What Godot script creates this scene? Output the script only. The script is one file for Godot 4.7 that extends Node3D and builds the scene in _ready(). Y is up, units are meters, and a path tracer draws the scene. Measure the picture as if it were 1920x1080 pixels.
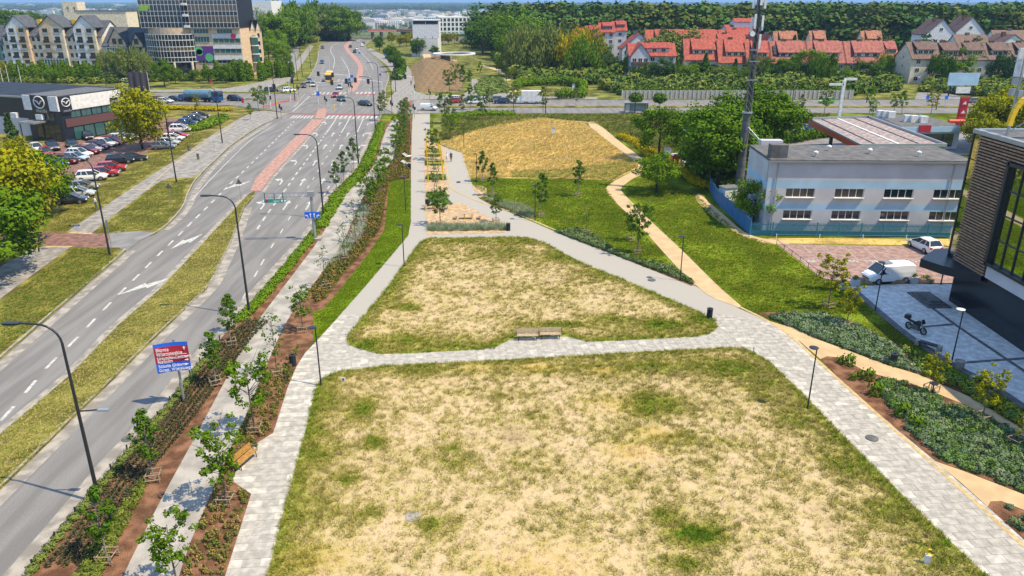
extends Node3D

const FOCAL := 1413.0
const PITCH := 20.9
const EYE := 27.0
const PK := 0.12
var rng := RandomNumberGenerator.new()
var used := {}
var M := {}
var noise_cache := {}

# ---------------------------------------------------------------- mesh builder
class MB:
	var v := PackedVector3Array()
	var n := PackedVector3Array()
	var c := PackedColorArray()
	var u := PackedVector2Array()
	var x := Transform3D()
	var col := Color.WHITE
	var has_col := false
	func tri(a: Vector3, b: Vector3, d: Vector3) -> void:
		a = x * a; b = x * b; d = x * d
		var m := (b - a).cross(d - a).normalized()
		v.append(a); v.append(d); v.append(b)
		for i in 3:
			n.append(m)
			if has_col: c.append(col)
	func quad(a: Vector3, b: Vector3, d: Vector3, e: Vector3) -> void:
		tri(a, b, d); tri(a, d, e)
	func box(o: Vector3, s: Vector3, yaw := 0.0) -> void:
		var t := Transform3D(Basis(Vector3.UP, yaw), o)
		boxt(t, s)
	func boxt(t: Transform3D, s: Vector3) -> void:
		var h := s * 0.5
		var p := []
		for i in 8:
			p.append(t * Vector3(h.x if i & 1 else -h.x, h.y if i & 2 else -h.y, h.z if i & 4 else -h.z))
		quad(p[4], p[5], p[7], p[6]); quad(p[1], p[0], p[2], p[3])
		quad(p[5], p[1], p[3], p[7]); quad(p[0], p[4], p[6], p[2])
		quad(p[6], p[7], p[3], p[2]); quad(p[0], p[1], p[5], p[4])
	func beam(a: Vector3, b: Vector3, w: float, h: float) -> void:
		var d := b - a
		var z := d.normalized()
		var up := Vector3.UP if absf(z.y) < 0.95 else Vector3.RIGHT
		var xx := up.cross(z).normalized()
		boxt(Transform3D(Basis(xx, z.cross(xx), z), (a + b) * 0.5), Vector3(w, h, d.length()))
	func vt(p: Vector3, m: Vector3) -> void:
		v.append(p); n.append(m)
		if has_col: c.append(col)
	func tube(a: Vector3, b: Vector3, r0: float, r1: float, k := 8, caps := true) -> void:
		var z := (b - a).normalized()
		var s := (Vector3.UP if absf(z.y) < 0.9 else Vector3.RIGHT).cross(z).normalized()
		var w := z.cross(s)
		for i in k:
			var a0 := TAU * i / k
			var a1 := TAU * (i + 1) / k
			var d0 := s * cos(a0) + w * sin(a0)
			var d1 := s * cos(a1) + w * sin(a1)
			var p := [a + d0 * r0, a + d1 * r0, b + d1 * r1, b + d0 * r1]
			var m := [x.basis * d0, x.basis * d1, x.basis * d1, x.basis * d0]
			for j in [0, 2, 1, 0, 3, 2]:
				vt(x * p[j], m[j].normalized())
			if caps:
				tri(b, b + d0 * r1, b + d1 * r1)
				tri(a, a + d1 * r0, a + d0 * r0)
	func pipe(pts: Array, r: float, k := 6) -> void:
		for i in pts.size() - 1:
			tube(pts[i], pts[i + 1], r, r, k)
	func lathe(o: Vector3, prof: Array, k := 16) -> void:
		for j in prof.size() - 1:
			var q0: Vector2 = prof[j]
			var q1: Vector2 = prof[j + 1]
			for i in k:
				var a0 := TAU * i / k
				var a1 := TAU * (i + 1) / k
				var e0 := Vector3(cos(a0), 0, -sin(a0))
				var e1 := Vector3(cos(a1), 0, -sin(a1))
				quad(o + e0 * q0.x + Vector3.UP * q0.y, o + e1 * q0.x + Vector3.UP * q0.y, o + e1 * q1.x + Vector3.UP * q1.y, o + e0 * q1.x + Vector3.UP * q1.y)
	func flat(poly: PackedVector2Array, y: float, skirt := 0.0) -> void:
		var p := poly
		if Geometry2D.is_polygon_clockwise(p):
			p = p.duplicate(); p.reverse()
		var t := Geometry2D.triangulate_polygon(p)
		if t.is_empty():
			print("bad polygon ", p.size())
		for i in range(0, t.size(), 3):
			var a := p[t[i]]; var b := p[t[i + 1]]; var d := p[t[i + 2]]
			if (b - a).cross(d - a) > 0.0:
				var k := b; b = d; d = k
			tri(Vector3(a.x, y, a.y), Vector3(b.x, y, b.y), Vector3(d.x, y, d.y))
		if skirt > 0.0:
			for i in p.size():
				var a := p[i]; var b := p[(i + 1) % p.size()]
				quad(Vector3(b.x, y - skirt, b.y), Vector3(a.x, y - skirt, a.y), Vector3(a.x, y, a.y), Vector3(b.x, y, b.y))
	# polygon in the XY plane pushed along Z
	func extrude(poly: Array, z0: float, z1: float) -> void:
		var p := PackedVector2Array(poly)
		if Geometry2D.is_polygon_clockwise(p): p.reverse()
		var t := Geometry2D.triangulate_polygon(p)
		for i in range(0, t.size(), 3):
			var a := p[t[i]]; var b := p[t[i + 1]]; var d := p[t[i + 2]]
			if (b - a).cross(d - a) < 0.0:
				var k := b; b = d; d = k
			tri(Vector3(a.x, a.y, z1), Vector3(b.x, b.y, z1), Vector3(d.x, d.y, z1))
			tri(Vector3(a.x, a.y, z0), Vector3(d.x, d.y, z0), Vector3(b.x, b.y, z0))
		var ccw := not Geometry2D.is_polygon_clockwise(p)
		for i in p.size():
			var a := p[i]; var b := p[(i + 1) % p.size()]
			if ccw: quad(Vector3(a.x, a.y, z0), Vector3(b.x, b.y, z0), Vector3(b.x, b.y, z1), Vector3(a.x, a.y, z1))
			else: quad(Vector3(b.x, b.y, z0), Vector3(a.x, a.y, z0), Vector3(a.x, a.y, z1), Vector3(b.x, b.y, z1))
	func done() -> ArrayMesh:
		var m := ArrayMesh.new()
		if v.is_empty(): return m
		var a := []
		a.resize(Mesh.ARRAY_MAX)
		a[Mesh.ARRAY_VERTEX] = v
		a[Mesh.ARRAY_NORMAL] = n
		if has_col: a[Mesh.ARRAY_COLOR] = c
		if u.size() == v.size(): a[Mesh.ARRAY_TEX_UV] = u
		m.add_surface_from_arrays(Mesh.PRIMITIVE_TRIANGLES, a)
		return m

# ---------------------------------------------------------------- scene helpers
func G(px: float, py: float, h := 0.0) -> Vector3:
	var s := sin(deg_to_rad(PITCH))
	var k := cos(deg_to_rad(PITCH))
	var a := (px - 960.0) / FOCAL
	var b := (py - 540.0) / FOCAL
	var t := (h - EYE) / -(s + b * k)
	return Vector3(a * t, h, -(k - b * s) * t)

func lin(r: float, g: float, b: float) -> Color:
	return Color(r, g, b).linear_to_srgb()

func nodename(o: Node, called: String, parent: Node) -> void:
	o.name = called
	if parent == self:
		var k: int = used.get(called, 0)
		used[called] = k + 1
		if k > 0: o.name = "%s_%03d" % [called, k]
		parent.add_child(o)
	else:
		parent.add_child(o, true)

func tag(o: Node, label: String, category := "", group := "", kind := "") -> Node:
	if label: o.set_meta("label", label)
	if category: o.set_meta("category", category)
	if group: o.set_meta("group", group)
	if kind: o.set_meta("kind", kind)
	return o

func inst(mesh: Mesh, called: String, mat: Material, parent: Node = self) -> MeshInstance3D:
	var o := MeshInstance3D.new()
	o.mesh = mesh
	if mat: o.material_override = mat
	nodename(o, called, parent)
	return o

func part(b: MB, called: String, mat: Material, parent: Node = self) -> MeshInstance3D:
	return inst(b.done(), called, mat, parent)

func thing(called: String, label: String, category: String, at: Vector3, yaw := 0.0, group := "") -> Node3D:
	var o := Node3D.new()
	nodename(o, called, self)
	o.position = at
	o.rotation.y = yaw
	tag(o, label, category, group)
	return o

func copy(src: Node3D, label: String, at: Vector3, yaw := 0.0, sc := 1.0, group := "") -> Node3D:
	var o: Node3D = src.duplicate()
	nodename(o, str(src.get_meta("called", src.name)), self)
	o.position = at
	o.rotation = Vector3(0, yaw, 0)
	o.scale = Vector3.ONE * sc
	if label: o.set_meta("label", label)
	if group: o.set_meta("group", group)
	return o

func noise_tex(freq: float, oct: int, lo: float, hi: float, sd: int, size := 512, normal := false, kind := FastNoiseLite.TYPE_SIMPLEX_SMOOTH) -> NoiseTexture2D:
	var key := [freq, oct, lo, hi, sd, size, normal, kind]
	if noise_cache.has(key): return noise_cache[key]
	var f := FastNoiseLite.new()
	f.noise_type = kind
	f.frequency = freq
	f.fractal_octaves = oct
	f.seed = sd
	var t := NoiseTexture2D.new()
	t.width = size; t.height = size
	t.seamless = true
	t.noise = f
	if normal:
		t.as_normal_map = true
		t.bump_strength = 6.0
	else:
		var g := Gradient.new()
		g.set_color(0, Color(lo, lo, lo)); g.set_color(1, Color(hi, hi, hi))
		g.set_offset(0, 0.25); g.set_offset(1, 0.75)
		t.color_ramp = g
	noise_cache[key] = t
	return t

func mat(c: Color, rough := 0.85, metal := 0.0) -> StandardMaterial3D:
	var m := StandardMaterial3D.new()
	m.albedo_color = c
	m.roughness = rough
	m.metallic = metal
	return m

# a surface with fine grain (fine metres per tile) and broad patches (coarse metres per tile)
func grain(c: Color, fine: float, amt: float, coarse := 0.0, camt := 0.3, rough := 0.9, bump := 0.0) -> StandardMaterial3D:
	var m := mat(c, rough)
	m.albedo_texture = noise_tex(0.03, 5, 1.0 - amt, 1.0, 3)
	m.uv1_triplanar = true
	m.uv1_world_triplanar = true
	m.uv1_scale = Vector3.ONE / fine
	if coarse > 0.0:
		m.detail_enabled = true
		m.detail_blend_mode = BaseMaterial3D.BLEND_MODE_MUL
		m.detail_albedo = noise_tex(0.012, 4, 1.0 - camt, 1.0, 8)
		m.detail_uv_layer = BaseMaterial3D.DETAIL_UV_2
		m.uv2_triplanar = true
		m.uv2_world_triplanar = true
		m.uv2_scale = Vector3.ONE / coarse
	if bump > 0.0:
		m.heightmap_enabled = true
		m.heightmap_texture = noise_tex(0.05, 4, 0.0, 1.0, 5)
		m.heightmap_scale = bump
	return m

func ramp_tex(freq: float, oct: int, sd: int, stops: Array, size := 1024) -> NoiseTexture2D:
	var f := FastNoiseLite.new()
	f.noise_type = FastNoiseLite.TYPE_SIMPLEX_SMOOTH
	f.frequency = freq; f.fractal_octaves = oct; f.seed = sd
	var t := NoiseTexture2D.new()
	t.width = size; t.height = size; t.seamless = true; t.noise = f
	var g := Gradient.new()
	var offs := PackedFloat32Array(); var cols := PackedColorArray()
	for s in stops:
		offs.append(s[0]); cols.append(s[1])
	g.offsets = offs; g.colors = cols
	t.color_ramp = g
	return t

func ramped(t: Texture2D, metres: float, coarse := 0.0, camt := 0.3, bump := 0.0) -> StandardMaterial3D:
	var m := grain(Color.WHITE, metres, 0.0, coarse, camt, 0.95, bump)
	m.albedo_texture = t
	return m

func pts(px: Array, h: float) -> PackedVector2Array:
	var p := PackedVector2Array()
	for i in range(0, px.size(), 2):
		var q := G(px[i], px[i + 1], h)
		p.append(Vector2(q.x, q.z))
	return p

func chaikin(p: PackedVector2Array, k := 2) -> PackedVector2Array:
	for j in k:
		var q := PackedVector2Array()
		for i in p.size():
			var a := p[i]; var b := p[(i + 1) % p.size()]
			q.append(a.lerp(b, 0.2)); q.append(a.lerp(b, 0.8))
		p = q
	return p

func sheet(called: String, px: Array, y: float, m: Material, soft := 0, skirt := 0.2, parent: Node = self) -> MeshInstance3D:
	var p := pts(px, y)
	if soft > 0: p = chaikin(p, soft)
	var b := MB.new()
	b.flat(p, y, skirt)
	var o := part(b, called, m, parent)
	if parent == self: o.set_meta("kind", "structure")
	return o

# a band of given width in metres along a line of pixels on the ground
func line3(px: Array, h: float, step := 0.0) -> PackedVector3Array:
	var p := PackedVector3Array()
	for i in range(0, px.size(), 2):
		p.append(G(px[i], px[i + 1], h))
	if step <= 0.0: return p
	var cv := Curve3D.new()
	cv.bake_interval = 0.2
	for i in p.size():
		var t := (p[mini(i + 1, p.size() - 1)] - p[maxi(i - 1, 0)]) / 6.0
		var li := minf(t.length(), (p[i] - p[maxi(i - 1, 0)]).length() * 0.33) if i > 0 else 0.0
		var lo := minf(t.length(), (p[mini(i + 1, p.size() - 1)] - p[i]).length() * 0.33)
		cv.add_point(p[i], -t.normalized() * li, t.normalized() * lo)
	var n := maxi(int(cv.get_baked_length() / step), 1)
	var q := PackedVector3Array()
	for i in n + 1:
		q.append(cv.sample_baked(cv.get_baked_length() * i / n))
	return q

func band(b: MB, p: PackedVector3Array, w: float, hgt: float, shift := 0.0) -> void:
	for i in p.size() - 1:
		var d := (p[i + 1] - p[i]).normalized()
		var d0 := (p[i + 1] - p[maxi(i - 1, 0)]).normalized()
		var d1 := (p[mini(i + 2, p.size() - 1)] - p[i]).normalized()
		var s0 := Vector3(-d0.z, 0, d0.x); var s1 := Vector3(-d1.z, 0, d1.x)
		var a := p[i] + s0 * (shift - w / 2); var e := p[i] + s0 * (shift + w / 2)
		var f := p[i + 1] + s1 * (shift - w / 2); var g := p[i + 1] + s1 * (shift + w / 2)
		var up := Vector3.UP * hgt
		b.quad(a + up, e + up, g + up, f + up)
		if hgt > 0.0:
			b.quad(a, a + up, f + up, f); b.quad(e + up, e, g, g + up)
		if hgt > 0.05 and i == 0: b.quad(a, e, e + up, a + up)

func ribbon(called: String, px: Array, w: float, y: float, hgt: float, m: Material, step := 2.0, shift := 0.0, parent: Node = self) -> MeshInstance3D:
	var b := MB.new()
	band(b, line3(px, y, step), w, hgt, shift)
	var o := part(b, called, m, parent)
	if parent == self: o.set_meta("kind", "structure")
	return o

# ---------------------------------------------------------------- scene
func _ready() -> void:
	var cam := Camera3D.new()
	cam.name = "camera"
	cam.position = Vector3(0, EYE, 0)
	cam.rotation_degrees = Vector3(-PITCH, 0, 0)
	cam.fov = rad_to_deg(2.0 * atan(540.0 / FOCAL))
	cam.near = 0.5
	cam.far = 60000.0
	cam.current = true
	add_child(cam)
	var sky := ProceduralSkyMaterial.new()
	sky.sky_top_color = Color(.40, .50, .64)
	sky.sky_horizon_color = Color(.66, .735, .80)
	sky.sky_curve = .12
	sky.ground_horizon_color = Color(.5, .62, .72)
	sky.ground_bottom_color = Color(.3, .3, .28)
	sky.sky_energy_multiplier = 1.4
	var env := Environment.new()
	env.background_mode = Environment.BG_SKY
	env.sky = Sky.new()
	env.sky.sky_material = sky
	env.tonemap_mode = Environment.TONE_MAPPER_LINEAR
	env.tonemap_exposure = 1.42
	env.sdfgi_enabled = true
	env.ssao_enabled = true
	env.ssil_enabled = true
	env.fog_enabled = true
	env.fog_density = 0.0001
	env.fog_light_color = Color(.62, .78, .95)
	var we := WorldEnvironment.new()
	we.name = "environment"
	we.environment = env
	add_child(we)
	var sun := DirectionalLight3D.new()
	sun.name = "sun"
	sun.light_energy = 1.58
	sun.light_color = Color(1.0, .93, .80)
	sun.light_angular_distance = .5
	sun.shadow_enabled = true
	add_child(sun)
	sun.look_at_from_position(Vector3(1.0, tan(deg_to_rad(58.5)) * 1.06, .36), Vector3.ZERO)
	var t0 := Time.get_ticks_msec()
	make_materials()
	make_ground()
	make_markings()
	make_meadows()
	print("ground ", Time.get_ticks_msec() - t0)
	make_slabs()
	print("slabs ", Time.get_ticks_msec() - t0)
	make_buildings()
	make_far_town()
	print("buildings ", Time.get_ticks_msec() - t0)
	make_vehicles()
	make_furniture()
	make_people()
	print("objects ", Time.get_ticks_msec() - t0)
	make_plants()
	print("plants ", Time.get_ticks_msec() - t0)

# ---------------------------------------------------------------- materials
func make_materials() -> void:
	M.asphalt = grain(lin(.215, .206, .197), 1.6, .10, 29.0, .12, .9)
	M.asphalt.uv2_scale = Vector3(1.0 / 9.0, 1.0 / 9.0, 1.0 / 95.0)
	M.asphalt2 = grain(lin(.25, .245, .245), 1.1, .1, 19.0, .14, .9)
	M.gutter = grain(lin(.44, .40, .345), .9, .2, 9.0, .22, .9)
	M.kerb = grain(lin(.47, .44, .39), .7, .22, 5.0, .2, .9)
	M.cycle = grain(lin(.42, .39, .345), 1.2, .12, 12.0, .16, .9)
	M.pave = grain(lin(.40, .375, .34), .8, .25, 9.0, .2, .9)
	M.joint = grain(lin(.42, .392, .345), .8, .2, 0.0, .2, .95)
	M.slabs = []
	for k in [.43, .445, .45, .465, .56, .435]:
		M.slabs.append(grain(lin(k, k * .94, k * .83), .8, .08, 4.0, .14, .88))
	M.gravel = grain(lin(.58, .41, .225), .35, .1, 11.0, .08, .95)
	M.sandpave = grain(lin(.60, .42, .24), .5, .14, 5.0, .2, .95)
	M.tactile = grain(lin(.62, .45, .22), .4, .15, 3.0, .15, .9)
	M.redpave = grain(lin(.36, .19, .15), .6, .3, 6.0, .25, .9)
	M.pink = grain(lin(.58, .33, .26), .5, .22, 5.0, .2, .9)
	M.redpaint = grain(lin(.5, .09, .07), .5, .2, 4.0, .25, .8)
	M.paint = grain(lin(.78, .77, .73), .5, .3, 3.0, .2, .8)
	M.brick = grain(lin(.45, .29, .25), .6, .22, 6.0, .18, .9)
	M.bayline = grain(lin(.58, .46, .42), .6, .2, 3.0, .2, .9)
	M.granite = grain(lin(.74, .74, .73), .5, .16, 5.0, .14, .8)
	M.granite_dark = grain(lin(.16, .16, .165), .5, .2, 5.0, .2, .8)
	M.mulch = ramped(ramp_tex(.06, 4, 21, [[.25, lin(.10, .045, .024)], [.45, lin(.20, .095, .055)], [.62, lin(.31, .16, .095)], [.8, lin(.46, .29, .18)]]), 2.2, 9.0, .3, 2.0)
	M.bed = ramped(ramp_tex(.05, 4, 22, [[.25, lin(.07, .05, .018)], [.45, lin(.13, .09, .03)], [.6, lin(.19, .12, .045)], [.8, lin(.12, .15, .03)]]), 2.6, 9.0, .3, 2.0)
	M.lawn = ramped(ramp_tex(.035, 5, 23, [[.28, lin(.065, .14, .003)], [.45, lin(.105, .18, .004)], [.56, lin(.17, .21, .011)], [.72, lin(.34, .29, .07)]]), 8.5, 47.0, .35, 1.5)
	M.lush = ramped(ramp_tex(.03, 5, 24, [[.28, lin(.075, .16, .002)], [.45, lin(.11, .20, .003)], [.6, lin(.15, .22, .006)], [.75, lin(.25, .24, .03)]]), 6.0, 23.0, .25, 1.5)
	M.verge = ramped(ramp_tex(.035, 5, 25, [[.25, lin(.10, .14, .02)], [.42, lin(.20, .19, .045)], [.58, lin(.30, .25, .075)], [.78, lin(.40, .31, .13)]]), 5.0, 27.0, .35, 1.5)
	M.golden = ramped(ramp_tex(.02, 5, 26, [[.25, lin(.34, .28, .06)], [.40, lin(.55, .40, .12)], [.55, lin(.62, .43, .17)], [.70, lin(.54, .36, .15)], [.85, lin(.42, .36, .08)]]), 16.0, 53.0, .3, 2.0)
	M.wild = ramped(ramp_tex(.03, 5, 27, [[.25, lin(.06, .11, .02)], [.42, lin(.14, .18, .035)], [.58, lin(.24, .24, .06)], [.78, lin(.38, .30, .11)]]), 12.0, 41.0, .35, 2.0)
	M.far = ramped(ramp_tex(.02, 5, 28, [[.25, lin(.05, .09, .03)], [.5, lin(.12, .15, .05)], [.75, lin(.25, .24, .13)]]), 180.0, 900.0, .3)
	M.dark = mat(lin(.02, .022, .026), .45)
	M.pole = mat(lin(.028, .032, .04), .4, .3)
	M.galv = mat(lin(.36, .38, .40), .4, .6)
	M.white = grain(lin(.78, .78, .77), 1.5, .08, 6.0, .1, .7)
	M.glass = mat(lin(.015, .022, .03), .06)
	M.glass.metallic_specular = .8
	M.glass_green = mat(lin(.03, .10, .10), .08)
	M.glass_green.metallic_specular = .7
	M.glass_brown = mat(lin(.09, .065, .035), .08)
	M.glass_brown.metallic_specular = .7
	M.mirror = mat(lin(.42, .5, .45), .03, 1.0)
	M.tyre = mat(lin(.015, .015, .016), .9)
	M.rim = mat(lin(.35, .36, .38), .35, .8)
	M.lamp_white = mat(lin(.8, .8, .8), .25)
	M.lamp_red = mat(lin(.45, .01, .01), .25)
	M.yellow = mat(lin(.75, .46, .01), .5)
	M.wood = grain(lin(.70, .54, .36), .3, .3, 1.5, .2, .7)
	M.stake = grain(lin(.50, .37, .24), .3, .3, 1.5, .2, .85)
	M.bark = grain(lin(.30, .24, .18), .3, .4, 1.0, .3, .95)
	M.bark_dark = grain(lin(.08, .06, .045), .4, .4, 1.0, .3, .95)
	M.birch = grain(lin(.6, .57, .52), .3, .5, 1.0, .3, .9)
	M.leaves = []
	for k in [[.095, .175, .010], [.135, .23, .014], [.068, .135, .012], [.24, .25, .010], [.16, .20, .05], [.052, .10, .03], [.42, .35, .008], [.17, .2, .12]]:
		var m := mat(lin(k[0], k[1], k[2]), .75)
		m.vertex_color_use_as_albedo = true
		m.backlight_enabled = true
		m.backlight = lin(k[0] * .9, k[1] * .9, k[2] * .3)
		M.leaves.append(m)
	M.tuft = mat(Color.WHITE, .9)
	M.tuft.vertex_color_use_as_albedo = true
	M.tuft.backlight_enabled = true
	M.tuft.backlight = lin(.08, .08, .02)
	for k in [M.mulch, M.bed, M.lawn, M.lush, M.verge, M.golden, M.wild, M.far, M.tuft] + M.leaves: k.metallic_specular = .12
	M.red_roof = grain(lin(.55, .085, .045), 1.0, .25, 8.0, .3, .7)
	M.red_roof2 = grain(lin(.47, .11, .08), 1.0, .25, 8.0, .3, .7)
	M.orange_roof = grain(lin(.50, .17, .085), 1.0, .25, 8.0, .3, .7)
	M.brown_roof = grain(lin(.19, .10, .075), 1.0, .25, 8.0, .3, .7)
	M.grey_roof = grain(lin(.11, .12, .145), 1.0, .2, 9.0, .25, .7)
	M.felt = grain(lin(.17, .165, .165), 1.2, .2, 9.0, .2, .9)
	M.cream = grain(lin(.74, .65, .50), 1.5, .08, 9.0, .1, .9)
	M.peach = grain(lin(.72, .53, .34), 1.5, .08, 9.0, .1, .9)
	M.bluegrey = grain(lin(.54, .53, .56), 1.2, .05, 23.0, .06, .85)
	M.skyblue = grain(lin(.38, .56, .71), 1.2, .05, 23.0, .06, .85)
	M.bluefence = mat(lin(.015, .12, .30), .6)
	M.tealfence = mat(lin(.02, .16, .25), .6)
	M.navy = mat(lin(.012, .018, .03), .35)
	M.panel = mat(lin(.02, .024, .034), .55)
	M.panel.metallic_specular = .25
	M.signblue = mat(lin(.01, .12, .62), .5)
	M.signred = mat(lin(.38, .012, .03), .5)
	M.signgreen = mat(lin(.01, .26, .22), .5)
	M.earth = grain(lin(.36, .225, .085), 2.0, .3, 13.0, .3, .95)
	M.skin = mat(lin(.5, .32, .24), .7)

# ---------------------------------------------------------------- ground
const ROAD_LEFT := [-330, 960, 0, 672, 75, 607, 150, 543, 215, 487, 236, 468, 262, 448, 290, 438, 310, 425, 330, 405, 345, 385, 352, 365, 365, 340, 385, 318, 430, 275, 470, 247, 505, 226, 540, 212]
const ROAD_RIGHT := [-60, 1200, 30, 1098, 56, 1067, 104, 1010, 145, 960, 172, 927, 217, 870, 240, 846, 270, 812, 310, 765, 352, 706, 390, 661, 425, 622, 450, 592, 495, 540, 555, 472, 585, 437, 607, 400, 627, 362, 668, 318, 690, 280, 702, 247, 711, 225, 716, 213]
const NORTH_LEFT := [556, 176, 572, 156, 588, 132, 596, 112, 598, 96, 603, 82, 622, 75, 652, 73]
const NORTH_RIGHT := [722, 186, 722, 166, 728, 146, 722, 130, 706, 111, 691, 96, 684, 86, 690, 79, 700, 73]
const MEADOW_A := [455, 1250, 502, 1078, 525, 985, 572, 812, 590, 735, 597, 716, 612, 705, 640, 695, 720, 686, 960, 674, 1200, 660, 1370, 651, 1395, 652, 1417, 662, 1440, 676, 1500, 732, 1574, 810, 1747, 982, 1850, 1080, 2020, 1250]
const MEADOW_B := [650, 637, 653, 627, 667, 610, 726, 540, 775, 470, 790, 452, 805, 446, 960, 444, 990, 445, 1022, 455, 1085, 490, 1208, 540, 1320, 588, 1341, 601, 1345, 613, 1332, 625, 1305, 631, 1102, 641, 1060, 629, 958, 634, 925, 654, 720, 664, 697, 660, 670, 652, 655, 646]
const PLAZA := [380, 1250, 422, 1080, 471, 926, 437, 903, 438, 892, 455, 862, 470, 838, 512, 812, 540, 725, 556, 687, 572, 662, 590, 643, 682, 540, 765, 442, 770, 417, 771, 270, 774, 214, 806, 214, 806, 275, 827, 273, 867, 287, 884, 342, 898, 372, 922, 385, 960, 400, 1042, 435, 1305, 537, 1385, 578, 1440, 602, 1490, 632, 1540, 680, 1600, 735, 1690, 812, 1760, 870, 1860, 958, 1920, 1012, 2060, 1130, 2200, 1250]
const CYCLE := [180, 1200, 230, 1080, 297, 945, 372, 808, 480, 605, 530, 540, 602, 445, 635, 380, 657, 352, 700, 315, 712, 282, 717, 262, 725, 240, 734, 228, 746, 221, 749, 228, 742, 262, 740, 285, 735, 302, 702, 337, 676, 380, 640, 462, 582, 540, 537, 600, 497, 690, 465, 770, 440, 822, 410, 892, 357, 1015, 335, 1080, 305, 1200]
const GRAVEL := [1098, 231, 1147, 271, 1180, 293, 1196, 308, 1196, 316, 1175, 327, 1150, 340, 1136, 351, 1138, 362, 1160, 385, 1190, 412, 1270, 502, 1302, 532, 1330, 556, 1400, 582, 1350, 540, 1277, 467, 1210, 405, 1168, 362, 1163, 352, 1185, 335, 1216, 321, 1218, 312, 1200, 293, 1170, 272, 1122, 232]
const BED_STRIP := [335, 1080, 357, 1015, 410, 892, 440, 822, 465, 770, 497, 690, 537, 600, 582, 540, 640, 462, 676, 380, 702, 337, 735, 302, 742, 262, 749, 228, 752, 216, 773, 216, 770, 336, 731, 342, 726, 382, 721, 430, 690, 478, 640, 540, 605, 582, 587, 642, 572, 662, 556, 687, 540, 725, 512, 812, 470, 838, 455, 862, 438, 892, 437, 903, 471, 926, 422, 1080, 380, 1250, 270, 1250]

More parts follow.
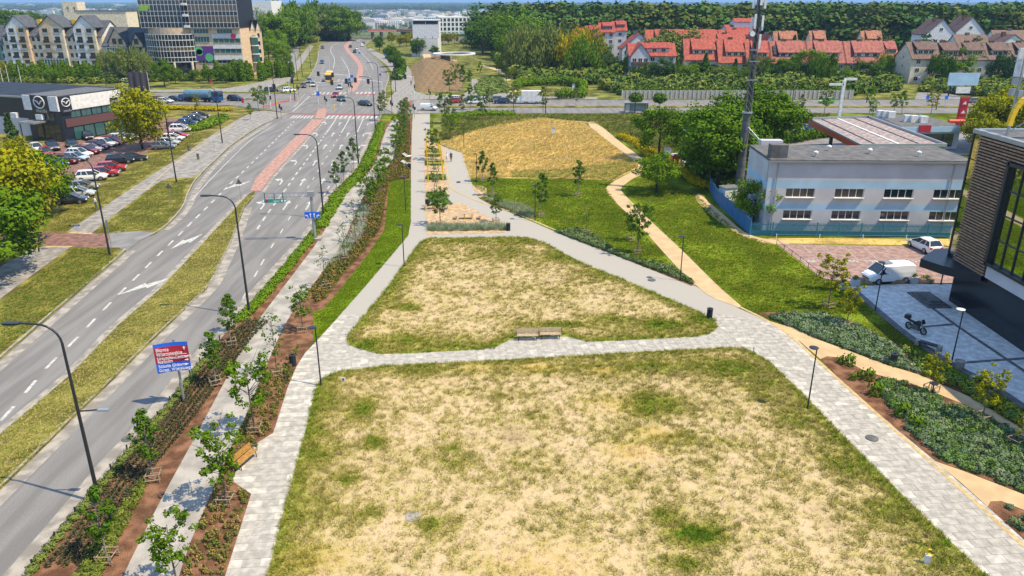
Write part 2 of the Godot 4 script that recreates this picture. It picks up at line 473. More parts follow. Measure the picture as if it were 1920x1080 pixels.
func make_ground() -> void:
	var b := MB.new()
	b.quad(Vector3(-4000, -.06, 300), Vector3(4000, -.06, 300), Vector3(4000, -.06, -610), Vector3(-4000, -.06, -610))
	b.quad(Vector3(-4000, -.06, -610), Vector3(4000, -.06, -610), Vector3(4000, -25, -760), Vector3(-4000, -25, -760))
	b.quad(Vector3(-24000, -25, -760), Vector3(24000, -25, -760), Vector3(24000, -25, -34000), Vector3(-24000, -25, -34000))
	tag(part(b, "ground", M.far), "", "", "", "structure")
	# carriageways
	var road: Array = ROAD_LEFT.duplicate()
	road.append_array([505, 206, 430, 197, 175, 193, -900, 192, -900, 174, 170, 173, 500, 175])
	road.append_array(NORTH_LEFT)
	var back := []
	for i in range(NORTH_RIGHT.size() - 2, -1, -2): back.append_array([NORTH_RIGHT[i], NORTH_RIGHT[i + 1]])
	road.append_array(back)
	road.append_array([800, 187, 1300, 187, 2600, 188, 2600, 211, 1300, 212.5, 800, 212.5])
	back = []
	for i in range(ROAD_RIGHT.size() - 2, -1, -2): back.append_array([ROAD_RIGHT[i], ROAD_RIGHT[i + 1]])
	road.append_array(back)
	M.road_node = sheet("road", road, 0.0, M.asphalt, 0, 0.05)
	# raised ground beside the roads
	var park: Array = ROAD_RIGHT.duplicate()
	park.append_array([800, 213, 1300, 213, 2600, 211.5, 3600, 400, 3600, 1250])
	sheet("park_ground", park, PK, M.lawn)
	var west: Array = ROAD_LEFT.duplicate()
	west.append_array([505, 207, 430, 198, 175, 194, -900, 193, -2400, 300, -2400, 960])
	sheet("verge_ground", west, PK, M.verge)
	var nw := []
	for i in range(NORTH_LEFT.size() - 2, -1, -2): nw.append_array([NORTH_LEFT[i], NORTH_LEFT[i + 1]])
	nw.append_array([500, 174, 170, 172.5, -900, 173, -1500, 73])
	sheet("north_west_ground", nw, PK, M.wild)
	var ne: Array = NORTH_RIGHT.duplicate()
	var neb := []
	for i in range(ne.size() - 2, -1, -2): neb.append_array([ne[i], ne[i + 1]])
	neb.append_array([800, 186.5, 1300, 186.5, 2600, 186.5, 2600, 73])
	sheet("north_east_ground", neb, PK, M.wild)
	# medians
	var med := [-90, 893, 0, 815, 130, 705, 220, 612, 302, 540, 380, 455, 466, 364, 478, 357, 476, 368, 457, 390, 436, 445, 412, 495, 387, 540, 295, 627, 207, 714, 110, 808, 0, 915, -90, 1003]
	sheet("median", med, .14, M.verge)
	sheet("red_median", [470, 357, 480, 333, 585, 224, 607, 224, 513, 325, 489, 358], .05, M.pink)
	sheet("red_median", [652, 172, 668, 145, 673, 125, 660, 108, 648, 95, 644, 86, 655, 76, 663, 76, 652, 86, 656, 95, 670, 108, 682, 125, 679, 148, 666, 172], .05, M.pink, 1)
	sheet("traffic_island", [590, 222, 597, 203, 614, 203, 609, 222], .06, M.pink)
	sheet("cross_median", [830, 201, 2600, 201, 2600, 198.5, 830, 198.5], .13, M.verge)
	sheet("cross_median", [-900, 184.5, 480, 186, 480, 184.5, -900, 183], .1, M.verge)
	# gutters and kerbs
	ribbon("gutter", [-120, 782, 0, 676, 75, 611, 150, 547, 215, 491, 238, 470], .9, .004, .004, M.gutter, 2.0, .55)
	ribbon("gutter", [305, 431, 335, 405, 352, 380, 360, 360, 390, 320, 440, 272, 505, 230], .8, .004, .004, M.gutter, 2.0, .45)
	ribbon("kerb", ROAD_LEFT.slice(0, 12), .18, 0.0, .135, M.kerb, 2.0, -.05)
	ribbon("kerb", ROAD_LEFT.slice(14), .18, 0.0, .135, M.kerb, 2.0, -.05)
	ribbon("gutter", [-10, 1144, 30, 1098, 56, 1067, 104, 1010, 145, 960, 172, 927, 217, 870, 270, 812, 310, 765, 352, 706, 390, 661, 425, 622, 450, 592, 495, 540, 555, 472, 585, 437, 607, 400, 627, 362, 668, 318, 690, 280, 702, 247], 1.0, .004, .004, M.gutter, 2.0, -.6)
	ribbon("kerb", ROAD_RIGHT, .18, 0.0, .135, M.kerb, 2.0, .05)
	ribbon("gutter", [-90, 893, 0, 815, 130, 705, 220, 612, 302, 540, 466, 364], .55, .004, .004, M.gutter, 2.0, -.38)
	ribbon("kerb", [-90, 893, 0, 815, 130, 705, 220, 612, 302, 540, 466, 364], .18, 0.0, .15, M.kerb, 2.0)
	ribbon("gutter", [-90, 1003, 0, 915, 110, 808, 207, 714, 295, 627, 387, 540, 412, 495, 436, 445, 457, 390], 1.0, .004, .004, M.gutter, 2.0, .6)
	ribbon("kerb", [-90, 1003, 0, 915, 110, 808, 207, 714, 295, 627, 387, 540, 412, 495, 436, 445, 457, 390, 476, 368], .18, 0.0, .15, M.kerb, 2.0)
	ribbon("gutter", [489, 360, 513, 327, 607, 226], .5, .004, .004, M.gutter, 2.0, .35)
	ribbon("kerb", NORTH_RIGHT, .3, 0.0, .15, M.kerb, 6.0, .1)
	ribbon("kerb", NORTH_LEFT, .3, 0.0, .15, M.kerb, 6.0, -.1)
	# west side: pavement, driveway, car park, bus stop apron
	sheet("pavement", [-150, 640, -150, 590, 0, 500, 60, 466, 86, 461, 132, 463, 122, 470, 0, 560], .125, M.pave)
	sheet("driveway", [-200, 437, 0, 437, 40, 436, 200, 437, 205, 445, 203, 464, 50, 460, 0, 461, -200, 464], .13, M.redpave)
	sheet("driveway_apron", [204, 437, 262, 433, 292, 436, 262, 450, 236, 470, 222, 464, 202, 464], .128, M.asphalt2)
	sheet("pavement", [125, 435, 245, 354, 330, 299, 390, 258, 440, 227, 478, 208, 500, 208, 540, 213, 500, 229, 466, 248, 428, 276, 386, 316, 360, 333, 318, 334, 300, 340, 275, 357, 215, 402, 172, 437], .126, M.pave)
	sheet("car_park", [115, 345, 160, 338, 205, 318, 250, 300, 300, 272, 335, 255, 352, 238, 330, 222, 240, 228, 180, 245, 110, 262, 40, 290, -200, 330, -200, 365, 60, 365], .124, M.redpave)
	ribbon("tactile_strip", [129, 436, 172, 438], .5, .132, .003, M.tactile)
	ribbon("tactile_strip", [245, 355, 282, 355], .4, .132, .003, M.tactile)
	ribbon("tactile_strip", [275, 353, 330, 306, 395, 262, 440, 232], .2, .132, .003, M.tactile)
	ribbon("tactile_strip", [84, 462, 136, 462], .4, .132, .003, M.tactile)
	sheet("cross_street_pavement", [175, 196, 300, 199, 430, 204, 430, 209, 300, 205, 175, 203], .125, M.pave)
	sheet("cross_street_pavement", [-300, 170, 170, 170, 300, 168, 420, 166, 470, 158, 520, 146, 560, 110, 580, 84, 588, 86, 572, 112, 545, 150, 520, 163, 480, 172, 170, 172, -300, 172], .125, M.pave)
	sheet("side_street", [532, 70, 560, 84, 560, 100, 552, 122, 540, 135, 515, 150, 530, 128, 545, 105, 545, 92, 520, 80], .126, M.asphalt2)
	# north-east: cycle way, slopes, pavements
	sheet("pavement", [742, 214, 700, 192, 728, 186, 741, 172, 733, 165, 738, 140, 725, 122, 703, 105, 688, 92, 695, 90, 712, 100, 742, 110, 762, 120, 775, 140, 776, 170, 800, 178, 860, 178, 960, 180, 1120, 182, 1120, 186, 800, 186, 770, 188], .125, M.pave)
	sheet("pavement", [815, 180, 870, 178, 885, 156, 880, 148, 894, 148, 898, 158, 888, 174, 920, 176, 960, 174, 962, 180, 900, 184, 815, 185], .13, M.pave)
	ribbon("gravel_path", [850, 112, 846, 122, 838, 135, 818, 142, 815, 145], 3.5, .13, .01, M.gravel, 4.0)
	ribbon("gravel_path", [900, 122, 930, 130, 950, 140, 955, 146, 940, 155, 955, 165, 960, 172], 3.0, .13, .01, M.gravel, 3.0)
	sheet("service_road", [1440, 205, 1440, 214, 1420, 222, 1390, 226, 1360, 220, 1330, 218], .125, M.sandpave)
	sheet("side_street", [1715, 186.5, 1720, 174, 1760, 172, 1800, 180, 1800, 186.5], .124, M.asphalt2)
	# park surfaces
	M.promenade = sheet("promenade", PLAZA, PK + .01, M.joint)
	var mb := MB.new()
	mb.flat(pts([-60, 1200, 30, 1098, 56, 1067, 104, 1010, 145, 960, 172, 927, 217, 870, 240, 846, 270, 812, 310, 765, 352, 706, 390, 661, 425, 622, 450, 592, 495, 540, 555, 472, 585, 437, 607, 400, 627, 362, 668, 318, 690, 280, 702, 247, 711, 225, 734, 228, 725, 240, 717, 262, 712, 282, 700, 315, 657, 352, 635, 380, 602, 445, 530, 540, 480, 605, 372, 808, 297, 945, 230, 1080, 180, 1200], PK + .008), PK + .008, .05)
	tag(part(mb, "mulch_bed", M.mulch), "", "", "", "structure")
	sheet("cycle_path", CYCLE, PK + .02, M.cycle, 1, .1)
	sheet("mulch_bed", BED_STRIP, PK + .014, M.mulch, 0, .1)
	sheet("planted_bed", [582, 545, 640, 465, 674, 395, 700, 350, 736, 306, 746, 262, 752, 222, 768, 222, 768, 334, 729, 342, 722, 382, 716, 425, 684, 470, 640, 520, 612, 560, 590, 570], PK + .02, M.bed, 0, .02)
	sheet("lawn_strip", [731, 338, 770, 337, 770, 417, 765, 442, 682, 540, 598, 634, 588, 640, 588, 585, 606, 580, 640, 540, 690, 478, 721, 430, 726, 382], PK + .026, M.lush, 0, .05)
	sheet("golden_meadow", [822, 269, 870, 252, 905, 242, 945, 228, 1020, 222, 1095, 230, 1147, 272, 1180, 294, 1195, 309, 1194, 316, 1150, 338, 1050, 334, 960, 334, 905, 332, 882, 334, 867, 287], PK + .024, M.golden)
	sheet("wild_meadow", [830, 216, 1300, 214, 1560, 214, 1520, 240, 1480, 260, 1330, 262, 1240, 300, 1180, 272, 1122, 231, 1020, 221, 905, 241, 830, 266, 812, 262, 812, 222], PK + .012, M.wild, 0, .05)
	ribbon("gravel_path", [905, 228, 940, 224, 985, 224, 1100, 229, 1180, 227, 1320, 226], 1.8, PK + .03, .01, M.gravel, 3.0)
	sheet("gravel_path", GRAVEL, PK + .036, M.gravel, 1, .1)
	sheet("gravel_path", [1440, 601, 1490, 616, 1535, 637, 1665, 685, 1725, 703, 1825, 747, 1915, 803, 1990, 850, 1990, 880, 1905, 808, 1815, 761, 1710, 719, 1647, 703, 1615, 692, 1575, 670, 1550, 668, 1538, 673, 1500, 640], PK + .03, M.gravel, 0, .1)
	sheet("gravel_path", [1752, 864, 1812, 885, 1920, 927, 2000, 955, 2000, 990, 1920, 956, 1877, 939, 1857, 940, 1852, 950, 1800, 903], PK + .03, M.gravel, 0, .1)
	sheet("mulch_bed", [1539, 673, 1550, 669, 1573, 671, 1615, 693, 1647, 704, 1710, 720, 1815, 762, 1905, 809, 2000, 880, 2000, 953, 1920, 926, 1812, 884, 1752, 863, 1690, 811, 1600, 736], PK + .022, M.mulch, 0, .1)
	sheet("mulch_bed", [1852, 951, 1857, 941, 1877, 940, 1920, 957, 2000, 990, 2000, 1080, 1920, 1010], PK + .022, M.mulch, 0, .1)
	sheet("mulch_bed", [1420, 586, 1470, 585, 1540, 590, 1600, 605, 1640, 630, 1700, 650, 1790, 700, 1900, 760, 1990, 820, 1990, 846, 1915, 801, 1825, 746, 1725, 702, 1665, 683, 1535, 635, 1460, 603], PK + .02, M.mulch, 0, .02)
	sheet("mulch_bed", [1042, 434, 1085, 432, 1120, 445, 1150, 470, 1190, 488, 1260, 502, 1302, 534, 1296, 536, 1200, 497], PK + .02, M.mulch, 0, .02)
	sheet("mulch_bed", [905, 375, 935, 380, 985, 388, 1000, 400, 998, 412, 960, 398, 920, 383], PK + .02, M.mulch, 0, .02)
	sheet("picnic_plaza", [800, 440, 798, 384, 838, 380, 870, 382, 925, 412, 952, 420, 948, 436], PK + .03, M.sandpave, 0, .05)
	sheet("sand_strip", [797, 378, 795, 280, 797, 262, 828, 272, 832, 300, 838, 345, 842, 360, 838, 378], PK + .022, M.sandpave, 0, .05)
	sheet("sand_pavers", [884, 348, 903, 348, 912, 352, 915, 368, 898, 370], PK + .03, M.sandpave, 0, .05)
	ribbon("tactile_strip", [829, 275, 832, 300, 841, 350, 850, 358, 900, 380, 960, 399, 1042, 433, 1305, 536, 1385, 577, 1437, 603, 1480, 633, 1535, 683, 1600, 742, 1677, 812, 1760, 886, 1920, 1032, 2060, 1160], .28, PK + .03, .004, M.tactile, 2.0, -.25)
	# business yard on the east side
	M.brick_park = sheet("car_park", [1456, 457, 1600, 460, 1720, 462, 1900, 464, 1900, 532, 1740, 530, 1610, 529, 1560, 524, 1540, 521, 1500, 490], PK + .03, M.brick, 0, .1)
	sheet("granite_plaza", [1592, 537, 1700, 532, 1900, 534, 2100, 640, 2200, 900, 1990, 812, 1855, 722, 1782, 683, 1690, 622, 1600, 548], PK + .032, M.granite, 0, .1)
	ribbon("granite_strip", [1592, 540, 1690, 624, 1782, 685, 1855, 724, 1960, 796], .7, PK + .036, .004, M.granite_dark, 2.0, -.3)
	ribbon("granite_strip", [1745, 575, 1790, 608, 1860, 655, 1960, 722], .35, PK + .036, .004, M.granite_dark)
	ribbon("granite_strip", [1727, 613, 1786, 608], .35, PK + .042, .004, M.granite_dark)
	ribbon("granite_strip", [1800, 680, 1890, 674, 1980, 667], .35, PK + .042, .004, M.granite_dark)
	sheet("dirt_path", [1310, 362, 1322, 372, 1360, 405, 1390, 432, 1420, 446, 1480, 452, 1480, 459, 1430, 456, 1385, 440, 1340, 410, 1308, 380, 1303, 366], PK + .02, M.gravel, 1, .05)
	sheet("dry_verge", [1440, 446, 1790, 448, 1800, 461, 1456, 456], PK + .016, M.golden, 0, .02)
	sheet("asphalt_yard", [1255, 300, 1300, 296, 1330, 318, 1290, 324], PK + .016, M.granite, 0, .02)
	sheet("asphalt_yard", [1480, 268, 1500, 258, 1700, 250, 1900, 262, 1900, 290, 1480, 290], PK + .014, M.asphalt2, 0, .02)
	sheet("asphalt_yard", [1560, 240, 1640, 228, 1800, 230, 2000, 240, 2000, 262, 1700, 262], PK + .018, M.asphalt2, 0, .02)

func make_markings() -> void:
	var road: Node = M.road_node
	var y := .009
	var dash := func(px: Array, on: float, off: float, w: float):
		var p := line3(px, y, .25)
		var total := p.size() * .25
		var s := 0.0
		while s + on < total:
			var a := p[int(s / .25)]
			var e := p[mini(int((s + on) / .25), p.size() - 1)]
			var b := MB.new()
			var d := (e - a).normalized()
			b.x = Transform3D(Basis(Vector3.UP, atan2(-d.x, -d.z)), (a + e) * .5)
			b.quad(Vector3(-w / 2, 0, on / 2), Vector3(w / 2, 0, on / 2), Vector3(w / 2, 0, -on / 2), Vector3(-w / 2, 0, -on / 2))
			part(b, "lane_dash", M.paint, road)
			s += on + off
	dash.call([-60, 850, 16, 773, 93, 683, 134, 644, 198, 577, 252, 523, 297, 478, 335, 441, 368, 408, 397, 380, 421, 355, 444, 333, 472, 306, 518, 261, 552, 227], 2.0, 2.0, .24)
	dash.call([482, 430, 502, 400, 521, 374, 539, 350, 560, 320, 580, 294, 590, 279, 612, 249], 2.0, 2.0, .26)
	dash.call([489, 497, 507, 466, 524, 440, 539, 415, 564, 374, 594, 324, 617, 287, 640, 249], 2.0, 4.0, .16)
	dash.call([607, 366, 617, 350, 627, 331, 642, 302, 656, 272, 670, 248], 2.0, 2.0, .26)
	dash.call([455, 560, 489, 497], 2.0, 4.0, .16)
	var solid := func(px: Array, w: float):
		ribbon("lane_line", px, w, y, 0.0, M.paint, 2.0, 0.0, road)
	solid.call([612, 249, 630, 223], .24)
	solid.call([640, 249, 655, 223], .24)
	solid.call([670, 247, 681, 223], .24)
	solid.call([607, 222.6, 711, 223.6], .4)
	solid.call([360, 375, 400, 331, 470, 263, 520, 232], .14)
	solid.call([222, 473, 262, 440, 300, 405], .14)
	solid.call([549, 209, 581, 180], .24)
	solid.call([638, 197, 650, 178], .2)
	solid.call([625, 128, 627, 110, 620, 95, 625, 85, 645, 77], .25)
	solid.call([655, 155, 653, 130, 640, 108], .22)
	solid.call([700, 130, 690, 112, 676, 98, 670, 88], .22)
	solid.call([500, 196.5, 555, 197.5], .25)
	solid.call([505, 192.5, 560, 193.5], .25)
	solid.call([515, 188.5, 565, 189.5], .25)
	dash.call([552, 200, 572, 176], 2.0, 2.0, .22)
	dash.call([830, 192.3, 1300, 192.3, 1900, 192.5], 4.0, 8.0, .15)
	dash.call([830, 206.3, 1300, 206.3, 1900, 205.5], 4.0, 8.0, .15)
	dash.call([605, 160, 618, 125, 615, 105], 3.0, 6.0, .2)
	dash.call([585, 178, 602, 148, 606, 122], 3.0, 6.0, .2)
	dash.call([636, 170, 645, 148], 2.0, 2.0, .2)
	dash.call([690, 180, 694, 155, 690, 135, 675, 110], 3.0, 6.0, .2)
	# red cycle crossings and zebras
	ribbon("cycle_crossing", [541, 213, 592, 213.8], 1.6, .004, 0.0, M.redpaint, 4.0, 0.0, road)
	ribbon("cycle_crossing", [608, 213.8, 712, 215.5], 1.6, .004, 0.0, M.redpaint, 4.0, 0.0, road)
	ribbon("cycle_crossing", [495, 200, 552, 185], 2.0, .004, 0.0, M.redpaint, 4.0, 0.0, road)
	ribbon("cycle_crossing", [578, 179, 652, 178.6], 1.6, .004, 0.0, M.redpaint, 4.0, 0.0, road)
	ribbon("cycle_crossing", [662, 178, 705, 177], 1.6, .004, 0.0, M.redpaint, 4.0, 0.0, road)
	sheet("cycle_crossing", [756, 197, 759, 185, 773, 185, 772, 197], .016, M.redpaint, 0, .004, road)
	sheet("pavement", [773, 214, 776, 186, 806, 186, 806, 214], .015, M.pave, 0, .004)
	for row in [[541, 221.5, 585, 222, 549, 216.5, 590, 217, 7], [608, 222, 708, 222, 614, 216.5, 711, 217.5, 12], [585, 177.2, 648, 176.8, 590, 173.2, 652, 172.8, 8], [664, 176.2, 704, 175.6, 668, 172.6, 706, 172, 5]]:
		for i in int(row[8]):
			var t0: float = (i + .25) / row[8]
			var t1: float = (i + .75) / row[8]
			var a := G(lerpf(row[0], row[2], t0), lerpf(row[1], row[3], t0), y)
			var e := G(lerpf(row[0], row[2], t1), lerpf(row[1], row[3], t1), y)
			var f := G(lerpf(row[4], row[6], t1), lerpf(row[5], row[7], t1), y)
			var g := G(lerpf(row[4], row[6], t0), lerpf(row[5], row[7], t0), y)
			var b := MB.new()
			b.quad(a, e, f, g)
			part(b, "zebra_bar", M.paint, road)
	# lane arrows
	var straight := [Vector2(-.12, -2.6), Vector2(.12, -2.6), Vector2(.12, .9), Vector2(.5, .9), Vector2(0, 2.6), Vector2(-.5, .9), Vector2(-.12, .9)]
	var turn := [Vector2(-.12, -2.4), Vector2(.12, -2.4), Vector2(.12, .3), Vector2(-.35, 1.5), Vector2(-.2, 2.2), Vector2(-1.5, 1.7), Vector2(-.7, .4), Vector2(-.55, 1.0), Vector2(-.12, .2)]
	var merge := [Vector2(-.25, -3.2), Vector2(.3, -.2), Vector2(.75, -.4), Vector2(.1, 3.2), Vector2(-.3, .3), Vector2(-.75, .5)]
	var arrow := func(shape: Array, px: float, py: float, fx: float, fy: float, mir: float):
		var o := G(px, py, y)
		var d := (G(fx, fy, y) - o).normalized()
		var p := PackedVector2Array()
		for q in shape:
			var w: Vector3 = o + d * q.y + Vector3(-d.z, 0, d.x) * q.x * mir
			p.append(Vector2(w.x, w.z))
		var b := MB.new()
		b.flat(p, y)
		part(b, "lane_arrow", M.paint, road)
	for q in [[537, 384, 567, 341], [567, 341, 590, 305], [590, 305, 609, 275], [609, 275, 624, 252], [624, 252, 637, 232], [637, 232, 650, 212], [579, 384, 604, 341], [604, 341, 624, 305], [624, 305, 639, 275], [639, 275, 652, 252], [652, 252, 664, 231]]:
		arrow.call(straight, q[0], q[1], q[2], q[3], 1.0)
	for q in [[495, 384, 529, 340], [529, 340, 556, 304], [556, 304, 577, 275], [577, 275, 595, 252], [595, 252, 611, 231], [611, 231, 625, 212]]:
		arrow.call(turn, q[0], q[1], q[2], q[3], 1.0)
	for q in [[655, 306, 674, 275], [674, 275, 682, 252], [682, 252, 690, 232], [690, 232, 697, 214]]:
		arrow.call(turn, q[0], q[1], q[2], q[3], -1.0)
	for q in [[350, 452, 312, 472], [275, 535, 238, 548], [445, 347, 420, 356]]:
		arrow.call(merge, q[0], q[1], q[2], q[3], 1.0)
	for q in [[645, 150, 655, 130], [668, 150, 668, 130], [618, 150, 622, 130]]:
		arrow.call(straight, q[0] - 10, q[1], q[2] - 10, q[3], -1.0)
	# bay lines and numbers of the brick car park
	for q in [[1507, 462, 1533, 487], [1545, 462, 1571, 487], [1583, 463, 1609, 487], [1620, 464, 1647, 488], [1656, 464, 1685, 488]]:
		ribbon("bay_line", [q[0], q[1], q[2], q[3]], .1, PK + .036, 0.0, M.bayline, 2.0, 0.0, M.brick_park)
	for q in [["148", 1503], ["149", 1543], ["150", 1581], ["151", 1619], ["152", 1658], ["153", 1700]]:
		lettering(q[0], M.brick_park, G(q[1], 490, PK + .036), 1.0, M.paint, 0.0, "bay_number")
		M.brick_park.get_child(-1).rotation_degrees = Vector3(-90, 0, 0)
	# manhole covers and drain grates
	for q in [[775, 969, .45, 0], [1222, 525, .4, 1], [1635, 822, .4, 1], [860, 341, .35, 1], [240, 823, .4, 1]]:
		var b := MB.new()
		b.lathe(Vector3.ZERO, [Vector2(q[2], 0), Vector2(q[2], .05), Vector2(q[2] * .8, .055), Vector2(q[2] * .75, .05), Vector2(.001, .05)], 20)
		var o := part(b, "manhole_cover", M.kerb if q[3] == 0 else M.granite_dark)
		o.position = G(q[0], q[1], PK + .03 if q[0] > 300 else 0.0)
		tag(o, "pale round concrete manhole cover set in the dry grass" if q[3] == 0 else ("drain cover in the asphalt carriageway" if q[0] < 300 else "dark round manhole cover set in the slab path"), "manhole cover", "" if q[3] == 0 else "manhole covers")

# ---------------------------------------------------------------- paving slabs
func make_slabs() -> void:
	var root: Node3D = M.promenade
	var y := PK + .02
	var plaza := pts(PLAZA, y)
	var cut := [chaikin(pts(MEADOW_A, y), 1), chaikin(pts(MEADOW_B, y), 1)]
	# each area: outline in pixels, and a line that gives the laying direction
	var areas := [
		[[380, 1140, 422, 1080, 471, 926, 437, 903, 438, 892, 455, 862, 470, 838, 512, 812, 540, 725, 556, 687, 572, 662, 590, 643, 640, 590, 700, 590, 650, 640, 660, 700, 597, 716, 572, 812, 525, 985, 500, 1090, 480, 1140], [463, 1080, 560, 780], .9, 1],
		[[660, 690, 656, 645, 700, 655, 960, 630, 1060, 626, 1110, 641, 1310, 631, 1345, 620, 1395, 652, 960, 676, 720, 688], [720, 676, 1300, 642], .9, 0],
		[[1345, 610, 1330, 586, 1440, 600, 1490, 632, 1540, 680, 1600, 735, 1690, 812, 1760, 870, 1860, 958, 1920, 1012, 2000, 1080, 2000, 1140, 1910, 1140, 1850, 1080, 1747, 982, 1574, 810, 1500, 732, 1440, 676, 1395, 652], [1520, 700, 1800, 980], 1.0, 1]]
	var pieces := []
	rng.seed = 3
	for a in areas:
		var zone := pts(a[0], y)
		var o3 := G(a[1][0], a[1][1], y)
		var d3 := (G(a[1][2], a[1][3], y) - o3).normalized()
		var o := Vector2(o3.x, o3.z)
		var d := Vector2(d3.x, d3.z)
		var s := Vector2(-d.y, d.x)
		var lw := .62
		for i in range(-50, 70):
			for j in range(-22, 22):
				var ln: float = a[2]
				var u0 := i * lw
				var v0: float = j * ln + (ln * .5 if i % 2 else 0.0)
				var c := o + d * (u0 + lw / 2) + s * (v0 + ln / 2)
				if not Geometry2D.is_point_in_polygon(c, zone) and not Geometry2D.is_point_in_polygon(c + s * ln * .5, zone) and not Geometry2D.is_point_in_polygon(c - s * ln * .5, zone): continue
				var g := .012
				var poly := PackedVector2Array([o + d * (u0 + g) + s * (v0 + g), o + d * (u0 + g) + s * (v0 + ln - g), o + d * (u0 + lw - g) + s * (v0 + ln - g), o + d * (u0 + lw - g) + s * (v0 + g)])
				var parts := Geometry2D.intersect_polygons(poly, zone)
				if parts.is_empty(): continue
				parts = Geometry2D.intersect_polygons(parts[0], plaza)
				if parts.is_empty(): continue
				var left: Array = [parts[0]]
				for k in cut:
					var nx := []
					for q in left: nx.append_array(Geometry2D.clip_polygons(q, k))
					left = nx
				for q in left:
					if q.size() < 3: continue
					var mid := Vector2.ZERO
					for w in q: mid += w / q.size()
					var tone: int = [0, 1, 1, 2, 5, 0, 2, 3, 5, 1][rng.randi() % 10]
					if rng.randf() < .05: tone = 4
					pieces.append([mid.length(), q, tone, a[3]])
	# every other stone along the edges of the two main walks is a pale one
	for pc in pieces:
		var mid := Vector2.ZERO
		for w in pc[1]: mid += w / pc[1].size()
		if pc[3] == 1:
			var edge := false
			for k in 8:
				var t := mid + Vector2.from_angle(k * PI / 4) * .75
				if not Geometry2D.is_point_in_polygon(t, plaza) or Geometry2D.is_point_in_polygon(t, cut[0]): edge = true
			if edge and int(floor(mid.y / .62)) % 2 == 0: pc[2] = 4
	pieces.sort_custom(func(p, q): return p[0] < q[0])
	var rest := []
	for k in 6: rest.append(MB.new())
	for i in pieces.size():
		var pc: Array = pieces[i]
		var lift: float = .022 + .003 * (hash(i) % 3)
		if i < 296:
			var b := MB.new()
			b.flat(pc[1], PK + lift, .02)
			part(b, "slab", M.slabs[pc[2]], root)
		else:
			rest[pc[2]].flat(pc[1], PK + lift, .02)
	for k in 6:
		if rest[k].v.size():
			tag(part(rest[k], "slabs", M.slabs[k], root), "", "", "", "stuff")
	print("slab pieces ", pieces.size())

# ---------------------------------------------------------------- buildings
func height_at(px: float, base_y: float, top_y: float, g := 0.0) -> float:
	var p := G(px, base_y, g)
	var s := sin(deg_to_rad(PITCH)); var k := cos(deg_to_rad(PITCH))
	var b := (top_y - 540.0) / FOCAL
	return EYE - (s + b * k) * (-p.z / (k - b * s)) - g

var win_cache := {}
func window(root: Node, at: Vector3, w: float, h: float, panes := 2, yaw := 0.0, fm: Material = null, gm: Material = null, sill := false) -> void:
	var key := [w, h, panes, sill]
	if not win_cache.has(key):
		var f := MB.new()
		var t := .07
		f.box(Vector3(0, t / 2, .03), Vector3(w, t, .08)); f.box(Vector3(0, h - t / 2, .03), Vector3(w, t, .08))
		for i in panes + 1:
			f.box(Vector3(-w / 2 + t / 2 + (w - t) * i / panes, h / 2, .03), Vector3(t, h - t * 2.02, .07))
		if sill: f.box(Vector3(0, -.05, .12), Vector3(w + .2, .08, .3))
		var g := MB.new()
		g.box(Vector3(0, h / 2, .01), Vector3(w - .04, h - .04, .04))
		win_cache[key] = [f.done(), g.done()]
	var o := inst(win_cache[key][0], "window", fm if fm else M.white, root)
	o.position = at; o.rotation.y = yaw
	inst(win_cache[key][1], "pane", gm if gm else M.glass, o)

func front(called: String, label: String, category: String, pa: Array, pb: Array, group := "") -> Array:
	var a := G(pa[0], pa[1], PK); var e := G(pb[0], pb[1], PK)
	var d := e - a
	var o := thing(called, label, category, a, atan2(-d.z, d.x), group)
	return [o, d.length()]

func box_part(root: Node, called: String, m: Material, o: Vector3, s: Vector3) -> MeshInstance3D:
	var b := MB.new()
	b.box(o, s)
	return part(b, called, m, root)

func gable_roof(root: Node, x0: float, x1: float, z0: float, z1: float, eave: float, ridge: float, m: Material, wall: Material, along_x: bool, over := .5, t := .25) -> void:
	# the ridge runs along x (slopes face front and back) or along z (gable faces the front)
	var b := MB.new(); var w := MB.new()
	if along_x:
		var zm := (z0 + z1) / 2
		var k := (ridge - eave) / (z1 - zm) * over
		b.x = Transform3D(Basis(Vector3(0, 0, -1), Vector3.UP, Vector3(1, 0, 0)), Vector3.ZERO)
		b.extrude([Vector2(-(z1 + over), eave - k), Vector2(-zm, ridge), Vector2(-(z0 - over), eave - k), Vector2(-(z0 - over), eave - k + t), Vector2(-zm, ridge + t), Vector2(-(z1 + over), eave - k + t)], x0 - .3, x1 + .3)
		w.x = b.x
		w.extrude([Vector2(-z1 + .02, eave - .02), Vector2(-zm, ridge - .02), Vector2(-z0 - .02, eave - .02)], x0 + .02, x1 - .02)
	else:
		var xm := (x0 + x1) / 2
		var k := (ridge - eave) / (x1 - xm) * over
		b.extrude([Vector2(x0 - over, eave - k), Vector2(xm, ridge), Vector2(x1 + over, eave - k), Vector2(x1 + over, eave - k + t), Vector2(xm, ridge + t), Vector2(x0 - over, eave - k + t)], z0 - .3, z1 + .3)
		w.extrude([Vector2(x0 + .02, eave - .02), Vector2(xm, ridge - .02), Vector2(x1 - .02, eave - .02)], z0 + .02, z1 - .02)
	var r := part(b, "roof", m, root)
	part(w, "gable", wall, root)

